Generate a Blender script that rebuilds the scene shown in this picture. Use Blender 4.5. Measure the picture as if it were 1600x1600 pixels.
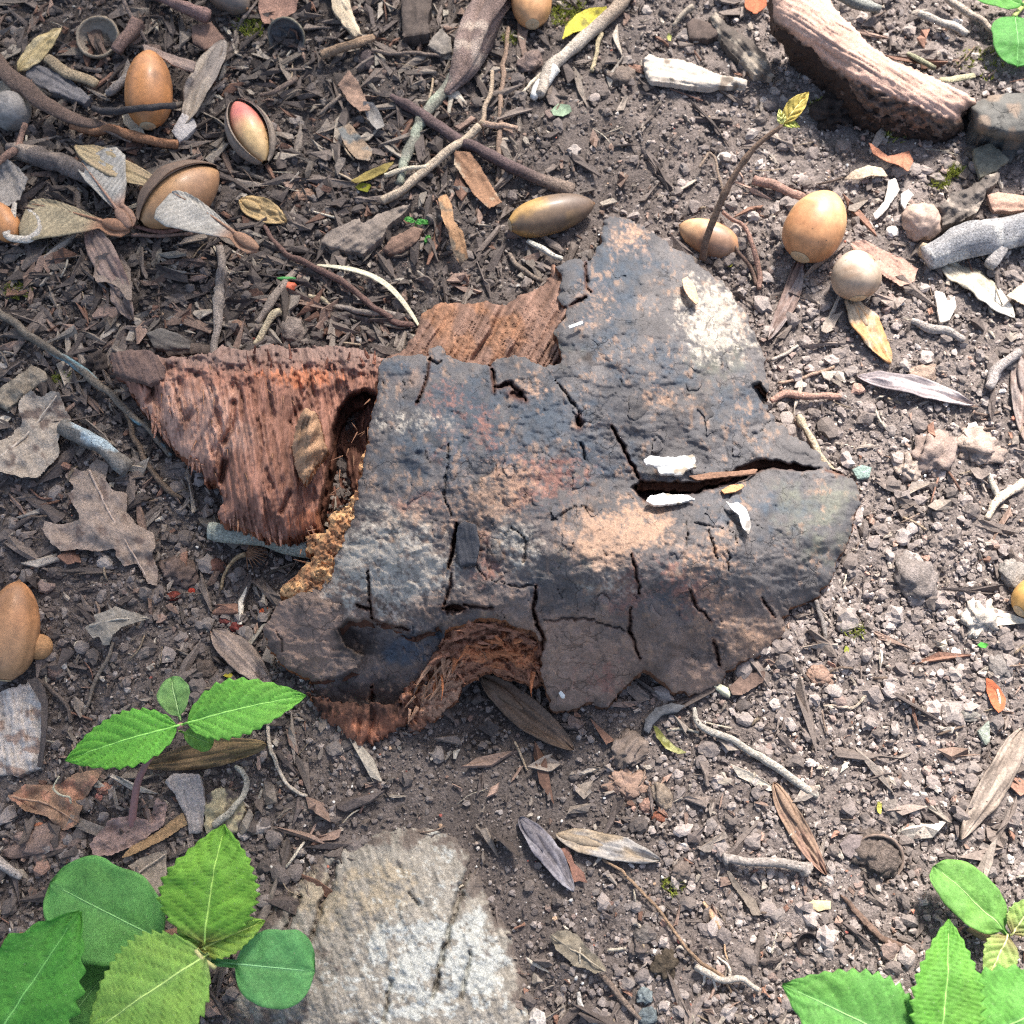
import bpy, math, random
import numpy as np
from mathutils import Vector

# ------------------------------------------------------------------ camera, light, exposure
for o in list(bpy.data.objects):
    bpy.data.objects.remove(o)
SC = bpy.context.scene
COL = SC.collection
TILT = math.radians(22.0)
FPX = 800.0 / math.tan(math.radians(22.5))      # focal length in photo pixels (photo is 1600 wide)
DIST = 0.483                                    # metres from lens to the middle of the ground in view
CAM = np.array([0.0, -DIST * math.sin(TILT), DIST * math.cos(TILT)])
FWD = np.array([0.0, math.sin(TILT), -math.cos(TILT)])
UPV = np.array([0.0, math.cos(TILT), math.sin(TILT)])
cd = bpy.data.cameras.new('camera')
cam = bpy.data.objects.new('camera', cd)
COL.objects.link(cam)
cam.location = CAM
cam.rotation_euler = (TILT, 0, 0)
cd.sensor_width = 36.0
cd.angle = math.radians(45.0)
cd.clip_start = 0.01
cd.clip_end = 200.0
cd.dof.use_dof = True
cd.dof.focus_distance = 0.455
cd.dof.aperture_fstop = 20.0
SC.camera = cam

SUN_DIR = Vector((0.20, 0.67, 0.86)).normalized()
SUN_EL = math.asin(SUN_DIR.z)
SUN_AZ = math.atan2(SUN_DIR.x, SUN_DIR.y)
world = bpy.data.worlds.new('World')
SC.world = world
world.use_nodes = True
wn = world.node_tree.nodes
wl = world.node_tree.links
sky = wn.new('ShaderNodeTexSky')
sky.sky_type = 'NISHITA'
sky.sun_disc = False
sky.sun_elevation = SUN_EL
sky.sun_rotation = SUN_AZ
sky.air_density = 1.0
sky.dust_density = 4.0
sky.ozone_density = 1.0
wl.new(sky.outputs[0], wn['Background'].inputs[0])
wn['Background'].inputs[1].default_value = 0.15
ld = bpy.data.lights.new('sun', 'SUN')
ld.energy = 5.0
ld.angle = math.radians(10.0)
ld.color = (1.0, 0.96, 0.91)
sun = bpy.data.objects.new('sun', ld)
COL.objects.link(sun)
sun.rotation_euler = SUN_DIR.to_track_quat('Z', 'Y').to_euler()
sun.location = SUN_DIR * 4
SC.view_settings.view_transform = 'Standard'
SC.view_settings.look = 'None'
SC.view_settings.gamma = 1.0
SC.view_settings.exposure = 1.0
SC.view_settings.use_curve_mapping = False
SC.render.engine = 'CYCLES'
SC.cycles.use_denoising = False
SC.cycles.filter_width = 1.15
SC.cycles.max_bounces = 5
SC.cycles.diffuse_bounces = 3
SC.cycles.glossy_bounces = 2
SC.cycles.transmission_bounces = 3

random.seed(7)
RNG = np.random.default_rng(11)

# ------------------------------------------------------------------ helpers
def lin(r, g, b):
    f = lambda c: (c / 255.0) / 12.92 if c <= 10 else (((c / 255.0) + 0.055) / 1.055) ** 2.4
    return np.array([f(r), f(g), f(b)])

def _hash(ix, iy, seed):
    h = (ix.astype(np.int64) * 374761393 + iy.astype(np.int64) * 668265263 + seed * 1274126177) & 0xFFFFFFFF
    h = ((h ^ (h >> 13)) * 1103515245) & 0xFFFFFFFF
    h = (h ^ (h >> 16)) & 0xFFFFFF
    return h / float(0xFFFFFF)

def vn(x, y, seed=0):
    x = np.asarray(x, float); y = np.asarray(y, float)
    x, y = np.broadcast_arrays(x, y)
    ix = np.floor(x); iy = np.floor(y)
    fx = x - ix; fy = y - iy
    fx = fx * fx * fx * (fx * (fx * 6 - 15) + 10); fy = fy * fy * fy * (fy * (fy * 6 - 15) + 10)
    ix = ix.astype(np.int64); iy = iy.astype(np.int64)
    a = _hash(ix, iy, seed); b = _hash(ix + 1, iy, seed)
    c = _hash(ix, iy + 1, seed); d = _hash(ix + 1, iy + 1, seed)
    return (a * (1 - fx) + b * fx) * (1 - fy) + (c * (1 - fx) + d * fx) * fy

def fbm(x, y, seed=0, octv=4, gain=0.5):
    s = 0.0; a = 1.0; t = 0.0; k = 1.0
    for i in range(octv):
        s = s + a * vn(np.asarray(x) * k + 17.3 * i, np.asarray(y) * k - 9.1 * i, seed + i)
        t += a; a *= gain; k *= 2.03
    return s / t

def sstep(a, b, x):
    t = np.clip((x - a) / (b - a), 0, 1)
    return t * t * (3 - 2 * t)

def W(px, py, z=0.0):
    """point of the place at height z (m) that is seen at photo pixel (px, py)"""
    px = np.asarray(px, float); py = np.asarray(py, float); z = np.asarray(z, float)
    px, py, z = np.broadcast_arrays(px, py, z)
    dx = (px - 800.0) / FPX; dy = (800.0 - py) / FPX
    D = np.stack([dx, FWD[1] + UPV[1] * dy, FWD[2] + UPV[2] * dy], -1)
    s = (z - CAM[2]) / D[..., 2]
    return CAM + D * s[..., None]

def mpp(P):
    """metres per photo pixel at a point"""
    return ((np.asarray(P) - CAM) @ FWD) / FPX

def to_px(P):
    q = np.asarray(P) - CAM
    d = q @ FWD
    return 800 + q[..., 0] / d * FPX, 800 - (q @ UPV) / d * FPX

def gz(x, y):
    """ground height, without the finest grain"""
    return 0.0055 * (fbm(x * 11 + 3, y * 11 + 5, 21, 3) - 0.5) * 2 + 0.0022 * (fbm(x * 55, y * 55, 31, 3) - 0.5) * 2

def G(px, py, off=0.0):
    z = np.zeros(np.broadcast(np.asarray(px, float), np.asarray(py, float), np.asarray(off, float)).shape)
    for i in range(4):
        P = W(px, py, z)
        z = gz(P[..., 0], P[..., 1]) + off
    return W(px, py, z)

def tps(pts):
    P = np.array([[a, b] for a, b, c in pts], float) / 400.0
    v = np.array([c for a, b, c in pts], float)
    n = len(P)
    r2 = ((P[:, None] - P[None]) ** 2).sum(-1)
    K = 0.5 * r2 * np.log(r2 + 1e-9) + np.eye(n) * 0.004
    A = np.zeros((n + 3, n + 3)); A[:n, :n] = K; A[:n, n] = 1; A[:n, n + 1:] = P
    A[n, :n] = 1; A[n + 1:, :n] = P.T
    w = np.linalg.solve(A, np.concatenate([v, [0, 0, 0]]))
    def f(px, py):
        x = np.asarray(px, float) / 400.0; y = np.asarray(py, float) / 400.0
        out = w[n] + w[n + 1] * x + w[n + 2] * y
        for i in range(n):
            r = (x - P[i, 0]) ** 2 + (y - P[i, 1]) ** 2
            out = out + w[i] * 0.5 * r * np.log(r + 1e-9)
        return out * 0.001
    return f

KEEP = np.zeros((420, 420), bool)               # 4-pixel cells already covered by a thing (-10..410)
def keep_px(px, py):
    i = np.clip((np.asarray(py) / 4 + 10).astype(int), 0, 419); j = np.clip((np.asarray(px) / 4 + 10).astype(int), 0, 419)
    KEEP[i, j] = True

def tag(o, label=None, cat=None, group=None, kind=None):
    if label: o['label'] = label
    if cat: o['category'] = cat
    if group: o['group'] = group
    if kind: o['kind'] = kind
    return o

def empty(name, loc, label=None, cat=None, group=None):
    o = bpy.data.objects.new(name, None)
    COL.objects.link(o)
    o.location = Vector([float(c) for c in loc])
    o.empty_display_size = 0.01
    return tag(o, label, cat, group)

def mk(name, V, F, col, mat, parent=None, smooth=True, keep=False):
    """one mesh object; F is a list of index arrays (quads or triangles)"""
    V = np.asarray(V, float)
    if parent is not None:
        loc = np.array(parent.location) if parent.parent is None else np.array(parent.location) + np.array(parent.parent.location)
    else:
        loc = np.array([(V[:, 0].min() + V[:, 0].max()) / 2, (V[:, 1].min() + V[:, 1].max()) / 2, V[:, 2].min()])
    me = bpy.data.meshes.new(name)
    F = [np.asarray(f, np.int32) for f in F if len(f)]
    nl = sum(f.size for f in F); nf = sum(len(f) for f in F)
    me.vertices.add(len(V)); me.loops.add(nl); me.polygons.add(nf)
    me.vertices.foreach_set('co', (V - loc).astype(np.float32).ravel())
    me.loops.foreach_set('vertex_index', np.concatenate([f.ravel() for f in F]))
    st = np.concatenate([np.full(len(f), f.shape[1]) for f in F])
    me.polygons.foreach_set('loop_start', np.concatenate([[0], np.cumsum(st)[:-1]]).astype(np.int32))
    me.polygons.foreach_set('use_smooth', np.full(nf, smooth))
    ca = me.color_attributes.new('Col', 'FLOAT_COLOR', 'POINT')
    col = np.asarray(col, float)
    if col.ndim == 1: col = np.tile(col, (len(V), 1))
    rgba = np.ones((len(V), 4), np.float32); rgba[:, :3] = np.clip(col, 0.002, 0.95)
    ca.data.foreach_set('color', rgba.ravel())
    me.update(calc_edges=True)
    me.validate()
    me.materials.append(mat)
    o = bpy.data.objects.new(name, me)
    COL.objects.link(o)
    if parent is not None:
        o.parent = parent
    else:
        o.location = Vector([float(c) for c in loc])
    if keep:
        a, b = to_px(V); keep_px(a, b)
    return o

# ------------------------------------------------------------------ materials
def mat(name, rough=0.85, nscale=900.0, var=0.35, bump=0.5, bdist=0.0006, spec=0.3, coat=0.0, transl=0.0, speck=None, stretch=None, bscale=None, craze=None):
    m = bpy.data.materials.new(name); m.use_nodes = True
    n = m.node_tree.nodes; l = m.node_tree.links
    b = n['Principled BSDF']
    at = n.new('ShaderNodeAttribute'); at.attribute_name = 'Col'
    tc = n.new('ShaderNodeTexCoord')
    src = tc.outputs['Object']
    if stretch:
        mp = n.new('ShaderNodeMapping'); mp.inputs['Scale'].default_value = stretch
        l.new(src, mp.inputs[0]); src = mp.outputs[0]
    nz = n.new('ShaderNodeTexNoise'); nz.inputs['Scale'].default_value = nscale
    nz.inputs['Detail'].default_value = 5.0; nz.inputs['Roughness'].default_value = 0.65
    l.new(src, nz.inputs['Vector'])
    mr = n.new('ShaderNodeMapRange')
    mr.inputs[1].default_value = 0.3; mr.inputs[2].default_value = 0.7
    mr.inputs[3].default_value = 1.0 - var; mr.inputs[4].default_value = 1.0 + var
    l.new(nz.outputs[0], mr.inputs[0])
    mx = n.new('ShaderNodeMix'); mx.data_type = 'RGBA'; mx.blend_type = 'MULTIPLY'
    mx.inputs['Factor'].default_value = 1.0
    l.new(at.outputs['Color'], mx.inputs['A']); l.new(mr.outputs[0], mx.inputs['B'])
    cout = mx.outputs['Result']
    if speck:
        scol, sscale, thr = speck
        n2 = n.new('ShaderNodeTexNoise'); n2.inputs['Scale'].default_value = sscale; n2.inputs['Detail'].default_value = 3.0
        l.new(tc.outputs['Object'], n2.inputs['Vector'])
        r2 = n.new('ShaderNodeMapRange'); r2.inputs[1].default_value = thr; r2.inputs[2].default_value = thr + 0.05
        l.new(n2.outputs[0], r2.inputs[0])
        m2 = n.new('ShaderNodeMix'); m2.data_type = 'RGBA'
        l.new(r2.outputs[0], m2.inputs['Factor']); l.new(cout, m2.inputs['A']); m2.inputs['B'].default_value = (*scol, 1)
        cout = m2.outputs['Result']
    l.new(cout, b.inputs['Base Color'])
    vline = None
    if craze:
        n3 = n.new('ShaderNodeTexNoise'); n3.inputs['Scale'].default_value = craze[0] * 1.6; n3.inputs['Detail'].default_value = 4.0
        l.new(tc.outputs['Object'], n3.inputs['Vector'])
        va = n.new('ShaderNodeVectorMath'); va.operation = 'MULTIPLY_ADD'
        l.new(n3.outputs['Color'], va.inputs[0]); va.inputs[1].default_value = (craze[1],) * 3; l.new(tc.outputs['Object'], va.inputs[2])
        vo = n.new('ShaderNodeTexVoronoi'); vo.feature = 'DISTANCE_TO_EDGE'; vo.inputs['Scale'].default_value = craze[0]
        l.new(va.outputs[0], vo.inputs['Vector'])
        n4 = n.new('ShaderNodeTexNoise'); n4.inputs['Scale'].default_value = craze[0] * .55; n4.inputs['Detail'].default_value = 2.0
        l.new(tc.outputs['Object'], n4.inputs['Vector'])
        wd = n.new('ShaderNodeMapRange'); wd.inputs[1].default_value = .52; wd.inputs[2].default_value = .74; wd.inputs[3].default_value = .004; wd.inputs[4].default_value = .07
        l.new(n4.outputs[0], wd.inputs[0])
        vr = n.new('ShaderNodeMapRange'); vr.inputs[1].default_value = 0.0; l.new(wd.outputs[0], vr.inputs[2]); vr.inputs[3].default_value = 0.0; vr.inputs[4].default_value = 1.0
        l.new(vo.outputs['Distance'], vr.inputs[0]); vline = vr.outputs[0]
        m3 = n.new('ShaderNodeMix'); m3.data_type = 'RGBA'; m3.blend_type = 'MULTIPLY'; m3.inputs['Factor'].default_value = craze[2]
        l.new(cout, m3.inputs['A']); l.new(vline, m3.inputs['B']); cout = m3.outputs['Result']; l.new(cout, b.inputs['Base Color'])
    b.inputs['Roughness'].default_value = rough
    b.inputs['Specular IOR Level'].default_value = spec
    if coat:
        b.inputs['Coat Weight'].default_value = coat; b.inputs['Coat Roughness'].default_value = 0.25
    if bump:
        nb = n.new('ShaderNodeTexNoise'); nb.inputs['Scale'].default_value = bscale or nscale * 1.3
        nb.inputs['Detail'].default_value = 6.0; nb.inputs['Roughness'].default_value = 0.7
        l.new(src, nb.inputs['Vector'])
        bp = n.new('ShaderNodeBump'); bp.inputs['Strength'].default_value = bump; bp.inputs['Distance'].default_value = bdist
        hs = nb.outputs[0]
        if vline is not None:
            ad = n.new('ShaderNodeMath'); ad.operation = 'MULTIPLY_ADD'; ad.inputs[1].default_value = 1.2
            l.new(vline, ad.inputs[0]); l.new(hs, ad.inputs[2]); hs = ad.outputs[0]
        l.new(hs, bp.inputs['Height']); l.new(bp.outputs[0], b.inputs['Normal'])
    if transl:
        tr = n.new('ShaderNodeBsdfTranslucent'); l.new(cout, tr.inputs['Color'])
        ms = n.new('ShaderNodeMixShader'); ms.inputs[0].default_value = transl
        l.new(b.outputs[0], ms.inputs[1]); l.new(tr.outputs[0], ms.inputs[2])
        l.new(ms.outputs[0], n['Material Output'].inputs['Surface'])
    return m

M = {}
M['soil'] = mat('soil', 0.95, 1100, 0.5, 1.0, 0.0015, 0.15, bscale=900)
M['crumb'] = mat('soil_crumb', 0.92, 1500, 0.4, 0.8, 0.0005, 0.2)
M['bark'] = mat('weathered_bark', 0.8, 1900, 0.36, 0.6, 0.0005, 0.25, bscale=2400, craze=(95, 0.012, 0.45))
M['fibre'] = mat('rotten_wood', 0.88, 1700, 0.42, 0.8, 0.0006, 0.2)
M['grain'] = mat('rotten_wood_grain', 0.88, 1500, 0.3, 0.55, 0.0006, 0.2, stretch=(1.0, 0.08, 0.4))
M['grain2'] = mat('split_wood', 0.88, 1500, 0.35, 0.6, 0.0006, 0.2)
M['wood'] = mat('grey_wood', 0.85, 1400, 0.4, 0.7, 0.0005, 0.25)
M['twig'] = mat('twig_bark', 0.85, 1100, 0.55, 1.0, 0.0009, 0.25, speck=((0.05, 0.04, 0.035), 900, 0.66))
M['dead'] = mat('dead_leaf', 0.72, 900, 0.38, 0.7, 0.0006, 0.3, transl=0.12, speck=((0.06, 0.045, 0.035), 700, 0.69))
M['key'] = mat('seed_wing', 0.62, 1100, 0.4, 0.6, 0.0004, 0.35, transl=0.08, speck=((0.06, 0.045, 0.035), 800, 0.70))
M['green'] = mat('green_leaf', 0.6, 700, 0.22, 0.6, 0.0005, 0.35, transl=0.38, speck=((0.36, 0.50, 0.24), 1700, 0.68))
M['stem'] = mat('stem', 0.55, 900, 0.2, 0.3, 0.0003, 0.4)
M['acorn'] = mat('acorn_shell', 0.5, 330, 0.24, 0.2, 0.0003, 0.4, coat=0.15, speck=((0.06, 0.04, 0.025), 420, 0.71))
M['gall'] = mat('gall', 0.75, 900, 0.3, 0.5, 0.0004, 0.3)
M['husk'] = mat('husk', 0.6, 700, 0.3, 0.4, 0.0004, 0.4)
M['stone'] = mat('stone', 0.9, 1100, 0.45, 1.0, 0.0010, 0.2)
M['pale'] = mat('pale_splinter', 0.8, 1500, 0.2, 0.6, 0.0004, 0.3)
M['root'] = mat('weathered_root', 0.9, 1500, 0.4, 0.8, 0.0006, 0.2, bscale=1800)
M['moss'] = mat('moss', 0.85, 900, 0.3, 0.0, 0.0003, 0.2, transl=0.2)

# ------------------------------------------------------------------ shape builders
def densify(poly, step):
    P = np.array(poly, float); out = []
    for i in range(len(P)):
        a = P[i]; b = P[(i + 1) % len(P)]
        k = max(1, int(np.hypot(*(b - a)) / step))
        for j in range(k): out.append(a + (b - a) * j / k)
    return np.array(out)

def seg_dist(px, py, line):
    px = np.asarray(px, float); py = np.asarray(py, float)
    d = np.full(px.shape, 1e9)
    for (x0, y0), (x1, y1) in zip(line[:-1], line[1:]):
        vx, vy = x1 - x0, y1 - y0
        t = np.clip(((px - x0) * vx + (py - y0) * vy) / (vx * vx + vy * vy + 1e-9), 0, 1)
        d = np.minimum(d, np.hypot(px - x0 - t * vx, py - y0 - t * vy))
    return d

def seg_dist_t(px, py, line):
    """distance to a polyline and the place along it (0..1)"""
    d = np.full(px.shape, 1e9); tt = np.zeros(px.shape)
    L = [math.hypot(b[0] - a[0], b[1] - a[1]) for a, b in zip(line[:-1], line[1:])]; tot = sum(L); acc = 0.0
    for (x0, y0), (x1, y1), l in zip(line[:-1], line[1:], L):
        vx, vy = x1 - x0, y1 - y0
        t = np.clip(((px - x0) * vx + (py - y0) * vy) / (vx * vx + vy * vy + 1e-9), 0, 1)
        q = np.hypot(px - x0 - t * vx, py - y0 - t * vy)
        m = q < d; d = np.where(m, q, d); tt = np.where(m, (acc + t * l) / tot, tt); acc += l
    return d, tt

def inside(poly, gx, gy):
    """even-odd test of grid gx (columns), gy (rows)"""
    m = np.zeros((len(gy), len(gx)), bool)
    P = np.asarray(poly, float)
    for i in range(len(P)):
        x0, y0 = P[i]; x1, y1 = P[(i + 1) % len(P)]
        if y0 == y1: continue
        lo, hi = (y0, y1) if y0 < y1 else (y1, y0)
        r0 = np.searchsorted(gy, lo, 'left'); r1 = np.searchsorted(gy, hi, 'left')
        for r in range(r0, r1):
            xc = x0 + (gy[r] - y0) / (y1 - y0) * (x1 - x0)
            m[r, :np.searchsorted(gx, xc, 'left')] ^= True
    return m

def pin(poly, px, py):
    px = np.asarray(px, float); py = np.asarray(py, float)
    m = np.zeros(px.shape, bool); P = np.asarray(poly, float)
    for i in range(len(P)):
        x0, y0 = P[i]; x1, y1 = P[(i + 1) % len(P)]
        if y0 == y1: continue
        c = ((y0 > py) != (y1 > py)) & (px < (x1 - x0) * (py - y0) / (y1 - y0) + x0)
        m ^= c
    return m

def slab(name, poly, pos, thick, step, col, material, parent=None, rag=2.0, seed=1, rows=2, rim=None, rimcol=None, keep=False, smooth=True, ragscale=9.0, under=None):
    """a solid piece whose outline is poly; pos(px,py,sd) gives the upper surface, thick (m) its depth"""
    Q = densify(poly, step * 0.6)
    t = np.arange(len(Q))
    ang_x = (fbm(Q[:, 0] / ragscale, Q[:, 1] / ragscale, seed + 50, 3) - 0.5) * 2 * rag
    ang_y = (fbm(Q[:, 0] / ragscale + 40, Q[:, 1] / ragscale, seed + 60, 3) - 0.5) * 2 * rag
    Q = Q + np.stack([ang_x, ang_y], -1)
    x0, y0 = Q.min(0) - 2 * step; x1, y1 = Q.max(0) + 2 * step
    gx = np.arange(x0, x1 + step, step); gy = np.arange(y0, y1 + step, step)
    ins = inside(Q, gx, gy)
    qi = ins[:-1, :-1] | ins[1:, :-1] | ins[:-1, 1:] | ins[1:, 1:]
    cnt = ins[:-1, :-1].astype(int) + ins[1:, :-1] + ins[:-1, 1:] + ins[1:, 1:]
    qi &= cnt >= 2
    used = np.zeros(ins.shape, bool)
    used[:-1, :-1] |= qi; used[1:, :-1] |= qi; used[:-1, 1:] |= qi; used[1:, 1:] |= qi
    idx = -np.ones(ins.shape, int); idx[used] = np.arange(used.sum())
    X, Y = np.meshgrid(gx, gy)
    px = X[used].copy(); py = Y[used].copy()
    out = ~ins[used]
    oi = np.where(out)[0]
    for k in range(0, len(oi), 2000):
        ii = oi[k:k + 2000]
        d = (px[ii, None] - Q[None, :, 0]) ** 2 + (py[ii, None] - Q[None, :, 1]) ** 2
        j = d.argmin(1); px[ii] = Q[j, 0]; py[ii] = Q[j, 1]
    sd = np.zeros(len(px))
    Qc = Q[::max(1, len(Q) // 500)]
    for k in range(0, len(px), 20000):
        d = (px[k:k + 20000, None] - Qc[None, :, 0]) ** 2 + (py[k:k + 20000, None] - Qc[None, :, 1]) ** 2
        sd[k:k + 20000] = np.sqrt(d.min(1))
    sd[oi] = 0
    V = pos(px, py, sd)
    C = col(px, py, sd) if callable(col) else np.tile(np.asarray(col, float), (len(px), 1))
    N = len(px)
    a = idx[:-1, :-1][qi]; b = idx[:-1, 1:][qi]; c = idx[1:, 1:][qi]; d = idx[1:, :-1][qi]
    top = np.stack([a, d, c, b], -1)
    th = thick(px, py, sd) if callable(thick) else np.full(N, thick)
    Vb = V.copy(); Vb[:, 2] -= th
    bot = top[:, ::-1] + N
    E = np.concatenate([top[:, [0, 1]], top[:, [1, 2]], top[:, [2, 3]], top[:, [3, 0]]])
    key = np.minimum(E[:, 0], E[:, 1]).astype(np.int64) * (N + 1) + np.maximum(E[:, 0], E[:, 1])
    uq, first, cn = np.unique(key, return_index=True, return_counts=True)
    B = E[first[cn == 1]]
    bv = np.unique(B)
    rmap = -np.ones(N, int); rmap[bv] = np.arange(len(bv))
    nb = len(bv)
    RV = []; RC = []
    cx, cy = V[:, 0].mean(), V[:, 1].mean()
    outv = np.stack([V[bv, 0] - cx, V[bv, 1] - cy, 0 * bv], -1); outv /= np.linalg.norm(outv, axis=1, keepdims=True) + 1e-9
    for r in range(rows + 1):
        f = r / rows
        Pv = V[bv] * (1 - f) + Vb[bv] * f
        if rim and 0 < r < rows:
            nz = (fbm(px[bv] / 3.0 + 31 * r, py[bv] / 3.0, seed + 7, 2) - 0.45) * 2
            Pv = Pv + outv * (rim * nz)[:, None]
        RV.append(Pv)
        cb = C[bv] if rimcol is None else (rimcol(px[bv], py[bv], f) if callable(rimcol) else np.tile(rimcol, (nb, 1)) * (0.75 + 0.5 * vn(px[bv] / 2.5, py[bv] / 2.5 + 9 * r, seed + 3))[:, None])
        RC.append(cb)
    Fr = []
    for r in range(rows):
        o0 = 2 * N + r * nb; o1 = o0 + nb
        Fr.append(np.stack([rmap[B[:, 1]] + o0, rmap[B[:, 0]] + o0, rmap[B[:, 0]] + o1, rmap[B[:, 1]] + o1], -1))
    VV = np.concatenate([V, Vb] + RV)
    CC = np.concatenate([C, C if under is None else np.tile(under, (N, 1))] + RC)
    o = mk(name, VV, [top, bot] + Fr, CC, material, parent, smooth)
    if keep: keep_px(px, py)
    return o

def catmull(P, k):
    P = np.asarray(P, float); n = len(P)
    if n == 2:
        t = np.linspace(0, 1, k)[:, None]; return P[0] * (1 - t) + P[1] * t
    A = np.concatenate([[2 * P[0] - P[1]], P, [2 * P[-1] - P[-2]]])
    s = np.linspace(0, n - 1 - 1e-6, k); i = s.astype(int); t = (s - i)[:, None]
    p0, p1, p2, p3 = A[i], A[i + 1], A[i + 2], A[i + 3]
    return 0.5 * (2 * p1 + (p2 - p0) * t + (2 * p0 - 5 * p1 + 4 * p2 - p3) * t ** 2 + (3 * p1 - p0 - 3 * p2 + p3) * t ** 3)

def tube_geo(P, R, seg=9, seed=1, rough=0.12, flat=1.0, knobs=(), longi=0.0, kink=0.0):
    P = np.asarray(P, float); k = len(P)
    R = np.asarray(R, float)
    if kink:
        L0 = np.concatenate([[0], np.cumsum(np.linalg.norm(np.diff(P, axis=0), axis=1))]) / (R.mean() * 5 + 1e-9)
        P = P + kink * R[:, None] * np.stack([vn(L0, L0 * 0 + q, seed + q) - .5 for q in (1, 2, 3)], -1) * 2 * np.array([1, 1, .5])
    T = np.gradient(P, axis=0); T /= np.linalg.norm(T, axis=1, keepdims=True) + 1e-12
    up = np.array([0.0, 0.0, 1.0])
    S = np.cross(T, up); S /= np.linalg.norm(S, axis=1, keepdims=True) + 1e-9
    N = np.cross(S, T)
    a = np.linspace(0, 2 * np.pi, seg, endpoint=False)
    u = np.linspace(0, 1, k)
    L = np.linalg.norm(np.diff(P, axis=0), axis=1).sum()
    rr = R[:, None] * (1 + rough * 2 * (fbm(u[:, None] * L / (R.mean() * 1.5 + 1e-6) * 0.5, np.cos(a)[None] * 1.3 + 5, seed, 3) - 0.5)
                       + longi * 2 * (vn(np.tile(a * seg / 6.28, (k, 1)) * 1.0, u[:, None] * 3, seed + 5) - 0.5))
    for ku, kr in knobs:
        rr = rr * (1 + kr * np.exp(-((u - ku) / 0.03) ** 2))[:, None]
    V = P[:, None] + rr[..., None] * (np.cos(a)[None, :, None] * S[:, None] + flat * np.sin(a)[None, :, None] * N[:, None])
    V = V.reshape(-1, 3)
    i = np.arange(k - 1)[:, None] * seg; j = np.arange(seg)[None]; j2 = (j + 1) % seg
    F = np.stack([i + j, i + j2, i + seg + j2, i + seg + j], -1).reshape(-1, 4)
    n0 = len(V)
    V = np.concatenate([V, [P[0] - T[0] * R[0] * 0.25, P[-1] + T[-1] * R[-1] * 0.25]])
    jj = np.arange(seg); j2 = (jj + 1) % seg
    T1 = np.stack([j2, jj, np.full(seg, n0)], -1); T2 = np.stack([jj + (k - 1) * seg, j2 + (k - 1) * seg, np.full(seg, n0 + 1)], -1)
    uu = np.concatenate([np.repeat(u, seg), [0, 1]]); aa = np.concatenate([np.tile(a, k), [0, 0]])
    return V, [F, np.concatenate([T1, T2])], uu, aa, rr

def px_path(pts, base=0.0, fn=None):
    """pts: (px, py, height mm above what carries it)"""
    out = []
    for p in pts:
        h = (p[2] if len(p) > 2 else 0.0) * 0.001
        out.append(W(p[0], p[1], fn(p[0], p[1]) + h) if fn is not None else G(p[0], p[1], h + base))
    return np.array(out)

def twig(name, pts, rpx, color, label=None, cat='twig', group=None, parent=None, material=None, seg=9, seed=None, rough=0.14, flat=1.0,
         knobs=(), var=0.6, tipcol=None, longi=0.06, fn=None, lift=None, keepout=True, n=None, endcol=None, patch=None):
    seed = seed if seed is not None else (abs(hash(name)) % 97 if False else sum(map(ord, name)) + int(pts[0][0]))
    rp = np.atleast_1d(np.array(rpx, float))
    r0 = rp * 0.00025
    base = (r0.mean() * 0.7 if lift is None else lift)
    P = px_path(pts, base, fn)
    if fn is not None: P[:, 2] += base
    ln = sum(math.hypot(a[0] - b[0], a[1] - b[1]) for a, b in zip(pts[:-1], pts[1:]))
    k = n or int(np.clip(ln / 3.5, 10, 80))
    C = catmull(P, k)
    R = np.interp(np.linspace(0, 1, k), np.linspace(0, 1, len(rp)), rp) * mpp(C)
    V, F, u, a, rr = tube_geo(C, R, seg, seed, rough * 1.7, flat, knobs, longi * 2.2, .55)
    base_c = np.asarray(color, float)
    nz = .5 * fbm(u * k * 0.35, np.cos(a) * 1.5 + np.sin(a) * 0.7 + 8, seed + 2, 3) + .5 * fbm(u * k * .06, a * 1.6, seed + 6, 3)
    col = base_c[None] * (1 + var * 2 * (nz - 0.5))[:, None]
    if tipcol is not None:
        w = sstep(tipcol[1], tipcol[2], u)[:, None]; col = col * (1 - w) + np.asarray(tipcol[0])[None] * w
    if patch is not None:
        w = sstep(patch[1], patch[1] + 0.1, fbm(u * k * 0.12, a * 0.4, seed + 9, 2))[:, None]; col = col * (1 - w) + np.asarray(patch[0])[None] * w
    o = mk(name, V, F, col, material or M['twig'], parent)
    if label: tag(o, label, cat, group)
    if keepout: keep_px(*to_px(C))
    return o

def frame(B, T, roll=0.0, up=None):
    a = T - B; L = np.linalg.norm(a); a = a / L
    n = np.array([0.0, 0.0, 1.0]) if up is None else np.asarray(up, float)
    s = np.cross(a, n); s /= np.linalg.norm(s); n = np.cross(s, a)
    c, q = math.cos(roll), math.sin(roll)
    return a, s * c + n * q, n * c - s * q, L

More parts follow.
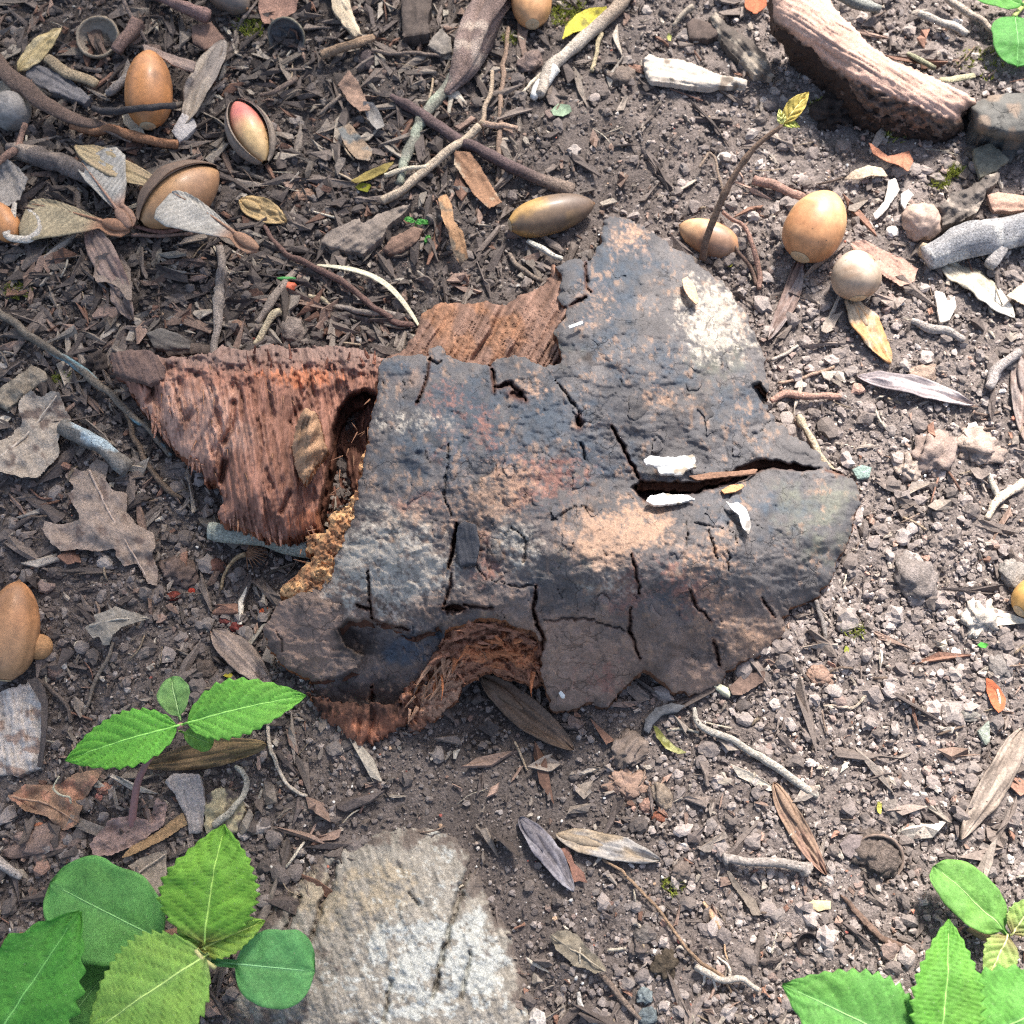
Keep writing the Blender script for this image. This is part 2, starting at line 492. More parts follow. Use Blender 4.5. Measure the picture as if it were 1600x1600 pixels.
def blade_geo(B, T, wl, wr, prof, nu=40, nv=7, fold=0.0, arch=0.0, wave=0.0, th=0.0003, roll=0.0, seed=1, vein=None, up=None, bend=0.0, tip_droop=0.0, edge=None):
    """thin solid blade from B to T; wl/wr half widths (m); prof(u)->0..1 ; returns V,F,u,v"""
    a, s, n, L = frame(np.asarray(B), np.asarray(T), roll, up)
    u = np.linspace(0, 1, nu); v = np.linspace(-1, 1, nv)
    U, Vv = np.meshgrid(u, v, indexing='ij')
    pl = prof(u, -1); pr = prof(u, 1)
    hw = np.where(Vv < 0, (wl * pl)[:, None], (wr * pr)[:, None])
    y = Vv * hw
    if edge is not None: y = y * (1 + (np.where(Vv < 0, edge(u, -1)[:, None], edge(u, 1)[:, None]) - 1) * np.abs(Vv) ** 7)
    wm = max(wl, wr)
    h = fold * np.abs(y) + arch * L * np.sin(np.pi * U) - tip_droop * L * U ** 3
    h = h + wave * (fbm(U * 5 + seed, Vv * 1.5 + 3, seed, 2) - 0.5) * 2
    if vein is not None: h = h + vein(U, Vv, y)
    P = np.asarray(B) + a * (U * L)[..., None] + s * (y + bend * L * np.sin(np.pi * U))[..., None] + n * h[..., None]
    V = P.reshape(-1, 3); Nn = len(V)
    i = np.arange(nu - 1)[:, None] * nv; j = np.arange(nv - 1)[None]
    top = np.stack([i + j, i + nv + j, i + nv + j + 1, i + j + 1], -1).reshape(-1, 4)
    Vb = V - n * th
    E = np.concatenate([np.arange(nu) * nv, (nu - 1) * nv + np.arange(1, nv), (np.arange(nu - 1)[::-1]) * nv + nv - 1, np.arange(nv - 1)[::-1][:-1]])
    E2 = np.roll(E, -1)
    rim = np.stack([E2, E, E + Nn, E2 + Nn], -1)
    return np.concatenate([V, Vb]), [top, top[:, ::-1] + Nn, rim], np.tile(U.ravel(), 2), np.tile(Vv.ravel(), 2)

def ico(sub):
    t = (1 + 5 ** 0.5) / 2
    v = np.array([[-1, t, 0], [1, t, 0], [-1, -t, 0], [1, -t, 0], [0, -1, t], [0, 1, t], [0, -1, -t], [0, 1, -t], [t, 0, -1], [t, 0, 1], [-t, 0, -1], [-t, 0, 1]], float)
    f = [[0, 11, 5], [0, 5, 1], [0, 1, 7], [0, 7, 10], [0, 10, 11], [1, 5, 9], [5, 11, 4], [11, 10, 2], [10, 7, 6], [7, 1, 8],
         [3, 9, 4], [3, 4, 2], [3, 2, 6], [3, 6, 8], [3, 8, 9], [4, 9, 5], [2, 4, 11], [6, 2, 10], [8, 6, 7], [9, 8, 1]]
    v /= np.linalg.norm(v[0])
    for _ in range(sub):
        vl = [tuple(x) for x in v]; cache = {}; nf = []
        def mid(i, j):
            k = (min(i, j), max(i, j))
            if k not in cache:
                m = (np.array(vl[i]) + np.array(vl[j])) / 2; m /= np.linalg.norm(m); vl.append(tuple(m)); cache[k] = len(vl) - 1
            return cache[k]
        for a, b, c in f:
            x, y, z = mid(a, b), mid(b, c), mid(c, a); nf += [[a, x, z], [b, y, x], [c, z, y], [x, y, z]]
        v = np.array(vl); f = nf
    return v, np.array(f)
ICO = [ico(i) for i in range(4)]

def rough_ball(sub, amp, seed, freq=1.6):
    v, f = ICO[sub]
    n1 = fbm(v[:, 0] * freq + 7 + seed, v[:, 1] * freq + v[:, 2] * 1.1 * freq + 3, seed, 3)
    n2 = fbm(v[:, 2] * freq + 5, v[:, 0] * freq - v[:, 1] * 0.7 * freq + 2 + seed, seed + 9, 3)
    return v * (1 + amp * 2 * (n1 + n2 - 1))[:, None], f

def lump(name, px, py, wpx, hpx, color, label=None, cat='stone', angle=0.0, zsq=0.6, amp=0.35, seed=1, sub=3, material=None, off=0.0, fn=None, parent=None, var=0.35, freq=1.6, group=None, sink=0.35):
    v, f = rough_ball(sub, amp, seed, freq)
    c = W(px, py, fn(px, py)) if fn is not None else G(px, py, 0.0)
    s = mpp(c)
    V = v * np.array([wpx / 2 * s, hpx / 2 * s, min(wpx, hpx) / 2 * s * zsq])
    ca, sa = math.cos(angle), math.sin(angle)
    V = np.stack([V[:, 0] * ca - V[:, 1] * sa, V[:, 0] * sa + V[:, 1] * ca, V[:, 2]], -1)
    V = V + c + np.array([0, 0, off + min(wpx, hpx) / 2 * s * zsq * (1 - 2 * sink)])
    nz = fbm(v[:, 0] * 3 + v[:, 2], v[:, 1] * 3 + seed, seed + 3, 3)
    o = mk(name, V, [f], np.asarray(color)[None] * (1 + var * 2 * (nz - 0.5))[:, None], material or M['stone'], parent, True)
    if label: tag(o, label, cat, group)
    if fn is None and parent is None: keep_px(px + np.array([-.3, 0, .3]) * wpx, py + np.array([0, 0, 0]))
    return o

def lathe(c, axis, prof, nseg=28, side=None):
    """prof: list of (along m, radius m) from point c along axis"""
    axis = np.asarray(axis, float) / np.linalg.norm(axis)
    ref = np.array([0, 0, 1.0]) if abs(axis[2]) < 0.9 else np.array([1.0, 0, 0])
    s = np.cross(axis, ref); s /= np.linalg.norm(s); t = np.cross(s, axis)
    a = np.linspace(0, 2 * np.pi, nseg, endpoint=False)
    pr = np.array(prof, float); k = len(pr)
    V = (np.asarray(c) + pr[:, 0, None, None] * axis + pr[:, 1, None, None] * (np.cos(a)[None, :, None] * s + np.sin(a)[None, :, None] * t)).reshape(-1, 3)
    i = np.arange(k - 1)[:, None] * nseg; j = np.arange(nseg)[None]; j2 = (j + 1) % nseg
    F = np.stack([i + j, i + j2, i + nseg + j2, i + nseg + j], -1).reshape(-1, 4)
    return V, F, np.repeat(np.linspace(0, 1, k), nseg), np.tile(a, k)
# ------------------------------------------------------------------ the ground
def ground_col(x, y):
    n1 = fbm(x * 14, y * 14, 77, 3); n2 = fbm(x * 120, y * 120, 78, 3); n3 = vn(x * 700, y * 700, 79)
    c = lin(112, 101, 95)[None] * (0.65 + 0.7 * n2)[:, None]
    c = c * (1 - 0.35 * sstep(0.45, 0.7, n1))[:, None] + lin(92, 81, 75)[None] * (0.35 * sstep(0.45, 0.7, n1))[:, None]
    c = c * (0.8 + 0.5 * n3)[:, None]
    return c * .86 + c.mean(1, keepdims=True) * .14

def build_ground():
    core = np.arange(-0.30, 0.3001, 0.00172)
    g = 0.00172; out = []; p = 0.30
    while p < 60:
        g *= 1.22; p += g; out.append(p)
    out = np.array(out)
    gx = np.concatenate([-out[::-1], core, out]); gy = np.concatenate([-out[::-1] + 0.0, core, out]) + 0.03
    X, Y = np.meshgrid(gx, gy)
    x = X.ravel(); y = Y.ravel()
    px, py = to_px(np.stack([x, y, 0 * x], -1))
    near = (np.abs(x) < 0.6) & (np.abs(y - 0.03) < 0.6)
    z = gz(x, y)
    smoothy = np.where(near, np.exp(-(((px - 800) / 190) ** 2 + ((py - 1290) / 170) ** 2)), 0)
    d = 0.0030 * (fbm(x * 160, y * 160, 41, 3) - 0.5) + 0.0016 * (fbm(x * 420, y * 420, 42, 2) - 0.5)
    z = z + np.where(near, d * (1 - 0.75 * smoothy), 0)
    dip = np.where(near, np.exp(-(((px - 480) / 120) ** 2 + ((py - 800) / 110) ** 2)) + 0.8 * np.exp(-(((px - 780) / 120) ** 2 + ((py - 1090) / 60) ** 2)), 0)
    z = z - 0.004 * dip
    far = np.maximum(np.abs(x), np.abs(y)) > 0.6
    z = z + np.where(far, 0.05 * (fbm(x * 0.7, y * 0.7, 90, 3) - 0.5) * np.clip((np.hypot(x, y) - 0.6) / 3, 0, 1), 0)
    C = ground_col(x, y)
    C = C * (1 - 0.18 * smoothy)[:, None]
    C = C * np.where(near, 1 - .38 * np.clip(sstep(1200, 500, px + .25 * py) * sstep(760, 470, py), 0, 1) + .34 * sstep(850, 1250, px), 1)[:, None]  # leaf mould darker at top left; sun on the right painted into the colour
    nx = len(gx)
    i = (np.arange(len(gy) - 1)[:, None] * nx + np.arange(nx - 1)[None]).ravel()
    F = np.stack([i, i + 1, i + nx + 1, i + nx], -1)
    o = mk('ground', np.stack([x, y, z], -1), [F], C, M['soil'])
    tag(o, 'dark crumbly forest soil under everything', 'ground', kind='structure')
build_ground()

# ------------------------------------------------------------------ the weathered root flush with the soil
RT = tps([(330, 1620, -2), (360, 1500, -1), (430, 1390, -1), (520, 1310, -2), (600, 1280, -3), (740, 1290, -3), (800, 1400, -3), (850, 1520, -3), (860, 1640, -3),
          (600, 1400, 9), (650, 1500, 12), (700, 1420, 8), (560, 1560, 12), (680, 1620, 13), (470, 1480, 6), (620, 1330, 6), (760, 1520, 7), (430, 1600, 6)])
def root_pos(px, py, sd):
    u = px * 0.93 - (py) * 0.36; v = px * 0.36 + py * 0.93      # the grain runs up and to the right
    px0, py0 = px, py
    px = px + 10 * (fbm(px0 / 14, py0 / 14, 811, 3) - .5); py = py + 10 * (fbm(px0 / 14, py0 / 14, 812, 3) - .5)
    z = RT(px, py) - 0.0035 * np.exp(-sd / 14)
    z = z + 0.0009 * (fbm(u / 9, v / 60, 5, 3) - 0.5) * 2 + 0.0010 * (fbm(px / 12, py / 12, 6, 3) - 0.5) * 2
    z = z + 0.0010 * (fbm(px / 4, py / 4, 9, 2) - 0.5) 
    for ln, w, dp in [([(735, 1350), (705, 1440), (690, 1500), (675, 1560)], 3.6, .006), ([(525, 1350), (500, 1420), (485, 1470)], 4.5, .006), ([(735, 1490), (720, 1560)], 3, .004), ([(612, 1530), (600, 1600)], 3, .004), ([(735, 1350), (745, 1310)], 3, .004), ([(640, 1395), (655, 1415)], 4, .003), ([(470, 1400), (440, 1470)], 3, .004)]:
        z = z - dp * np.exp(-(seg_dist(px, py, ln) / w) ** 2)
    P = W(px0, py0, z)
    P[:, 2] += gz(P[:, 0], P[:, 1]) + .0008
    return P
def root_col(px, py, sd):
    u = px * 0.93 - py * 0.36; v = px * 0.36 + py * 0.93
    n = fbm(px / 22, py / 22, 14, 4); g = fbm(u / 5, v / 40, 15, 3); s = fbm(px / 5, py / 5, 16, 3)
    c = lin(148, 141, 130)[None] * (0.55 + 0.8 * g)[:, None]
    def lay(c, col, w): return c * (1 - w[:, None]) + col[None] * w[:, None]
    ell = lambda x, y, a, b: np.exp(-(((px - x) / a) ** 2 + ((py - y) / b) ** 2))
    warm = ell(600, 1400, 90, 80) + ell(480, 1390, 60, 70)
    c = lay(c, lin(160, 146, 124), sstep(0.45, 0.75, warm * 0.75 + (n - 0.5) * 1.1 + (s - 0.5) * .6) * 0.8)
    white = ell(640, 1540, 95, 70) + ell(700, 1330, 40, 50) + ell(650, 1450, 70, 50) + ell(745, 1500, 50, 70)
    c = lay(c, lin(184, 186, 180), sstep(0.44, 0.74, white * 0.72 + (n - 0.5) * 1.6 + (s - 0.5) * .9) * 0.7)
    soil = sstep(0.50, 0.66, (1 - np.clip(sd / 60, 0, 1)) * 0.50 + (fbm(px / 20, py / 24, 19, 5, .6) - 0.16) * 0.85 + .12 * sstep(640, 460, px))
    c = lay(c, lin(100, 89, 82), soil * 0.9)
    t_ = fbm(px / 2.6, py / 2.6, 17, 2)
    return c * (0.6 + 0.45 * s + .35 * t_)[:, None]
o = slab('weathered_root', [(322, 1640), (335, 1560), (355, 1490), (400, 1410), (440, 1360), (500, 1305), (560, 1283), (640, 1280), (715, 1288), (745, 1330), (765, 1390), (800, 1430), (830, 1500), (850, 1570), (860, 1640)],
         root_pos, 0.012, 2.6, root_col, M['root'], rag=14, seed=4, rows=2, ragscale=24)
tag(o, 'pale weathered root or log face half buried in soil at bottom', 'root')

# ------------------------------------------------------------------ the big broken piece of bark
BZ = tps([(597, 560, 32), (690, 545, 31), (770, 572, 35), (640, 700, 47), (565, 750, 44), (530, 850, 41), (470, 930, 31), (430, 965, 24), (412, 985, 19), (480, 1050, 13),
          (560, 1000, 24), (610, 1050, 20), (520, 1115, 8), (560, 1165, 3), (640, 1125, 7), (690, 990, 34), (650, 850, 54), (640, 780, 56), (705, 850, 50), (700, 700, 55), (760, 800, 58), (840, 700, 63),
          (900, 600, 56), (880, 510, 44), (870, 430, 30), (910, 400, 20), (955, 340, 10), (1000, 430, 26), (1050, 380, 10), (1100, 470, 22), (1170, 510, 8), (1198, 600, 8),
          (1060, 580, 38), (980, 560, 50), (1000, 660, 46), (1130, 660, 30), (1200, 690, 18), (1285, 715, 9), (1000, 740, 42), (930, 775, 49), (1010, 785, 44), (1100, 740, 30), (1200, 735, 20), (1320, 760, 8), (1345, 790, 6),
          (1310, 880, 8), (1225, 965, 9), (1100, 800, 44), (1150, 860, 48), (1240, 840, 30), (1000, 860, 65), (1050, 950, 40), (900, 860, 66), (900, 950, 45), (850, 900, 55), (760, 945, 48),
          (830, 1000, 35), (860, 1085, 12), (900, 1112, 5), (950, 1060, 14), (1000, 1045, 16), (1080, 1085, 6), (1135, 1050, 8), (1200, 1010, 8), (1250, 915, 15)])
CRACKS = [([(672, 560), (668, 590), (650, 632)], 2.6, 5), ([(664, 560), (682, 568), (690, 566)], 2, 3), ([(768, 575), (771, 600), (772, 612)], 4, 7), ([(772, 606), (798, 600), (822, 626)], 5, 7), ([(798, 615), (815, 622)], 8, 6),
          ([(868, 590), (890, 625), (905, 640), (906, 660)], 2.3, 3.5), ([(904, 650), (905, 668)], 6, 6), ([(908, 690), (915, 718)], 4, 3), ([(955, 665), (972, 695), (985, 725), (1000, 748)], 3.2, 6),
          ([(700, 690), (698, 740), (692, 775), (706, 805)], 2.0, 3), ([(713, 815), (708, 850), (702, 888)], 3.4, 12), ([(706, 895), (702, 925), (690, 950)], 2.6, 4),
          ([(694, 950), (725, 952)], 8, 12), ([(725, 945), (750, 948), (770, 952)], 3, 4), ([(575, 890), (578, 930), (582, 966)], 2.2, 5), ([(556, 944), (568, 950), (581, 951)], 4, 5),
          ([(838, 915), (833, 950), (850, 1000), (842, 1030)], 3.2, 9), ([(800, 820), (822, 845), (820, 880)], 1.8, 2.5), ([(988, 865), (992, 890), (1000, 930)], 3, 4), ([(985, 950), (984, 985), (1000, 1030)], 3.0, 5),
          ([(1078, 920), (1090, 948), (1112, 972)], 2.6, 4), ([(1073, 815), (1072, 858)], 2, 3), ([(1108, 826), (1120, 875)], 2.4, 3.5), ([(1135, 815), (1153, 852)], 1.9, 2.5), ([(1137, 862), (1140, 895)], 2.2, 3), ([(1085, 818), (1130, 825)], 2.0, 2.2),
          ([(1290, 735), (1320, 742)], 2.4, 4), ([(1190, 935), (1210, 965)], 2.6, 4), ([(1115, 1000), (1125, 1040)], 3.5, 5), ([(770, 905), (800, 915), (835, 915)], 2.2, 2.5), ([(760, 905), (740, 880)], 2, 2),
          ([(850, 968), (930, 966)], 3, 3), ([(930, 970), (990, 990)], 3, 3), ([(930, 800), (900, 790), (860, 815)], 3, 2.6), ([(435, 985), (442, 1018)], 1.8, 2.2), ([(580, 965), (600, 975), (640, 985)], 3, 4),
          ([(915, 410), (916, 450), (925, 455)], 3.0, 5), ([(890, 478), (915, 462)], 3.0, 5), ([(690, 1075), (668, 1063)], 3, 4), ([(582, 1070), (580, 1110)], 3, 5), ([(1205, 655), (1170, 690)], 2, 2)]
rr_ = np.random.default_rng(5)
for _ in range(100):
    x = rr_.uniform(600, 1290); y = rr_.uniform(570, 1010)
    l = rr_.uniform(8, 30); a = math.radians(rr_.normal(82, 30))
    CRACKS.append(([(x, y), (x + l * 0.5 * math.cos(a) + rr_.normal(0, 1.5), y + l * 0.5 * math.sin(a)), (x + l * math.cos(a), y + l * math.sin(a))], rr_.uniform(1.3, 1.8), rr_.uniform(0.4, 1.5)))
GAP = [(985, 762), (1003, 748), (1040, 752), (1092, 750), (1140, 735), (1165, 722), (1190, 715), (1240, 722), (1292, 734), (1255, 739), (1200, 735), (1178, 745), (1150, 758), (1110, 768), (1080, 775), (1040, 778), (1005, 788)]
PEEL = [(524, 980), (545, 966), (590, 968), (640, 990), (672, 985), (690, 975), (693, 1005), (675, 1062), (652, 1076), (628, 1120), (540, 1135), (486, 1095), (478, 1066), (520, 1058), (558, 1042), (568, 1024), (540, 1014)]
PIT = [(1172, 598), (1192, 596), (1200, 625), (1194, 640), (1182, 622)]
def poly_in(poly, px, py, soft):
    m = pin(poly, px, py)
    d = seg_dist(px, py, list(poly) + [poly[0]])
    return np.where(m, sstep(0, soft, d), 0.0)
def bark_h(px, py, sd=None, fine=True):
    px = np.asarray(px, float); py = np.asarray(py, float)
    z = BZ(px, py)
    if not fine: return z
    wx = px + 10 * (fbm(px / 40, py / 40, 301, 2) - 0.5); wy = py + 10 * (fbm(px / 40, py / 40, 302, 2) - 0.5)
    z = z + 0.0020 * (fbm(wx / 46, wy / 46, 201, 3) - 0.5) * 2 + 0.0006 * (fbm(wx / 15, wy / 15, 202, 3) - 0.5) * 2
    rdg = 1 - np.abs(2 * fbm(wx / 26, wy / 34, 203, 3) - 1)
    z = z + 0.0005 * (rdg - 0.7) + 0.00035 * (fbm(px / 5, py / 5, 204, 3) - 0.5) * 2
    # flaky layers
    z = z + 0.0007 * sstep(0.44, 0.52, fbm(wx / 44, wy / 30, 207, 4)) + 0.0005 * sstep(0.50, 0.53, fbm(wx / 34, wy / 16, 208, 5, .6))
    sw = np.hypot(px - 655, (py - 710)) ; z = z + 0.0035 * np.exp(-(sw / 45) ** 2) + 0.0012 * np.sin(sw / 7) * np.exp(-(sw / 60) ** 2)
    z = z + 0.003 * np.exp(-(np.hypot(px - 1175, py - 595) / 18) ** 2) + 0.002 * np.exp(-(np.hypot(px - 960, (py - 560) * 1.5) / 22) ** 2)
    jx = px + 9 * (fbm(px / 11, py / 11, 311, 3) - 0.5); jy = py + 9 * (fbm(px / 11, py / 11, 312, 3) - 0.5)
    for ln, w, dp in CRACKS:
        lx = [p[0] for p in ln]; ly = [p[1] for p in ln]
        m = (px > min(lx) - 25) & (px < max(lx) + 25) & (py > min(ly) - 25) & (py < max(ly) + 25)
        if m.any():
            d, tt = seg_dist_t(jx[m], jy[m], ln); w = w * (.2 + .9 * fbm(px[m] / 10, py[m] / 10, 313, 3)) * (.3 + .75 * np.clip(4 * tt * (1 - tt), 0, 1) ** .5)
            z[m] = z[m] - dp * 0.001 * np.exp(-(d / w) ** 2) + dp * 0.00012 * np.exp(-((d - 2.6 * w) / (2 * w)) ** 2)
    z = z - 0.022 * poly_in(GAP, jx, jy, 8)
    z = z - 0.0085 * poly_in(PEEL, jx, jy, 5) - 0.010 * poly_in(PIT, jx, jy, 4)
    if sd is not None:
        z = z - 0.0035 * np.exp(-sd / 7)
    return z
def bark_pos(px, py, sd): return W(px, py, bark_h(px, py, sd))
PATCH = [  # kind, x, y, rx, ry, strength
    ('blue', 660, 705, 70, 75, 1), ('blue', 730, 630, 70, 55, 1), ('blue', 850, 640, 80, 70, .8), ('blue', 950, 470, 60, 110, 1), ('blue', 1000, 400, 50, 40, .7), ('blue', 620, 575, 60, 25, .8),
    ('blue', 1180, 800, 110, 45, .8), ('blue', 930, 720, 90, 50, .8), ('blue', 1040, 590, 70, 55, .7), ('blue', 1155, 640, 45, 50, 1), ('blue', 635, 1020, 50, 40, 1.3), ('blue', 690, 960, 18, 30, .8),
    ('blue', 1040, 950, 40, 25, .7), ('blue', 870, 800, 60, 20, .6), ('blue', 780, 700, 50, 60, .6),
    ('grey', 600, 870, 80, 70, 1), ('grey', 660, 890, 60, 60, .9), ('grey', 560, 900, 50, 40, .8), ('grey', 1110, 485, 42, 55, 1.3), ('grey', 1130, 520, 50, 40, .9), ('grey', 810, 850, 35, 40, 1.0), ('grey', 640, 660, 60, 16, .7), ('grey', 960, 900, 60, 40, .45),
    ('tan', 960, 830, 60, 35, 1.3), ('tan', 1000, 815, 50, 32, 1.1), ('tan', 930, 865, 55, 25, 1.0), ('tan', 755, 790, 60, 40, 1.0), ('tan', 800, 750, 40, 30, .9), ('tan', 985, 365, 32, 26, .9), ('tan', 930, 480, 30, 30, .7),
    ('tan', 1180, 1000, 60, 30, .9), ('tan', 1110, 870, 40, 40, .7), ('tan', 680, 950, 35, 25, .8), ('tan', 640, 810, 40, 20, .5), ('tan', 1115, 950, 40, 40, .7), ('tan', 1040, 620, 40, 16, .8), ('tan', 830, 600, 40, 22, .6),
    ('red', 760, 670, 26, 30, .9), ('red', 820, 760, 45, 40, .9), ('red', 975, 920, 35, 35, 1.0), ('red', 1060, 900, 50, 30, .7), ('red', 650, 790, 40, 22, .8), ('red', 760, 880, 30, 45, .9), ('red', 690, 690, 20, 40, .4), ('red', 1090, 940, 40, 30, .7),
    ('pink', 480, 990, 75, 60, 1.6), ('red', 600, 940, 50, 25, .6), ('pink', 860, 1000, 60, 40, 1.0), ('red', 940, 1060, 50, 40, .6), ('pink', 640, 600, 40, 30, .5), ('red', 700, 620, 40, 30, .5), ('pink', 1160, 960, 60, 40, .7), ('red', 880, 740, 50, 30, .5), ('pink', 920, 1050, 85, 60, 1.6), ('pink', 1090, 1065, 60, 40, 1.4), ('pink', 770, 930, 60, 35, .6), ('pink', 900, 970, 60, 20, .6),
    ('dark', 545, 1000, 30, 28, 1.4), ('dark', 530, 1095, 60, 30, 1.6), ('dark', 580, 1010, 25, 25, 1.0), ('dark', 600, 1085, 40, 30, 1.2), ('dark', 890, 800, 70, 25, .5), ('dark', 1110, 1010, 40, 25, .7), ('dark', 930, 560, 30, 20, .7), ('dark', 1060, 640, 60, 18, .6),
    ('olive', 1270, 790, 80, 40, .9), ('olive', 1120, 570, 60, 50, .6), ('olive', 890, 870, 60, 40, .5), ('olive', 870, 545, 40, 25, .7), ('olive', 1290, 850, 50, 40, .7)]
BC = {'blue': lin(72, 81, 91), 'grey': lin(184, 174, 160), 'tan': lin(176, 143, 119), 'red': lin(140, 100, 88), 'pink': lin(156, 130, 114), 'dark': lin(68, 60, 56), 'olive': lin(112, 112, 100)}
def bark_col(px, py, sd):
    n = fbm(px / 34, py / 34, 401, 4); s = fbm(px / 7, py / 7, 402, 4); t = fbm(px / 3.0, py / 3.0, 403, 2)
    warm = np.exp(-(((px - 560) / 150) ** 2 + ((py - 930) / 130) ** 2)) + sstep(900, 1010, py + 30 * (n - .5)) + .5 * np.exp(-(((px - 900) / 160) ** 2 + ((py - 860) / 60) ** 2))
    warm = np.clip(warm, 0, 1)[:, None]
    c = (lin(102, 98, 97)[None] * (1 - warm) + lin(122, 105, 95)[None] * warm) * (0.65 + 0.7 * n)[:, None]
    k = sstep(0.46, 0.60, fbm(px / 40, py / 40, 405, 4))
    c = c * (1 - 0.5 * k)[:, None] + lin(82, 82, 85)[None] * (0.5 * k)[:, None]
    W_ = {}
    for kind, x, y, rx, ry, st in PATCH:
        W_[kind] = W_.get(kind, 0) + st * np.exp(-(((px - x) / rx) ** 2 + ((py - y) / ry) ** 2))
    for i, kind in enumerate(['olive', 'blue', 'pink', 'red', 'grey', 'tan', 'dark']):
        w = W_[kind]
        nn = fbm(px / 18, py / 18, 500 + i, 4)
        fine = (s - 0.5) * 1.5 + (t - 0.5) * 1.1 if kind in ('grey', 'tan', 'red') else (s - 0.5) * 0.7
        m = sstep(0.16, 0.95, np.clip(w, 0, 1.25) * 0.72 + (nn - 0.5) * 1.1 + fine * .8) * sstep(0.0, 0.35, w)
        m = m * {'dark': .92, 'blue': .85, 'tan': .75}.get(kind, .85)
        c = c * (1 - m[:, None]) + (BC[kind][None] * (0.8 + 0.4 * s)[:, None]) * m[:, None]
    # scattered pale and rusty scuffs
    sc = sstep(0.56, 0.72, fbm(px / 9, py / 13, 520, 5, .65)) * 0.5 * sstep(0.35, 0.55, n)
    c = c * (1 - sc[:, None]) + lin(172, 140, 116)[None] * sc[:, None]
    # inner wood shows inside cracks and the gap
    inn = np.zeros(len(px))
    for ln, w, dp in CRACKS[:41]:
        if dp >= 4: inn = np.maximum(inn, np.exp(-(seg_dist(px, py, ln) / (w * 0.9)) ** 2))
    inn = np.maximum(inn, 0.85 * poly_in(GAP, px, py, 6))
    c = c * (1 - inn[:, None] * 0.8) + lin(92, 58, 44)[None] * (inn * 0.8)[:, None]
    return c * (0.80 + 0.26 * t)[:, None]
BARK_POLY = [(597, 560), (640, 555), (668, 557), (672, 543), (685, 541), (700, 558), (740, 566), (768, 572), (775, 562), (800, 556), (825, 560), (850, 574), (878, 565), (872, 545), (868, 520), (880, 500), (885, 478), (872, 470),
             (878, 440), (868, 414), (905, 404), (925, 410), (935, 385), (945, 345), (960, 338), (985, 345), (1010, 358), (1040, 380), (1075, 400), (1110, 425), (1140, 455), (1165, 490), (1180, 520), (1195, 560), (1200, 600), (1200, 640), (1215, 665),
             (1260, 690), (1285, 715), (1310, 735), (1338, 755), (1347, 785), (1335, 800), (1325, 850), (1310, 870), (1305, 895), (1280, 930), (1245, 945), (1225, 965), (1227, 990), (1205, 1010), (1160, 1035), (1130, 1050), (1130, 1068),
             (1110, 1078), (1075, 1085), (1045, 1075), (1020, 1055), (1008, 1043), (990, 1060), (965, 1085), (950, 1105), (920, 1098), (890, 1108), (865, 1113), (855, 1080), (845, 1045), (850, 1015), (838, 990), (815, 983), (790, 970), (755, 965),
             (725, 975), (700, 985), (690, 1005), (680, 1035), (672, 1065), (655, 1072), (640, 1095), (620, 1112), (590, 1122), (545, 1128), (515, 1118), (490, 1090), (482, 1060), (440, 1040), (420, 1010), (412, 985), (420, 968), (440, 940),
             (470, 925), (505, 918), (518, 890), (532, 850), (550, 815), (560, 770), (568, 720), (580, 660), (588, 610)]
bark = empty('broken_bark_piece', W(860, 800, 0.0), 'large blue-grey piece of broken bark with red rotten wood at its left end', 'bark')
def bark_rim(px, py, f):
    n = fbm(px / 4, py / 4, 611, 3)
    c = lin(150, 96, 62)[None] * (0.5 + 0.9 * n)[:, None]
    rgt = sstep(700, 900, px)[:, None]
    return c * (1 - 0.6 * rgt) + lin(80, 66, 58)[None] * 0.6 * rgt
slab('outer_bark', BARK_POLY, bark_pos, lambda px, py, sd: 0.0028 + 0.003 * fbm(px / 20, py / 20, 620, 2) + 0.005 * np.clip(sd / 40, 0, 1), 2.2, bark_col, M['bark'], bark, rag=6.5, seed=3, rows=3, rim=0.0012, rimcol=bark_rim, ragscale=13, under=lin(96, 62, 46))

# --- loose scales of bark lying proud of the surface
rs_ = np.random.default_rng(17)
cnt_ = 0
while cnt_ < 46:
    x, y = rs_.uniform(450, 1290), rs_.uniform(400, 1080)
    if not pin(BARK_POLY, [x], [y])[0] or seg_dist(np.array([x]), np.array([y]), BARK_POLY + [BARK_POLY[0]])[0] < 26 or pin(GAP, [x], [y])[0] or pin(PEEL, [x], [y])[0]: continue
    R_ = rs_.uniform(9, 24); an_ = np.sort(rs_.uniform(0, 6.283, 9))
    pl_ = [(x + R_ * rs_.uniform(.6, 1.15) * math.cos(t) * .8, y + R_ * rs_.uniform(.6, 1.15) * math.sin(t)) for t in an_]
    dk_ = rs_.uniform(.65, 1.25); hh = rs_.uniform(.0004, .0013); tx = rs_.normal(0, .00003)
    slab('bark_scale', pl_, lambda px, py, sd, hh=hh, tx=tx, x=x: W(px, py, bark_h(px, py) * .6 + (BZ(px, py) + .0012) * .4 + hh + tx * (px - x) - .0006 * np.exp(-sd / 2.5)), .0022, 2.4, lambda px, py, sd, dk=dk_: bark_col(px, py, sd) * dk, M['bark'], bark, rag=3.5, seed=cnt_ + 700, rows=1, ragscale=7)
    cnt_ += 1

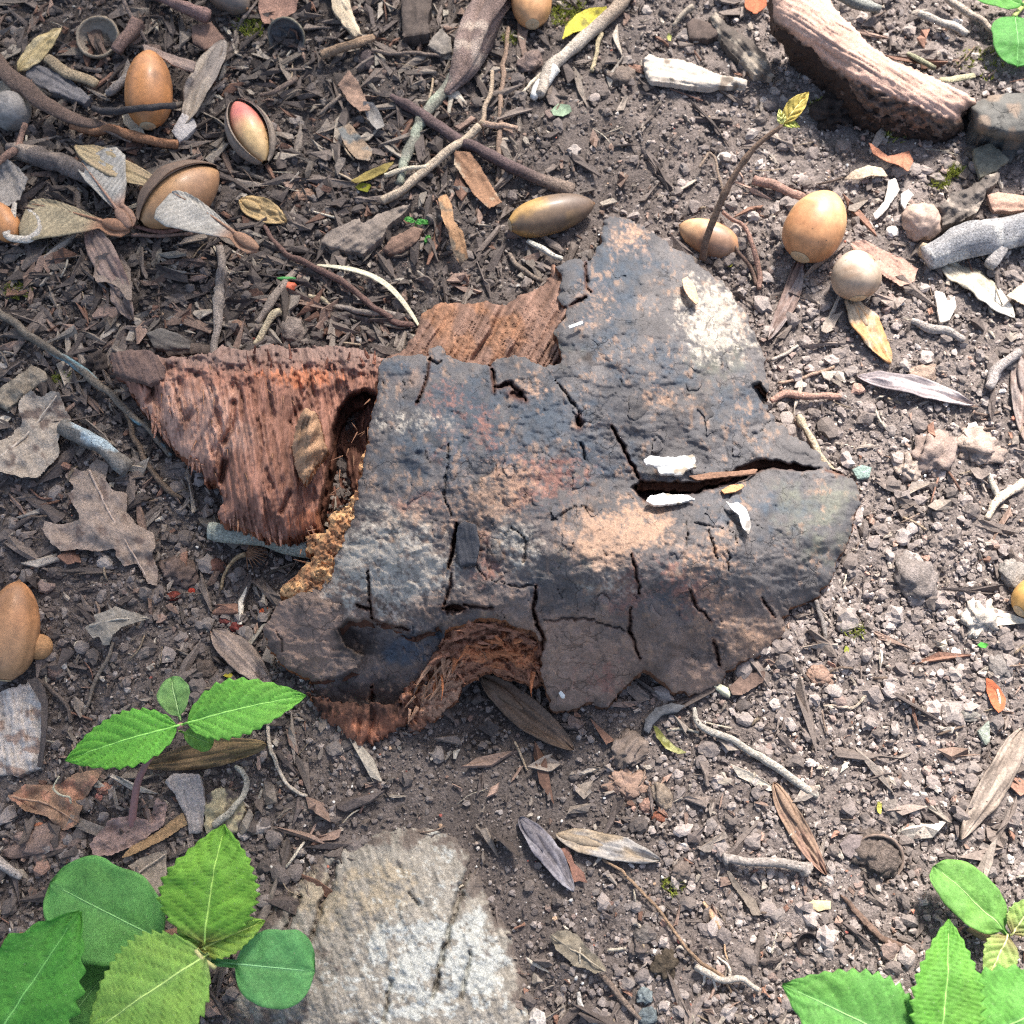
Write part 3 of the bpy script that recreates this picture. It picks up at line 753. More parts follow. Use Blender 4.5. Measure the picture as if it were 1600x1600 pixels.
# --- fibrous rotten wood
def fibre_fn(ang, w_across=3.2, w_along=55, seed=1):
    ca, sa = math.cos(ang), math.sin(ang)
    def f(px, py):
        al = px * ca + py * sa; ac = -px * sa + py * ca
        ac = ac + 5 * (fbm(px / 45, py / 45, seed + 31, 2) - 0.5)
        r = 0.5 * fbm(ac / w_across, al / w_along, seed, 3) + 0.5 * fbm(ac / (w_across * 3.2), al / (w_along * 1.3), seed + 3, 2)
        return r
    return f
LZ = tps([(175, 562, 12), (250, 560, 17), (330, 550, 19), (420, 543, 17), (500, 548, 17), (590, 566, 24), (215, 620, 10), (285, 700, 15), (340, 750, 20), (350, 810, 21), (440, 838, 20), (480, 828, 18), (300, 620, 25),
          (400, 640, 28), (455, 740, 28), (380, 760, 29), (430, 590, 27), (520, 590, 24), (490, 640, 20), (560, 640, 22), (580, 610, 25), (600, 700, 22), (590, 800, 18), (495, 790, 20), (540, 720, 22)])
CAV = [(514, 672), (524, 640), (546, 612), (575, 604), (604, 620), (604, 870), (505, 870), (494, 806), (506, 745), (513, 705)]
lf = fibre_fn(math.radians(80), 2.1, 75, 11)
def left_h(px, py, sd=None):
    fb = lf(px, py)
    top = sstep(612, 575, py + 26 * (fbm(px / 14, py / 9, 17, 3) - 0.5))
    st_ = fbm((px * .985 - py * .174) / 20, (px * .174 + py * .985) / 75, 720, 4)
    z = LZ(px, py) + 0.0020 * (sstep(.43, .48, st_) + sstep(.53, .57, st_) - 1) * (1 - .5 * top) + 0.0018 * (fb - 0.5) * 2 * (1 - 0.6 * top) + 0.0042 * (fbm(px / 19 + py / 60, py / 70, 16, 4) - 0.5) * 2 * (1 - top) + 0.0050 * (fbm(px / 11, py / 12, 18, 4) - 0.5) * 2 * top + 0.0005 * (fbm(px / 3, py / 14, 19, 2) - 0.5) * 2
    for ln, w, dp in [([(365, 630), (362, 670), (352, 690)], 5, 6), ([(352, 722), (346, 752)], 5, 8), ([(300, 645), (293, 655)], 4, 3), ([(452, 770), (440, 800)], 4, 5), ([(455, 660), (465, 640)], 6, 3), ([(225, 590), (240, 610), (235, 625)], 4, 4)]:
        z = z - dp * 0.001 * np.exp(-(seg_dist(px, py, ln) / w) ** 2)
    z = z - 0.021 * poly_in(CAV, px + 5 * (fb - .5), py, 13)
    if sd is not None: z = z - 0.004 * np.exp(-sd / 5)
    return z
def left_col(px, py, sd):
    fb = lf(px, py); n = fbm(px / 40, py / 40, 703, 3)
    ac_ = px * .985 - py * .174; al_ = px * .174 + py * .985
    s = .75 * fbm(ac_ / 1.9, al_ / 42, 702, 3) + .25 * fbm(px / 6, py / 9, 706, 3)
    c = lin(146, 106, 90)[None] * (0.4 + 1.2 * fb)[:, None]
    lightl = sstep(0.30, 0.65, np.exp(-(((px - 295) / 95) ** 2 + ((py - 665) / 100) ** 2)) + (n - 0.5)) * 0.7
    c = c * (1 - lightl[:, None]) + (lin(196, 156, 136)[None] * (0.55 + 0.9 * fb)[:, None]) * lightl[:, None]
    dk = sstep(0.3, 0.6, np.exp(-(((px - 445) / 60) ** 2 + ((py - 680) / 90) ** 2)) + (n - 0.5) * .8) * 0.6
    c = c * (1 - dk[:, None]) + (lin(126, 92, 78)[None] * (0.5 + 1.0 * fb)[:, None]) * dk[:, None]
    grey = sstep(590, 556, py + 22 * (s - 0.5) + 16 * (n - .5)) * 0.75
    c = c * (1 - grey[:, None]) + lin(128, 110, 102)[None] * (0.7 + .6 * s)[:, None] * grey[:, None]
    org = sstep(0.5, 0.7, np.exp(-(((px - 500) / 60) ** 2 + ((py - 815) / 25) ** 2)) + np.exp(-(((px - 470) / 110) ** 2 + ((py - 590) / 22) ** 2)) * .8 + (s - 0.5) * 1.0) * 0.7
    c = c * (1 - org[:, None]) + lin(176, 112, 80)[None] * (0.6 + .8 * s)[:, None] * org[:, None]
    cv = (poly_in(CAV, px, py, 10) * .7)[:, None]  # recess shade put into the colour, over dark red-brown rotted wood
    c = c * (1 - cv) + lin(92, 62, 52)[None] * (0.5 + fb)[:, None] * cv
    return c * (0.7 + 0.6 * s)[:, None]
LEFT_POLY = [(173, 562), (205, 553), (235, 552), (262, 560), (300, 556), (330, 552), (345, 540), (385, 548), (420, 536), (450, 545), (500, 540), (560, 545), (600, 562), (640, 640), (640, 780), (590, 830), (540, 822), (520, 842), (490, 826), (470, 838), (440, 842), (415, 838),
             (385, 828), (350, 818), (342, 800), (350, 782), (338, 750), (320, 752), (315, 732), (285, 712), (262, 690), (240, 660), (222, 640), (210, 618), (195, 600), (182, 590)]
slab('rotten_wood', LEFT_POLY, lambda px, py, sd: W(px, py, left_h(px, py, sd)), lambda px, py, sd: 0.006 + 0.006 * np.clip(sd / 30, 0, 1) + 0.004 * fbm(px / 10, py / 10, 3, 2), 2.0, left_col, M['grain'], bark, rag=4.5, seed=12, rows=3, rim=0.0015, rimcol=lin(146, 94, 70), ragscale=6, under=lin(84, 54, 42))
# lifted splinter on the rotten wood
sf = fibre_fn(math.radians(105), 3.0, 40, 61)
def spl_pos(px, py, sd):
    z = 0.036 + 0.004 * (py - 700) / 60 * -1 + 0.0028 * (sf(px, py) - 0.5) * 2 + 0.006 * np.exp(-((px - 485) / 18) ** 2) - 0.004 * np.exp(-sd / 6)
    z = z + 0.0012 * np.sin((py + 0.5 * px) / 5.0)
    return W(px, py, z)
def spl_col(px, py, sd):
    f = sf(px, py); s = vn((py + 0.5 * px) / 6, px / 12, 4)
    return lin(184, 146, 114)[None] * (0.3 + 0.75 * f + 0.5 * s)[:, None]
slab('lifted_splinter', [(462, 668), (468, 648), (478, 637), (492, 645), (500, 662), (506, 685), (511, 708), (498, 722), (488, 738), (476, 757), (466, 745), (460, 722), (456, 700)], spl_pos, 0.004, 1.8, spl_col, M['fibre'], bark, rag=3, seed=61, rows=2, rim=0.001, rimcol=lin(150, 100, 68), ragscale=5)
# orange broken edge of the bark
def edge_h(px, py, sd=None):
    z = BZ(px, py) - 0.0025 - 0.00035 * np.clip(570 - px + (py - 700) * -0.42, 0, 80) + 0.0030 * (fbm(px / 9, py / 6, 71, 3) - 0.5) * 2 + 0.0018 * (fbm(px / 3.5, py / 3, 72, 2) - 0.5) * 2
    if sd is not None: z = z - 0.004 * np.exp(-sd / 5)
    return z
def edge_col(px, py, sd):
    s = fbm(px / 4, py / 4, 73, 3); n = fbm(px / 20, py / 20, 74, 2)
    c = lin(222, 172, 122)[None] * (0.5 + 1.1 * s)[:, None]
    r = sstep(0.45, 0.65, n + 0.25 * np.exp(-(((px - 500) / 30) ** 2 + ((py - 845) / 30) ** 2)))[:, None] * .7
    return c * (1 - r) + lin(142, 94, 70)[None] * (0.5 + s)[:, None] * r
slab('broken_edge', [(594, 590), (590, 625), (582, 645), (576, 690), (562, 720), (560, 760), (546, 788), (516, 806), (512, 830), (478, 838), (480, 860), (492, 868), (475, 885), (455, 905), (437, 918), (444, 932), (470, 938), (500, 928), (535, 905), (560, 850), (575, 790), (590, 720), (602, 650), (605, 600)],
     lambda px, py, sd: W(px, py, edge_h(px, py, sd)), lambda px, py, sd: 0.007 + 0.004 * fbm(px / 8, py / 8, 75, 2), 2.0, edge_col, M['fibre'], bark, rag=5, seed=71, rows=3, rim=0.0015, rimcol=lin(170, 108, 66), ragscale=5, under=lin(110, 66, 42))
# fibrous wood behind the bark
uf = fibre_fn(math.radians(118), 3.0, 50, 81)
UZ = tps([(610, 562, 16), (655, 490, 12), (760, 468, 18), (860, 425, 22), (890, 470, 34), (885, 530, 36), (830, 570, 32), (760, 585, 28), (680, 560, 24), (780, 520, 27)])
def up_pos(px, py, sd): return W(px, py, UZ(px, py) + 0.0042 * (uf(px, py) - 0.5) * 2 - 0.006 * np.exp(-(seg_dist(px, py, [(795, 470), (770, 520), (740, 562)]) / 5) ** 2) - 0.004 * np.exp(-sd / 5) + 0.0012 * (fbm(px / 5, py / 5, 82, 2) - .5))
def up_col(px, py, sd):
    f = uf(px, py); s = fbm(px / 5, py / 5, 83, 3); n = fbm(px / 30, py / 30, 84, 2)
    c = lin(132, 104, 90)[None] * (0.4 + 1.2 * f)[:, None]
    o_ = sstep(0.5, .7, n + 0.35 * np.exp(-(((px - 700) / 50) ** 2 + ((py - 480) / 20) ** 2)) + 0.3 * np.exp(-(((px - 875) / 18) ** 2 + ((py - 440) / 30) ** 2)))[:, None] * .6
    return (c * (1 - o_) + lin(150, 108, 80)[None] * (0.5 + s)[:, None] * o_) * (0.7 + .6 * s)[:, None]
slab('rotten_wood', [(598, 560), (630, 548), (650, 520), (660, 488), (690, 472), (730, 474), (762, 470), (790, 478), (812, 462), (845, 448), (862, 430), (860, 412), (868, 416), (888, 445), (892, 470), (905, 500), (900, 560), (850, 595), (760, 595), (700, 585), (640, 580)],
     up_pos, lambda px, py, sd: 0.006 + 0.008 * np.clip(sd / 30, 0, 1), 2.2, up_col, M['fibre'], bark, rag=4, seed=81, rows=3, rim=0.0012, rimcol=lin(120, 80, 58), ragscale=6, under=lin(84, 54, 42))
# arch of layered wood under the bark's lower edge
AZ = tps([(740, 970, 38), (790, 972, 36), (830, 1000, 28), (845, 1050, 14), (760, 1050, 17), (720, 1070, 14), (690, 1005, 28), (660, 1085, 12), (640, 1145, 3), (700, 1110, 7), (780, 1010, 26)])
def arch_n(px, py):
    dx = px - 765; dy = (py - 1120) * 0.9
    r = np.hypot(dx, dy) + 26 * (fbm(px / 22, py / 22, 91, 4) - .5); th = np.arctan2(dy, dx) * 120
    return 0.5 * fbm(r / 4.0, th / 40, 92, 3) + 0.5 * fbm(r / 10.0, th / 60, 93, 2)
def arch_pos(px, py, sd):
    q = arch_n(px, py)
    return W(px, py, AZ(px, py) + 0.0052 * (q - 0.5) * 2 + 0.0035 * (fbm(px / 9, py / 7, 96, 3) - .5) * 2 - 0.004 * np.exp(-sd / 5) + 0.0012 * (fbm(px / 4, py / 4, 94, 2) - .5))
def arch_col(px, py, sd):
    q = arch_n(px, py); s = fbm(px / 5, py / 5, 95, 3)
    c = lin(166, 118, 94)[None] * (0.4 + 1.2 * q)[:, None]
    o_ = sstep(0.35, 0.6, np.exp(-(((px - 785) / 55) ** 2 + ((py - 1020) / 25) ** 2)) + (q - .5) * 1.5)[:, None] * 0.75
    c = c * (1 - o_) + lin(190, 122, 82)[None] * (0.45 + q)[:, None] * o_
    l_ = sstep(0.35, 0.6, np.exp(-(((px - 690) / 40) ** 2 + ((py - 1085) / 50) ** 2)) + (q - .5) * 1.2)[:, None] * 0.65
    c = c * (1 - l_) + lin(190, 152, 126)[None] * (0.45 + q)[:, None] * l_
    return c * (0.7 + .6 * s)[:, None]
slab('layered_wood', [(622, 1090), (650, 1060), (675, 1030), (690, 1000), (705, 975), (740, 955), (795, 955), (835, 975), (856, 1015), (850, 1060), (838, 1075), (815, 1062), (790, 1060), (768, 1048), (745, 1055), (722, 1070), (716, 1090), (700, 1108), (682, 1122), (662, 1136), (648, 1148), (632, 1150), (640, 1120)],
     arch_pos, lambda px, py, sd: 0.004 + 0.008 * np.clip(sd / 25, 0, 1), 2.0, arch_col, M['fibre'], bark, rag=4.5, seed=91, rows=3, rim=0.0014, rimcol=lin(146, 96, 70), ragscale=6, under=lin(84, 54, 42))
# stubby fibre ends at the lower left corner
kf = fibre_fn(math.radians(97), 6.5, 26, 101)
KZ = tps([(495, 1100, 9), (560, 1095, 14), (640, 1100, 12), (640, 1130, 5), (600, 1160, 2), (545, 1170, 1), (515, 1130, 3), (570, 1130, 8)])
def stub_pos(px, py, sd): return W(px, py, KZ(px, py) + 0.0050 * (kf(px, py) - 0.5) * 2 - 0.003 * np.exp(-sd / 4) - 0.005 * np.exp(-(seg_dist(px, py, [(582, 1110), (577, 1140), (570, 1170)]) / 5) ** 2))
def stub_col(px, py, sd):
    f = kf(px, py); s = fbm(px / 5, py / 5, 105, 3)
    c = lin(148, 100, 78)[None] * (0.4 + 1.2 * f)[:, None]
    d_ = sstep(1132, 1108, py + 22 * (s - .5))[:, None] * .85
    return (c * (1 - d_) + lin(72, 56, 50)[None] * d_) * (0.7 + .6 * s)[:, None]
slab('fibre_stub', [(482, 1085), (520, 1095), (580, 1100), (630, 1095), (650, 1100), (632, 1128), (612, 1140), (605, 1156), (592, 1150), (585, 1166), (568, 1160), (560, 1172), (544, 1164), (530, 1140), (515, 1128), (498, 1112)],
     stub_pos, 0.005, 2.0, stub_col, M['fibre'], bark, rag=9, seed=101, rows=2, rim=0.001, rimcol=lin(140, 92, 70), ragscale=5)
# splinters standing off the broken wood, each its own piece
def shard(x, y, ang, l, w, z, c, rise=0.0, seed=1):
    B = W(x, y, z); T = W(x + l * math.cos(ang), y + l * math.sin(ang), z + rise)
    m = mpp(B); hw = w / 2 * m
    V, F, u, v = blade_geo(B, T, hw, hw, lambda u, s: np.clip((1 - u ** 1.6) * (.75 + .5 * vn(u * 9 + s * 5, u * 0 + seed, seed)), .03, 1), 16, 5, -.5, .03 * math.sin(seed), .0004, hw * .9, .5 * math.sin(seed * 2.3), seed, bend=.05 * math.sin(seed * 1.7))
    st = fbm(v * 4 + 5, u * 2, seed, 3)
    mk('splinter', V, F, c[None] * (.35 + 1.3 * st)[:, None], M['fibre'], bark, False)
rq = np.random.default_rng(23)
for i in range(34):      # round the arch
    t = rq.uniform(0, 1); a0 = math.radians(185 + 165 * t); rad = rq.uniform(52, 88)
    x = 765 + rad * math.cos(a0) * 1.0; y = 1065 + rad * math.sin(a0) * 1.0
    if not (655 < x < 845 and 975 < y < 1085): continue
    shard(x, y, a0 + math.pi / 2 * (1 if rq.uniform() < .5 else -1) + rq.normal(0, .35), rq.uniform(16, 42), rq.uniform(4, 9), float(AZ(x, y)) + rq.uniform(.000, .004), (lin(186, 120, 82) if rq.uniform() < .5 else lin(158, 112, 90)) * rq.uniform(.6, 1.1), rq.uniform(-.004, .003), i + 1)
for i in range(16):      # down the lower left strand
    x = rq.uniform(632, 715); y = 1195 - x * .16 - rq.uniform(0, 70) + (690 - x) * .35
    shard(x, y, math.radians(rq.normal(118, 14)), rq.uniform(22, 48), rq.uniform(4, 9), max(float(AZ(x, y)), .003) + .002, lin(184, 142, 114) * rq.uniform(.6, 1.1), -rq.uniform(.002, .007), i + 60)
for i in range(22):      # ragged lower rim of the rotten wood
    t = rq.uniform(0, 1); k = rq.integers(0, 4); seg = [((222, 640), (285, 712)), ((285, 712), (340, 752)), ((342, 800), (415, 838)), ((415, 838), (500, 828))][k]
    x = seg[0][0] + (seg[1][0] - seg[0][0]) * t; y = seg[0][1] + (seg[1][1] - seg[0][1]) * t - 8
    shard(x, y, math.radians(rq.normal(80, 12)), rq.uniform(14, 30), rq.uniform(4, 8), float(left_h(np.array([x]), np.array([y]))[0]), lin(176, 132, 112) * rq.uniform(.6, 1.1), -rq.uniform(.001, .005), i + 90)
for i in range(20):      # fibre tips at the torn top and in the recess
    x = rq.uniform(350, 590); y = rq.uniform(548, 600) if i < 12 else rq.uniform(640, 800)
    if i >= 12: x = rq.uniform(520, 575)
    shard(x, y, math.radians(rq.normal(-95 if i < 12 else 85, 14)), rq.uniform(12, 30), rq.uniform(3, 7), float(left_h(np.array([x]), np.array([y]))[0]) + .001, lin(160, 112, 92) * rq.uniform(.6, 1.1), rq.uniform(.001, .005), i + 120)

# loose hairs of wood, joined: far too many and thin to tell apart
def hairs():
    V = []; F = []; C = []; n0 = 0
    r = np.random.default_rng(3)
    spots = [(LZ, LEFT_POLY, 150), (None, None, 0)]
    for i in range(70):
        if i < 25:
            x, y = r.uniform(230, 490), r.uniform(545, 835); z = float(left_h(np.array([x]), np.array([y]))[0]) if pin(LEFT_POLY, [x], [y])[0] else None; ang = math.radians(r.normal(80, 22))
        elif i < 50:
            x, y = r.uniform(640, 845), r.uniform(985, 1140); z = float(AZ(x, y)) if pin([(650, 1100), (690, 1000), (760, 970), (840, 1000), (840, 1055), (740, 1055), (640, 1145)], [x], [y])[0] else None; ang = math.radians(r.normal(70, 40))
        else:
            t = r.uniform(0, 1); x = 590 - 140 * t + r.normal(0, 6); y = 610 + 310 * t; z = float(edge_h(np.array([x]), np.array([y]))[0]); ang = math.radians(r.uniform(90, 250))
        if z is None: continue
        l = r.uniform(8, 24)
        p = np.array([W(x, y, z - .0005), W(x + l * .5 * math.cos(ang), y + l * .5 * math.sin(ang), z + r.uniform(0.001, .003)), W(x + l * math.cos(ang), y + l * math.sin(ang), z + r.uniform(.001, .005))])
        P = catmull(p, 5)
        v, f, u, a, _ = tube_geo(P, np.linspace(.0005, .00008, 5) * r.uniform(.5, 1.1), 4, i, 0)
        V.append(v); F.append([q + n0 for q in f]); n0 += len(v)
        C.append(np.tile(lin(160, 120, 96) * r.uniform(.5, 1.1), (len(v), 1)))
    o = mk('wood_fibres', np.concatenate(V), [np.concatenate([f[0] for f in F]), np.concatenate([f[1] for f in F])], np.concatenate(C), M['fibre'], bark)
    o['kind'] = 'stuff'
hairs()
BH = lambda px, py: float(bark_h(np.array([px], float), np.array([py], float))[0])
BHs = lambda px, py: float(BZ(px, py)) + 0.002
LH = lambda px, py: float(left_h(np.array([px], float), np.array([py], float))[0])
# ------------------------------------------------------------------ second piece of bark, upper right
S2 = tps([(1208, -5, 30), (1285, -10, 34), (1335, 45, 33), (1440, 112, 27), (1525, 158, 18), (1490, 182, 20), (1400, 150, 27), (1330, 118, 30), (1260, 65, 31), (1222, 35, 29), (1240, 85, 10), (1290, 130, 7), (1335, 190, 5), (1400, 208, 5), (1480, 218, 5), (1505, 190, 9)])
f2 = fibre_fn(math.radians(32), 3.4, 60, 131)
RIDGE = [(1205, 20), (1225, 38), (1262, 70), (1330, 122), (1400, 152), (1492, 184)]
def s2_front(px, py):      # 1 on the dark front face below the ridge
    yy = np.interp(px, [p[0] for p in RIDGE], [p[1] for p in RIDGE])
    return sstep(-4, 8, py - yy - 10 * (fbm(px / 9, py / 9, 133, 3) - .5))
def s2_pos(px, py, sd):
    fr = s2_front(px, py)
    z = S2(px, py) + 0.0014 * (f2(px, py) - .5) * 2 * (1 - .3 * fr) + 0.0036 * (fbm(px / 9, py / 7, 134, 3) - .5) * 2 * (0.10 + .8 * fr) - 0.003 * np.exp(-sd / 6)
    return W(px, py, z)
def s2_col(px, py, sd):
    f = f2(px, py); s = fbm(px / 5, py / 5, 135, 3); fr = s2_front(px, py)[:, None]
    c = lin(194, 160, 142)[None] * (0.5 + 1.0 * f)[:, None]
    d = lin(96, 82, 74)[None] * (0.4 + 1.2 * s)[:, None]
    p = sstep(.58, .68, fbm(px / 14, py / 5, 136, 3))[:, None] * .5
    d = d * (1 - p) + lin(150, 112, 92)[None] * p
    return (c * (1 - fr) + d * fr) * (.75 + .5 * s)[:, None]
b2 = slab('curved_bark_slab', [(1205, -12), (1240, -20), (1288, -14), (1310, 20), (1335, 42), (1362, 72), (1392, 92), (1440, 112), (1482, 132), (1522, 152), (1526, 165), (1500, 176), (1505, 200), (1480, 222), (1450, 215), (1420, 222), (1385, 208), (1340, 200), (1330, 170), (1305, 150), (1285, 128), (1262, 110), (1243, 92), (1232, 60), (1212, 40)],
          s2_pos, 0.007, 2.6, s2_col, M['grain2'], rag=4, seed=130, rows=3, rim=.0015, rimcol=lin(92, 74, 64), ragscale=7, keep=True, under=lin(60, 48, 42))
tag(b2, 'curved slab of pinkish brown bark with dark ragged front, top right', 'bark')
def slope_pos(h0, h1, ax, ay, rough=.0012, sc=14, seed=1, edge=.003):
    def f(px, py, sd):
        d = (px * ax + py * ay)
        return G(px, py, h0 + h1 * d + rough * 2 * (fbm(px / sc, py / sc, seed, 3) - .5) - edge * np.exp(-sd / 6))
    return f
def plain_col(c, var=.5, sc=6, seed=1, ang=None, along=40, c2=None, thr=.55):
    c = np.asarray(c, float)
    ff = fibre_fn(ang, 3.0, along, seed) if ang is not None else None
    def f(px, py, sd):
        s = fbm(px / sc, py / sc, seed, 3)
        k = s if ff is None else .35 * s + .65 * ff(px, py)
        out = c[None] * (1 + var * 2 * (k - .5))[:, None]
        if c2 is not None:
            w = sstep(thr, thr + .12, fbm(px / (sc * 3), py / (sc * 3), seed + 5, 3))[:, None]
            out = out * (1 - w) + np.asarray(c2)[None] * (1 + var * 2 * (k - .5))[:, None] * w
        return out
    return f
b3 = slab('dark_log_piece', [(1515, 165), (1545, 150), (1580, 145), (1660, 140), (1660, 218), (1600, 222), (1555, 218), (1520, 205)], slope_pos(.022, 0, 0, 0, .002, 20, 7, .014), .02, 3.5, plain_col(lin(92, 90, 86), .5, 8, 8, math.radians(5), 40, lin(118, 104, 92), .56), M['bark'], rag=3, seed=140, keep=True)
tag(b3, 'dark slate-grey lump of wood against the right picture edge', 'log')

# ------------------------------------------------------------------ flat chips and dead leaves traced one by one
def chip(name, label, cat, poly, color, off=1.5, th=1.2, curl=0.0, rough=.6, ang=None, var=.5, step=3.0, mt='wood', rag=1.5, c2=None, thr=.55, seed=None, tilt=(0, 0), keep=True, fn=None, midrib=None, ridge=0.0, rim=None, group=None):
    P = np.array(poly, float); cx, cy = P.mean(0); R = max(np.ptp(P[:, 0]), np.ptp(P[:, 1])) / 2
    seed = seed or int(cx * 3 + cy) % 900 + 1
    ff = fibre_fn(ang, 3.0, 40, seed) if ang is not None else None
    def pos(px, py, sd):
        dx = (px - cx) / R; dy = (py - cy) / R
        h = off * .001 + curl * .001 * (dx * dx + dy * dy - .4) + tilt[0] * .001 * dx + tilt[1] * .001 * dy
        h = h + rough * .001 * 2 * (fbm(px / 16, py / 16, seed + 1, 3) - .5)
        if ff is not None: h = h + (rough + .3) * .001 * 2 * (ff(px, py) - .5)
        if ridge: h = h + ridge * .001 * (fbm(px / 26, py / 26, seed + 4, 2) - .5) * 2
        if th > .8: h = h - min(th * .3, .8) * .001 * np.exp(-sd / 3)
        if fn is not None: return W(px, py, np.array([fn(a, b) for a, b in zip(px, py)]) + h)
        return G(px, py, h)
    o = slab(name, poly, pos, th * .001, step, plain_col(color, var, 6, seed, ang, 40, c2, thr), M[mt], rag=rag, seed=seed, rows=2 if th > .8 else 1, rim=rim, keep=keep, ragscale=6)
    tag(o, label, cat, group)
    if midrib:
        pts = [(a, b, off + .5 + (curl * ((((a - cx) / R) ** 2 + ((b - cy) / R) ** 2) - .4)) + tilt[0] * (a - cx) / R + tilt[1] * (b - cy) / R) for a, b in midrib]
        twig('midrib', pts, [2.6, 1.2], np.asarray(color) * 1.5, parent=o, material=M['dead'], seg=5, lift=0, keepout=False, rough=.05)
    return o
oakc = lin(158, 140, 126)
chip('oak_leaf', 'pale dead oak leaf lying torn at the left picture edge', 'leaf', [(-12, 690), (12, 684), (35, 662), (28, 640), (30, 622), (48, 608), (62, 622), (78, 612), (92, 612), (100, 635), (112, 655), (98, 664), (90, 690), (92, 712), (70, 735), (60, 746), (30, 745), (0, 737), (-12, 735)], lin(172, 158, 142), 5, .35, 3, 1.0, None, .3, 3.5, 'dead', 2.5, lin(120, 104, 94), .6, midrib=[(0, 715), (50, 670), (88, 618)], ridge=2.5)
chip('oak_leaf', 'lobed grey-brown oak leaf below the bluish stick', 'leaf', [(65, 827), (70, 815), (95, 820), (125, 812), (118, 795), (105, 772), (116, 762), (100, 742), (115, 730), (132, 738), (150, 715), (170, 725), (165, 750), (175, 765), (198, 770), (198, 800), (215, 820), (240, 833), (244, 850), (236, 868), (248, 890), (246, 915), (230, 912), (220, 892), (213, 880), (195, 885), (181, 868), (180, 856), (152, 862), (128, 858), (96, 860), (80, 850)], oakc, 4.5, .35, -2, .8, None, .25, 3.0, 'dead', 2.0, lin(124, 106, 96), .6, midrib=[(140, 735), (170, 800), (205, 860), (228, 900)], ridge=2.5)
chip('oak_leaf', 'small curled lobed leaf with a thin stalk on bare soil', 'leaf', [(132, 980), (150, 970), (145, 960), (165, 955), (180, 948), (205, 955), (236, 965), (212, 973), (192, 980), (176, 992), (170, 1008), (160, 1008), (155, 994), (145, 998)], lin(146, 138, 126), 6, .35, -3, .8, None, .25, 2.5, 'dead', 1.5, midrib=[(140, 978), (185, 968), (230, 965)], ridge=1.5)
chip('dead_leaf', 'folded brown dead leaf beside a thin reddish seedling stem', 'leaf', [(12, 1244), (40, 1226), (92, 1226), (112, 1210), (166, 1198), (150, 1222), (135, 1245), (126, 1266), (122, 1288), (100, 1298), (72, 1276), (36, 1266)], lin(150, 120, 98), 4, .35, 2, 1.0, None, .3, 3, 'dead', 2, lin(178, 132, 108), .55, midrib=[(12, 1244), (70, 1255), (120, 1285)], ridge=3)
chip('dead_leaf', 'thin tan strip of dead leaf under the plant at lower left', 'leaf', [(188, 1342), (205, 1322), (245, 1300), (286, 1268), (292, 1288), (255, 1313), (215, 1332)], lin(166, 134, 98), 3, .35, 2, .6, math.radians(-35), .35, 2.6, 'dead', 1.2)
chip('dead_leaf', 'pinkish shreds of leaf beside the grey wood chip', 'leaf', [(140, 1318), (175, 1278), (205, 1275), (232, 1282), (245, 1245), (262, 1258), (255, 1290), (215, 1318), (175, 1336), (145, 1338)], lin(158, 132, 122), 2.5, .4, 2, 1.2, math.radians(-20), .4, 2.6, 'dead', 3, ridge=2)
chip('dead_leaf', 'grey dead leaf standing between the big green leaves', 'leaf', [(200, 1352), (225, 1338), (260, 1328), (260, 1380), (256, 1425), (246, 1462), (236, 1420), (222, 1372)], lin(152, 138, 124), 4, .35, 2, .8, None, .3, 3, 'dead', 1.5, midrib=[(205, 1372), (258, 1335)])
chip('wood_chip', 'grey splintered wood chip standing near the white root', 'wood chip', [(257, 1222), (270, 1208), (312, 1209), (318, 1240), (322, 1262), (316, 1300), (296, 1304), (288, 1272), (272, 1240)], lin(158, 148, 142), 5, 3, 0, .6, math.radians(80), .5, 2.2, 'wood', 1.5, tilt=(0, -2))
chip('wood_chip', 'yellowish crumbly wood piece between grey chip and white root', 'wood chip', [(322, 1242), (345, 1228), (375, 1240), (382, 1264), (370, 1300), (345, 1306), (322, 1302), (318, 1288)], lin(172, 158, 126), 5, 4, 0, 1.4, None, .5, 2.2, 'wood', 2.5, lin(96, 86, 80), .55)
chip('bark_flake', 'whitish weathered bark flake at left edge under the acorn', 'bark', [(-15, 1085), (15, 1076), (48, 1064), (62, 1080), (70, 1112), (64, 1160), (66, 1200), (30, 1212), (-15, 1210)], lin(186, 176, 166), 4, 5, 0, 1.6, math.radians(84), .6, 2.4, 'wood', 4, lin(146, 126, 114), .56)
chip('bark_strip', 'dark leathery strip curving over the whitish bark flake', 'bark', [(42, 1062), (58, 1058), (70, 1075), (75, 1100), (72, 1150), (66, 1198), (58, 1198), (64, 1150), (64, 1100)], lin(84, 76, 72), 8, .8, -2, .5, math.radians(85), .3, 2.2, 'wood', 1)
chip('dead_leaf', 'ragged olive-brown leaf on fine soil right of the pale root', 'leaf', [(858, 1462), (872, 1454), (888, 1453), (904, 1462), (916, 1480), (935, 1494), (948, 1516), (930, 1522), (915, 1513), (900, 1512), (888, 1500), (870, 1484)], lin(128, 118, 102), 3, .35, 2.5, 1.0, None, .3, 2.4, 'dead', 2, ridge=1.5, midrib=[(862, 1462), (905, 1490), (945, 1518)])
chip('wood_chip', 'long grey weathered wood chip with deep grain above the bark', 'wood chip', [(500, 378), (512, 362), (548, 345), (562, 340), (566, 350), (590, 335), (625, 322), (645, 318), (628, 336), (606, 352), (600, 368), (568, 396), (545, 392), (520, 388)], lin(128, 116, 106), 6, 5, 0, 1.0, math.radians(-35), .6, 2.2, 'wood', 1.5, tilt=(0, -1), rim=.0006)
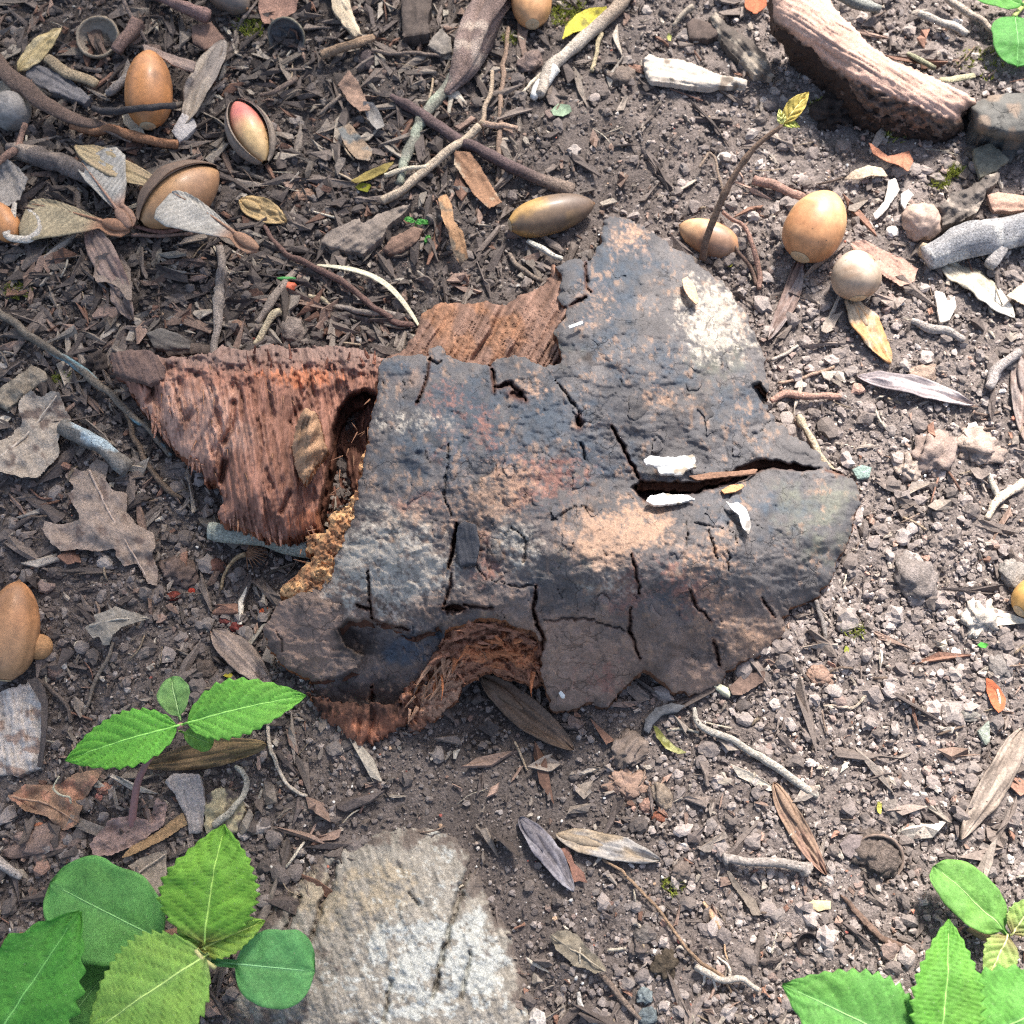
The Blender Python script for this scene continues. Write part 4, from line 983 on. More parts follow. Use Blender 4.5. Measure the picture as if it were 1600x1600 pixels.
chip('wood_chip', 'short brown wood chip tucked under the long grey chip', 'wood chip', [(598, 388), (612, 372), (648, 353), (662, 358), (652, 376), (622, 396), (606, 396)], lin(122, 98, 84), 4, 4, 0, .9, math.radians(-30), .5, 2.2, 'wood', 2)
chip('dead_leaf', 'bright orange-brown leaf scrap at the right edge', 'leaf', [(1540, 1058), (1551, 1063), (1562, 1074), (1572, 1092), (1570, 1106), (1560, 1114), (1549, 1100), (1542, 1080)], lin(186, 104, 70), 3, .35, 2, .5, None, .2, 2, 'dead', .6)
chip('dead_leaf', 'yellow-green leaf caught under the pale forked twig', 'leaf', [(878, 62), (884, 40), (900, 22), (922, 12), (948, 10), (952, 26), (936, 36), (918, 46), (898, 50)], lin(178, 168, 62), 4, .35, 3, .5, None, .25, 2.4, 'dead', .8, lin(120, 112, 50), .6)
chip('dead_leaf', 'small grey-green leaf scrap on soil left of center top', 'leaf', [(860, 172), (872, 162), (890, 164), (894, 174), (880, 182), (864, 180)], lin(128, 146, 120), 2.5, .3, 1, .4, None, .3, 2, 'dead', .8)
chip('dead_leaf', 'pinkish brown leaf at the top edge above a tilted acorn cup', 'leaf', [(404, -10), (466, -10), (464, 14), (458, 30), (430, 38), (410, 36), (404, 14)], lin(150, 116, 100), 3, .35, 1.5, .7, None, .25, 3, 'dead', 1.5)
chip('wood_chip', 'dark block of rotten wood at the top edge', 'wood chip', [(626, -14), (674, -12), (674, 10), (668, 30), (672, 52), (630, 58), (628, 20)], lin(82, 72, 66), 8, 7, 0, 1.0, math.radians(88), .4, 2.6, 'wood', 2)
chip('bark_strip', 'cream split strip of bark at the top beside the dark block', 'bark', [(515, -12), (545, -14), (548, 10), (556, 32), (566, 54), (556, 58), (538, 40), (520, 16)], lin(190, 172, 146), 6, 2, 0, .8, math.radians(60), .5, 2.2, 'wood', 1.5)
chip('bark_flake', 'grey bark flake wedged behind the thick brown branch', 'bark', [(672, 62), (690, 42), (704, 60), (706, 82), (690, 84), (668, 72)], lin(122, 114, 106), 6, 2, 0, 1, None, .5, 2.6, 'wood', 2)
chip('wood_chip', 'bone-white split stick lying on soil left of the top-right bark', 'wood chip', [(1004, 92), (1014, 84), (1032, 92), (1058, 92), (1092, 102), (1122, 116), (1168, 124), (1166, 134), (1124, 134), (1108, 138), (1050, 130), (1016, 126), (1010, 112)], lin(184, 172, 158), 6, 3, 0, .9, math.radians(12), .4, 2.2, 'pale', 1.6, lin(120, 108, 96), .62)
chip('bark_flake', 'lichen-grey flake leaning under the curved bark slab', 'bark', [(1108, 26), (1118, 18), (1140, 42), (1170, 60), (1196, 84), (1210, 120), (1180, 116), (1152, 92), (1132, 70)], lin(148, 136, 122), 6, 4, 0, 1.6, math.radians(45), .5, 2.6, 'wood', 2.5, lin(84, 76, 70), .5)
chip('wood_chip', 'dark flat wood piece left of the lichen-grey flake', 'wood chip', [(1072, 36), (1084, 28), (1118, 38), (1126, 52), (1110, 62), (1078, 60)], lin(84, 72, 66), 5, 3, 0, .8, None, .4, 2.6, 'wood', 1.5)
chip('dead_leaf', 'rust-orange leaf at the top edge near the curved bark', 'leaf', [(1160, -14), (1200, -14), (1198, 10), (1182, 22), (1166, 14)], lin(170, 98, 66), 4, .4, 1, .6, None, .3, 3, 'dead', 1.5)
chip('dead_leaf', 'curled copper leaf under the front of the curved bark slab', 'leaf', [(1358, 222), (1372, 232), (1388, 244), (1404, 240), (1420, 236), (1428, 250), (1420, 268), (1404, 258), (1385, 252), (1364, 240)], lin(176, 122, 96), 6, .4, 4, .8, None, .25, 2.4, 'dead', 1.2, ridge=2)
chip('dead_leaf', 'arched pale straw leaf in front of the curved bark slab', 'leaf', [(1318, 280), (1334, 266), (1356, 258), (1378, 262), (1388, 276), (1362, 274), (1340, 280)], lin(206, 184, 158), 4, .4, -3, .4, None, .2, 2.4, 'dead', .8)
chip('wood_chip', 'white hourglass-shaped chip near the brown-shelled acorn at right', 'wood chip', [(1388, 282), (1400, 278), (1406, 296), (1396, 312), (1380, 334), (1368, 344), (1364, 334), (1382, 314), (1386, 298)], lin(192, 182, 172), 3, 1, 0, .5, math.radians(-55), .2, 2.2, 'pale', .8)
chip('wood_chip', 'small white round chip beside the hourglass-shaped one', 'wood chip', [(1408, 302), (1420, 296), (1428, 304), (1418, 318), (1414, 328), (1408, 318)], lin(194, 186, 178), 3, 1, 0, .5, None, .15, 2.2, 'pale', .8)
chip('bark_flake', 'dark crumbling bark crust above the forked grey stick', 'bark', [(1468, 322), (1490, 300), (1510, 296), (1540, 276), (1562, 268), (1560, 282), (1540, 300), (1530, 330), (1500, 346), (1472, 352)], lin(96, 88, 82), 8, 6, 0, 2.2, math.radians(-35), .6, 2.6, 'wood', 3, lin(150, 138, 126), .58)
chip('bark_flake', 'flat grey-green bark flake right of the copper leaf', 'bark', [(1520, 232), (1548, 222), (1578, 250), (1550, 270), (1532, 278), (1524, 256)], lin(124, 120, 106), 6, 2, 0, .8, None, .4, 2.8, 'wood', 2)
chip('dead_leaf', 'pinkish leaf fragment touching the round pale nut', 'leaf', [(1328, 378), (1350, 374), (1384, 392), (1412, 404), (1434, 420), (1428, 440), (1408, 448), (1382, 432), (1352, 408), (1334, 394)], lin(176, 142, 126), 3, .4, 2, .7, math.radians(32), .3, 2.6, 'dead', 1.5, ridge=1)
chip('wood_chip', 'white forked chip below the large pale seed wing at right', 'wood chip', [(1460, 454), (1474, 456), (1482, 470), (1492, 462), (1494, 480), (1484, 500), (1468, 504), (1464, 480)], lin(196, 186, 174), 3, 1.2, 0, .6, None, .2, 2.2, 'pale', 1)
chip('dead_leaf', 'pale leaf piece at right edge under the grey stick', 'leaf', [(1572, 462), (1600, 440), (1640, 436), (1640, 480), (1600, 476)], lin(204, 186, 164), 4, .4, 2, .5, None, .2, 3, 'dead', 1)
chip('wood_chip', 'pinkish splinter above the grey stick at right edge', 'wood chip', [(1542, 304), (1560, 300), (1640, 312), (1640, 326), (1580, 330), (1552, 330)], lin(176, 144, 126), 6, 2, 0, .6, math.radians(6), .3, 2.6, 'wood', 1)
chip('dead_leaf', 'dark brown leaf folded over the left long twig top', 'leaf', [(150, 400), (165, 395), (190, 398), (204, 420), (206, 470), (196, 466), (184, 448), (166, 440), (150, 440), (146, 432)], lin(140, 124, 112), 6, .4, 3, 1, None, .3, 2.8, 'dead', 1.5, ridge=2)
chip('wood_chip', 'ribbed dark grey wood chip above the rotten wood', 'wood chip', [(228, 520), (252, 512), (276, 520), (298, 532), (296, 545), (262, 548), (240, 542)], lin(104, 98, 92), 4, 3, 0, .8, math.radians(15), .5, 2.4, 'wood', 1.5)
chip('bark_flake', 'flat dark flake by the right end of ribbed grey chip', 'bark', [(300, 535), (330, 540), (332, 556), (300, 552), (262, 556), (256, 545)], lin(92, 80, 72), 3, 2, 0, .6, None, .3, 2.6, 'wood', 1.5)
chip('bark_flake', 'square brown bark flake on the tip of the rotten wood', 'bark', [(172, 552), (205, 546), (238, 548), (258, 572), (258, 592), (232, 600), (214, 592), (196, 590), (178, 582)], lin(110, 90, 82), 20, 3, 0, 1.0, math.radians(70), .4, 2.2, 'wood', 2, keep=False)
chip('bark_flake', 'mottled crumbly bark fragment above the torn pale oak leaf', 'bark', [(0, 605), (25, 590), (50, 570), (72, 582), (75, 594), (50, 608), (30, 625), (10, 640), (-12, 632)], lin(136, 124, 108), 4, 3, 0, 1.5, None, .6, 2.6, 'wood', 2.5)
chip('dead_leaf', 'brown shovel-shaped leaf right of the dark purple twig', 'leaf', [(710, 235), (735, 238), (752, 262), (772, 296), (784, 316), (764, 326), (742, 306), (722, 276), (710, 258)], lin(146, 110, 84), 5, .4, 2, .5, math.radians(55), .25, 2.6, 'dead', 1.2, lin(170, 150, 126), .62)
chip('dead_leaf', 'curled tan leaf tube standing above the bark', 'leaf', [(684, 308), (698, 304), (706, 320), (710, 345), (724, 362), (732, 404), (718, 414), (706, 388), (700, 360), (692, 345)], lin(168, 130, 96), 8, .5, -5, .6, math.radians(72), .3, 2.4, 'dead', 1.2, lin(118, 104, 88), .55)
chip('dead_leaf', 'pointed brown leaf scrap left of the green-grey twig', 'leaf', [(528, 132), (545, 108), (560, 128), (572, 156), (580, 172), (562, 174), (544, 158)], lin(150, 122, 104), 5, .4, 2, .8, None, .3, 2.4, 'dead', 1.2, ridge=1.5)
chip('dead_leaf', 'grey curled leaf scrap beneath the pointed brown one', 'leaf', [(566, 158), (584, 160), (596, 180), (602, 198), (588, 202), (574, 186)], lin(140, 134, 128), 5, .4, 2, .6, None, .3, 2.4, 'dead', 1)
chip('dead_leaf', 'tan and grey leaf scrap between split acorn and dark twig', 'leaf', [(528, 200), (546, 192), (566, 216), (582, 234), (578, 252), (556, 248), (538, 226)], lin(150, 128, 106), 4, .4, 2, .8, None, .35, 2.4, 'dead', 1.2, lin(116, 116, 112), .52)
chip('dead_leaf', 'olive leaf sliver under the straw twig fork', 'leaf', [(548, 282), (572, 268), (600, 256), (616, 252), (604, 268), (580, 280), (556, 286)], lin(148, 130, 72), 4, .4, 1.5, .4, math.radians(-25), .3, 2.2, 'dead', .8)
chip('bark_flake', 'broad dark flake lying beside the upper dark acorn', 'bark', [(300, 40), (330, 34), (352, 60), (320, 78), (300, 66)], lin(120, 96, 84), 4, 2, 0, .8, None, .3, 2.6, 'wood', 1.5)
chip('wood_chip', 'blue-grey weathered stick end under the long curved strip', 'wood chip', [(40, 108), (52, 98), (90, 112), (120, 132), (142, 152), (132, 162), (100, 150), (62, 136), (42, 122)], lin(116, 112, 112), 5, 4, 0, 1.2, math.radians(28), .6, 2.4, 'wood', 2)
chip('wood_chip', 'pale lilac chip between the acorn and the silver key', 'wood chip', [(268, 205), (284, 176), (302, 184), (308, 198), (292, 214), (280, 222)], lin(170, 164, 160), 5, 2, 0, .8, None, .25, 2.2, 'wood', 1)
chip('dead_leaf', 'pale translucent scrap under the foot of the orange acorn', 'leaf', [(190, 178), (206, 176), (222, 200), (230, 216), (212, 210), (194, 194)], lin(196, 184, 162), 4, .4, 1, .4, None, .2, 2.2, 'dead', .8)
chip('bark_flake', 'narrow bark flake leaning on the orange acorn top', 'bark', [(222, 68), (240, 74), (270, 86), (306, 96), (302, 112), (276, 104), (252, 90), (226, 78)], lin(148, 128, 116), 12, 1, 0, .6, math.radians(20), .4, 2.2, 'wood', 1)
chip('dead_leaf', 'ragged grey leaf at the left edge above the white loop', 'leaf', [(-12, 262), (12, 248), (30, 262), (44, 280), (30, 312), (14, 322), (-12, 318)], lin(150, 142, 134), 6, .4, 3, 1, math.radians(60), .3, 2.6, 'dead', 1.5, ridge=2)
chip('dead_leaf', 'beige leaf corner at the very left above the grey gall', 'leaf', [(-14, 126), (10, 126), (18, 136), (12, 152), (-14, 165)], lin(160, 148, 130), 6, .4, 1, .4, None, .2, 2.6, 'dead', .8)
# white splinters lying on the bark
chip('white_splinter', 'upper broad white splinter lying beside the bark gap', 'splinter', [(1006, 716), (1018, 712), (1046, 714), (1084, 710), (1088, 730), (1070, 736), (1066, 741), (1034, 740), (1022, 728), (1010, 726)], lin(206, 204, 198), 4.5, 1.5, 0, .5, math.radians(-3), .3, 1.8, 'pale', 2.6, lin(150, 138, 122), .62, fn=BHs, keep=False)
chip('white_splinter', 'lower narrow white splinter lying beside the bark gap', 'splinter', [(1008, 782), (1016, 774), (1040, 771), (1076, 774), (1086, 780), (1060, 786), (1022, 790)], lin(206, 204, 198), 5, 1.5, 0, .5, math.radians(-3), .3, 1.8, 'pale', 2.4, lin(150, 138, 122), .62, fn=BHs, keep=False)
chip('white_splinter', 'curved whitish shred on the bark right of the gap', 'splinter', [(1133, 782), (1142, 788), (1152, 784), (1166, 794), (1174, 818), (1170, 836), (1160, 824), (1154, 804), (1144, 796)], lin(206, 202, 194), 4.5, .8, 0, .5, None, .25, 2.0, 'pale', .8, lin(130, 124, 118), .6, fn=BHs, keep=False)
chip('white_splinter', 'tiny white sliver on the upper dark bark', 'splinter', [(888, 509), (910, 501), (912, 505), (890, 513)], lin(226, 222, 214), 4.5, .6, 0, .2, None, .1, 1.6, 'pale', .4, fn=BHs, keep=False)
chip('seed_scale', 'tan seed scale on the pale crust of the upper bark', 'seed', [(1066, 436), (1074, 432), (1086, 446), (1092, 470), (1088, 476), (1076, 464), (1068, 450)], lin(206, 168, 136), 5, .8, -1, .2, None, .1, 1.8, 'key', .5, fn=BHs, keep=False)
chip('seed_scale', 'orange-tan seed husk inside the bark gap', 'seed', [(1126, 766), (1140, 758), (1160, 756), (1164, 760), (1150, 768), (1132, 771)], lin(196, 144, 100), 2, 1, -1, .2, None, .1, 1.8, 'key', .4, fn=BHs, keep=False)
chip('wood_splinter', 'long brown splinter bridging the bark gap', 'splinter', [(1075, 744), (1110, 738), (1150, 736), (1186, 732), (1180, 740), (1140, 744), (1090, 750)], lin(128, 98, 80), 1, 1.2, 0, .4, math.radians(-6), .4, 1.8, 'wood', .8, fn=BHs, keep=False)
chip('bark_flake', 'dark flake lying across the bark crack near the red scar', 'bark', [(715, 822), (726, 814), (744, 820), (750, 850), (744, 880), (716, 884), (712, 850)], lin(70, 70, 74), 2.2, 2, 0, .5, math.radians(80), .3, 2.0, 'bark', 1, fn=BHs, keep=False)
chip('grain_of_sand', 'white rice-shaped speck on the lower flap of bark', 'speck', [(873, 1082), (877, 1079), (883, 1086), (882, 1091), (877, 1090)], lin(228, 226, 218), 2.5, 1, 0, .1, None, .05, 1.4, 'pale', .2, fn=BHs, keep=False)
# bits under and right of the bark
chip('stalk_piece', 'cream cut stalk sticking out under the lower bark edge', 'stalk', [(1112, 1074), (1122, 1066), (1144, 1078), (1140, 1090)], lin(204, 200, 170), 3, 3, 0, .3, math.radians(30), .2, 2, 'pale', .5)
chip('dead_leaf', 'dusky brown leaf beside the cream cut stalk', 'leaf', [(1140, 1072), (1160, 1054), (1196, 1048), (1192, 1066), (1160, 1086), (1144, 1086)], lin(118, 96, 84), 3, .5, 1, .6, None, .3, 2.4, 'dead', 1.2)
chip('leaf_sliver', 'yellow-green leaf sliver on dark soil below the bark', 'leaf', [(1020, 1132), (1028, 1136), (1040, 1152), (1056, 1166), (1074, 1176), (1060, 1178), (1040, 1170), (1026, 1152)], lin(176, 172, 116), 2.5, .4, 1, .3, math.radians(40), .3, 2, 'dead', .6, lin(120, 118, 60), .55)
chip('bark_curl', 'dark grey curl of bark on soil below the bark', 'bark', [(1006, 1142), (1008, 1124), (1024, 1106), (1048, 1098), (1072, 1102), (1060, 1112), (1036, 1116), (1022, 1130), (1014, 1146)], lin(92, 92, 94), 4, 2.5, 0, .6, None, .3, 2.2, 'wood', 1)
chip('dead_leaf', 'reddish strip pinned under the blue-grey ash key', 'leaf', [(876, 1326), (888, 1324), (898, 1350), (912, 1362), (918, 1380), (904, 1376), (896, 1380), (890, 1352)], lin(132, 96, 82), 2, .4, 1, .4, None, .3, 2.2, 'dead', 1.2)
chip('dead_leaf', 'grey-brown leaf strip on soil right of the fallen root', 'leaf', [(1134, 1360), (1142, 1362), (1160, 1390), (1180, 1406), (1190, 1430), (1176, 1430), (1160, 1404), (1146, 1386)], lin(128, 116, 104), 2.5, .4, 1, .4, math.radians(55), .3, 2.2, 'dead', .8)
chip('bark_strip', 'rotting dark strip running toward the lower right plant', 'bark', [(1312, 1398), (1326, 1404), (1350, 1430), (1380, 1462), (1420, 1478), (1436, 1488), (1428, 1496), (1392, 1482), (1362, 1456), (1334, 1426)], lin(108, 88, 76), 3, 2, 0, 1, math.radians(42), .5, 2.2, 'wood', 1.6)
chip('wood_chip', 'pale yellow flake on soil near the black curled cup', 'wood chip', [(1260, 1412), (1270, 1406), (1298, 1408), (1298, 1420), (1280, 1424), (1266, 1418)], lin(206, 184, 146), 2.5, 1, 0, .5, None, .25, 2, 'pale', 1)
chip('bark_flake', 'flat purple-grey flake left of the soil-filled acorn cup', 'bark', [(1312, 1318), (1328, 1302), (1348, 1306), (1344, 1322), (1330, 1342), (1318, 1334)], lin(122, 110, 106), 2.5, 1, 0, .4, None, .2, 2.2, 'wood', 1)
chip('stone_flake', 'pale teal flat flake right of the bark tip', 'stone', [(1332, 734), (1346, 726), (1362, 730), (1358, 746), (1340, 748)], lin(140, 158, 148), 3, 1.5, 0, .4, None, .2, 2.2, 'stone', 1)
chip('stone_flake', 'pale green triangular flake at the lower right edge', 'stone', [(1528, 1142), (1546, 1124), (1547, 1160), (1540, 1164)], lin(158, 164, 150), 2.5, 1.5, 0, .3, None, .2, 2.2, 'stone', .6)

# ------------------------------------------------------------------ acorns, cups and galls
def acorn(label, base, tip, width, c1, c2=None, z=None, streak=.26, blotch=None, group=None, zt=None, parts=True, fn=None):
    """base and tip in photo pixels, width in pixels"""
    c2 = c1 * 1.35 if c2 is None else c2
    m = mpp(G((base[0] + tip[0]) / 2, (base[1] + tip[1]) / 2, 0.006)); r = width / 2 * m
    z0 = (r * .78 if z is None else z * .001); z1 = z0 if zt is None else zt * .001
    B = G(base[0], base[1], z0); T = G(tip[0], tip[1], z1)
    ax = T - B; L = np.linalg.norm(ax); ax /= L
    u = np.concatenate([[0.0, .012, .04], np.linspace(.08, .92, 18), [.95, .975, .99, 1.0]])
    prof = np.clip(1 - np.abs(2 * np.clip(u, 0, 1) ** .82 - 1) ** 2.25, 0, 1) ** .60
    prof[0] = .30; prof[1] = max(prof[1], .36); prof[-1] = .04
    root = empty('acorn', np.array([(B + T)[0] / 2, (B + T)[1] / 2, min(B[2], T[2]) - r]), label, 'acorn', group)
    V, F, uu, aa = lathe(B, ax, np.stack([u * L, prof * r], -1), 30)
    uu = np.repeat(u, 30)
    k = len(u) * 30
    V = np.concatenate([V, [B, T]]); uu = np.append(uu, [0, 1]); aa = np.append(aa, [0, 0])
    j = np.arange(30); j2 = (j + 1) % 30
    T_ = np.concatenate([np.stack([j2, j, np.full(30, k)], -1), np.stack([j + k - 30, j2 + k - 30, np.full(30, k + 1)], -1)])
    sd = int(base[0] * 7 + base[1]) % 500
    st = fbm(np.cos(aa) * 4 + 9, np.sin(aa) * 4 + uu * .6, sd, 3)
    n = fbm(uu * 3, np.cos(aa) * 1.2 + 4, sd + 2, 3)
    w = sstep(.2, .9, uu + (n - .5) * .5)[:, None]
    C = (c1[None] * (1 - w) + c2[None] * w) * (1 + streak * 2 * (st - .5) + .2 * (n - .5))[:, None]
    if blotch is not None:
        bw = sstep(blotch[1], blotch[1] + .12, fbm(uu * 2.4 + 3, np.cos(aa + 1) * .9 + 2, sd + 8, 3))[:, None] * .8
        C = C * (1 - bw) + np.asarray(blotch[0])[None] * bw
    mk('nut', V, [F, T_], C, M['acorn'], root)
    if parts:
        V, F, a, b = lathe(B - ax * r * .02, ax, [(-r * .03, r * .02), (-r * .035, r * .16), (-r * .02, r * .28), (r * .02, r * .34)], 20)
        mk('basal_scar', V, [F], lin(196, 172, 138) * .8, M['gall'], root)
        V, F, a, b = lathe(T - ax * r * .05, ax, [(0, r * .15), (r * .05, r * .08), (r * .09, r * .05), (r * .12, r * .012)], 12)
        mk('point', V, [F], lin(120, 84, 54), M['acorn'], root)
    n_ = 12
    keep_px(np.linspace(base[0], tip[0], n_), np.linspace(base[1], tip[1], n_))
    return root
orange = lin(178, 120, 72)
acorn('glossy orange acorn crossed by a thin dark twig, upper left', (231, 197), (234, 80), 72, orange, lin(188, 130, 82), zt=13, blotch=(lin(140, 96, 62), .56))
acorn('olive-brown acorn with a dark hole lying above the bark', (797, 352), (928, 318), 60, lin(176, 138, 84), lin(112, 92, 76), blotch=(lin(104, 88, 76), .5))
acorn('large tan acorn cut off by the left picture edge', (4, 1062), (30, 908), 86, lin(168, 128, 92), lin(188, 132, 88), zt=13, blotch=(lin(150, 108, 74), .58))
acorn('brown acorn cut off by the top edge beside moss', (832, 38), (828, -60), 64, lin(190, 142, 98), lin(172, 126, 88))
acorn('bright tan acorn with one flat end at right', (1250, 402), (1300, 302), 92, lin(176, 126, 86), lin(198, 156, 112), zt=14, blotch=(lin(166, 116, 78), .6))
acorn('round pale brown acorn seen end-on at right', (1341, 466), (1334, 392), 76, lin(168, 146, 124), lin(182, 164, 146), z=9, zt=13, blotch=(lin(150, 122, 98), .56))
acorn('mottled tan acorn half hidden behind the bark tip', (1152, 392), (1062, 352), 56, lin(178, 132, 98), lin(190, 150, 112), z=0.5, zt=2.5, blotch=(lin(150, 118, 96), .56))
acorn('dull dark acorn at the top edge, left of center', (330, -28), (386, 14), 54, lin(124, 110, 96), lin(110, 98, 88), parts=True)
acorn('yellow-brown acorn barely showing at the right edge', (1592, 955), (1650, 905), 62, lin(190, 146, 84), lin(200, 150, 90))
acorn('orange-brown acorn hidden under leaves at the left edge', (22, 372), (-16, 318), 46, lin(190, 132, 84), lin(180, 126, 82))
def split_acorn(label, base, tip, width, ckern, ck2, openside, wide=1.0, huskc=lin(120, 104, 92), pink=None):
    m = mpp(G((base[0] + tip[0]) / 2, (base[1] + tip[1]) / 2, .006)); r = width / 2 * m
    B = G(base[0], base[1], r * .8); T = G(tip[0], tip[1], r * .85)
    ax = T - B; L = np.linalg.norm(ax); ax /= L
    root = empty('split_acorn', np.array([(B + T)[0] / 2, (B + T)[1] / 2, 0]), label, 'acorn')
    u = np.linspace(0, 1, 22); prof = np.clip(np.sin(np.pi * u ** .95), 0.02, 1) ** .6
    V, F, uu, aa = lathe(B, ax, np.stack([u * L, prof * r], -1), 28)
    n = fbm(uu * 3, np.cos(aa) + 3, 33, 3); w = sstep(.3, .8, n)[:, None]
    C = ckern[None] * (1 - w) + ck2[None] * w
    if pink is not None:
        w = sstep(pink[1], pink[2], uu + .25 * (n - .5))[:, None] * .8; C = C * (1 - w) + pink[0][None] * w
    mk('kernel', V, [F], C, M['acorn'], root)
    # the husk: part of a larger shell peeled open on the side that faces up
    s0 = np.cross(ax, [0, 0, 1.0]); s0 /= np.linalg.norm(s0); t0 = np.cross(s0, ax)
    a0, a1 = openside
    a = np.linspace(a0, a1, 26); rr = r * 1.13 * wide
    Vs = []
    uu2 = np.linspace(-.02, 1.03, 20); pf = np.clip(np.sin(np.pi * np.clip((uu2 + .03) / 1.07, 0, 1) ** .95), .05, 1) ** .6
    for q in (rr, rr * .92):
        e = 1 + .05 * (vn(uu2 * 6, uu2 * 0 + q * 999, 5) - .5)
        Vs.append((B + (uu2 * L)[:, None, None] * ax + (pf * q * e)[:, None, None] * (np.cos(a)[None, :, None] * s0 + np.sin(a)[None, :, None] * t0)).reshape(-1, 3))
    na = len(a); nu = len(uu2); N = na * nu
    i = np.arange(nu - 1)[:, None] * na; j = np.arange(na - 1)[None]
    f = np.stack([i + j, i + j + 1, i + na + j + 1, i + na + j], -1).reshape(-1, 4)
    E = np.concatenate([np.arange(na), np.arange(1, nu) * na + na - 1, (nu - 1) * na + np.arange(na - 1)[::-1], np.arange(1, nu - 1)[::-1] * na]); E2 = np.roll(E, -1)
    V = np.concatenate(Vs); nz = fbm(np.tile(np.repeat(uu2, na), 2) * 4, np.tile(np.tile(a, nu), 2) * 2, 8, 3)
    C = huskc[None] * (.7 + .6 * nz)[:, None]; C[N:] = C[N:] * .6
    mk('husk', V, [f, f[:, ::-1] + N, np.stack([E, E2, E2 + N, E + N], -1)], C, M['husk'], root)
    keep_px(np.linspace(base[0], tip[0], 10), np.linspace(base[1], tip[1], 10))
split_acorn('split acorn with a pink and yellow kernel in a grey husk', (413, 252), (368, 160), 54, lin(206, 172, 122), lin(196, 150, 106), (math.radians(142), math.radians(398)), 1.2, lin(150, 136, 122), (lin(196, 100, 100), .30, .75))
split_acorn('split brown acorn under a ribbed maple seed, upper left', (222, 348), (340, 268), 84, lin(178, 136, 96), lin(156, 118, 88), (math.radians(100), math.radians(262)), 1.07, lin(112, 92, 78))

def cup(label, px, py, d, axis, color, incol, fill=None, depth=.55, z=None, warp=0.0):
    m = mpp(G(px, py, .004)); r = d / 2 * m
    c = G(px, py, r * depth * .9 if z is None else z * .001)
    ax = np.array(axis, float); ax /= np.linalg.norm(ax)
    root = empty('acorn_cup', c - np.array([0, 0, r * depth]), label, 'acorn cup')
    t = np.linspace(0, 1, 14)
    outer = [(-r * depth * 1.08 * math.cos(x * math.pi / 2) * 1.0, r * 1.0 * math.sin(x * math.pi / 2) ** .8) for x in t]
    inner = [(-r * depth * .86 * math.cos(x * math.pi / 2), r * .88 * math.sin(x * math.pi / 2) ** .75) for x in t[::-1]]
    V, F, uu, aa = lathe(c, ax, outer + [(r * .03, r * .96)] + inner, 36)
    k = np.arange(len(V)) // 36
    jit = (fbm(np.cos(aa) * 9 + k * .9, np.sin(aa) * 9 + k * .7, 3, 2) - .5)
    V = V + (V - c) * (jit * (.10 if True else 0))[:, None]
    if warp: V = V + np.outer(warp * r * np.cos(2 * aa), ax)
    C = np.where((k < 15)[:, None], np.asarray(color)[None], np.asarray(incol)[None]) * (.75 + .5 * fbm(np.cos(aa) * 5 + k, np.sin(aa) * 5, 4, 3))[:, None]
    mk('bowl', V, [F], C, M['gall'], root)
    V, F, uu, aa = lathe(c - ax * r * depth * .80, ax, [(.0003, 1e-5), (.0003, r * .22), (.0002, r * .40), (-.0004, r * .44)], 24)
    mk('cup_scar', V, [F], np.asarray(incol) * .6, M['gall'], root)
    if fill is not None:
        v, f = rough_ball(3, .38, 5, 3.2)
        V = v * np.array([r * .93, r * .9, r * .42]); V = V + c - ax * r * .02 + np.array([0, r * .18, 0])
        mk('soil_fill', V, [f], np.asarray(fill)[None] * (.6 + .8 * fbm(v[:, 0] * 4, v[:, 1] * 4, 6, 3))[:, None], M['soil'], root)
    a = np.linspace(0, 6.28, 20); keep_px(px + d * .4 * np.cos(a), py + d * .4 * np.sin(a)); keep_px(px, py)
cup('empty round acorn cup facing up near the top left corner', 152, 57, 68, (-.02, -.30, 1), lin(136, 122, 104), lin(134, 122, 108), depth=.7)
cup('dark acorn cup tipped on its side at the top', 447, 58, 60, (-.15, -.85, .55), lin(112, 106, 92), lin(92, 90, 90), depth=.6)
cup('soil-filled broken acorn cup on soil at lower right', 1372, 1342, 80, (-.25, -.35, 1), lin(126, 108, 96), lin(104, 90, 80), fill=lin(112, 100, 92), depth=.4, z=.8, warp=.12)
cup('small black curled cup near the bottom right plant', 1262, 1475, 36, (.2, -.3, 1), lin(56, 48, 46), lin(50, 42, 40), depth=.6)
lump('gall', 25, 187, 60, 60, lin(136, 130, 124), 'round grey gall ball at the left edge below the beige leaf', 'gall', zsq=1.0, amp=.06, seed=4, material=M['gall'], sink=.15, freq=3)
lump('gall', 67, 1015, 40, 40, lin(178, 134, 92), 'small smooth tan ball touching the large tan acorn', 'gall', zsq=1.0, amp=.03, seed=5, material=M['gall'], sink=.12, var=.15)
lump('gall', 1435, 357, 58, 60, lin(164, 142, 128), 'rough crumbly ball beside the grey forked stick', 'gall', zsq=.95, amp=.16, seed=6, material=M['gall'], sink=.2, freq=2.6)

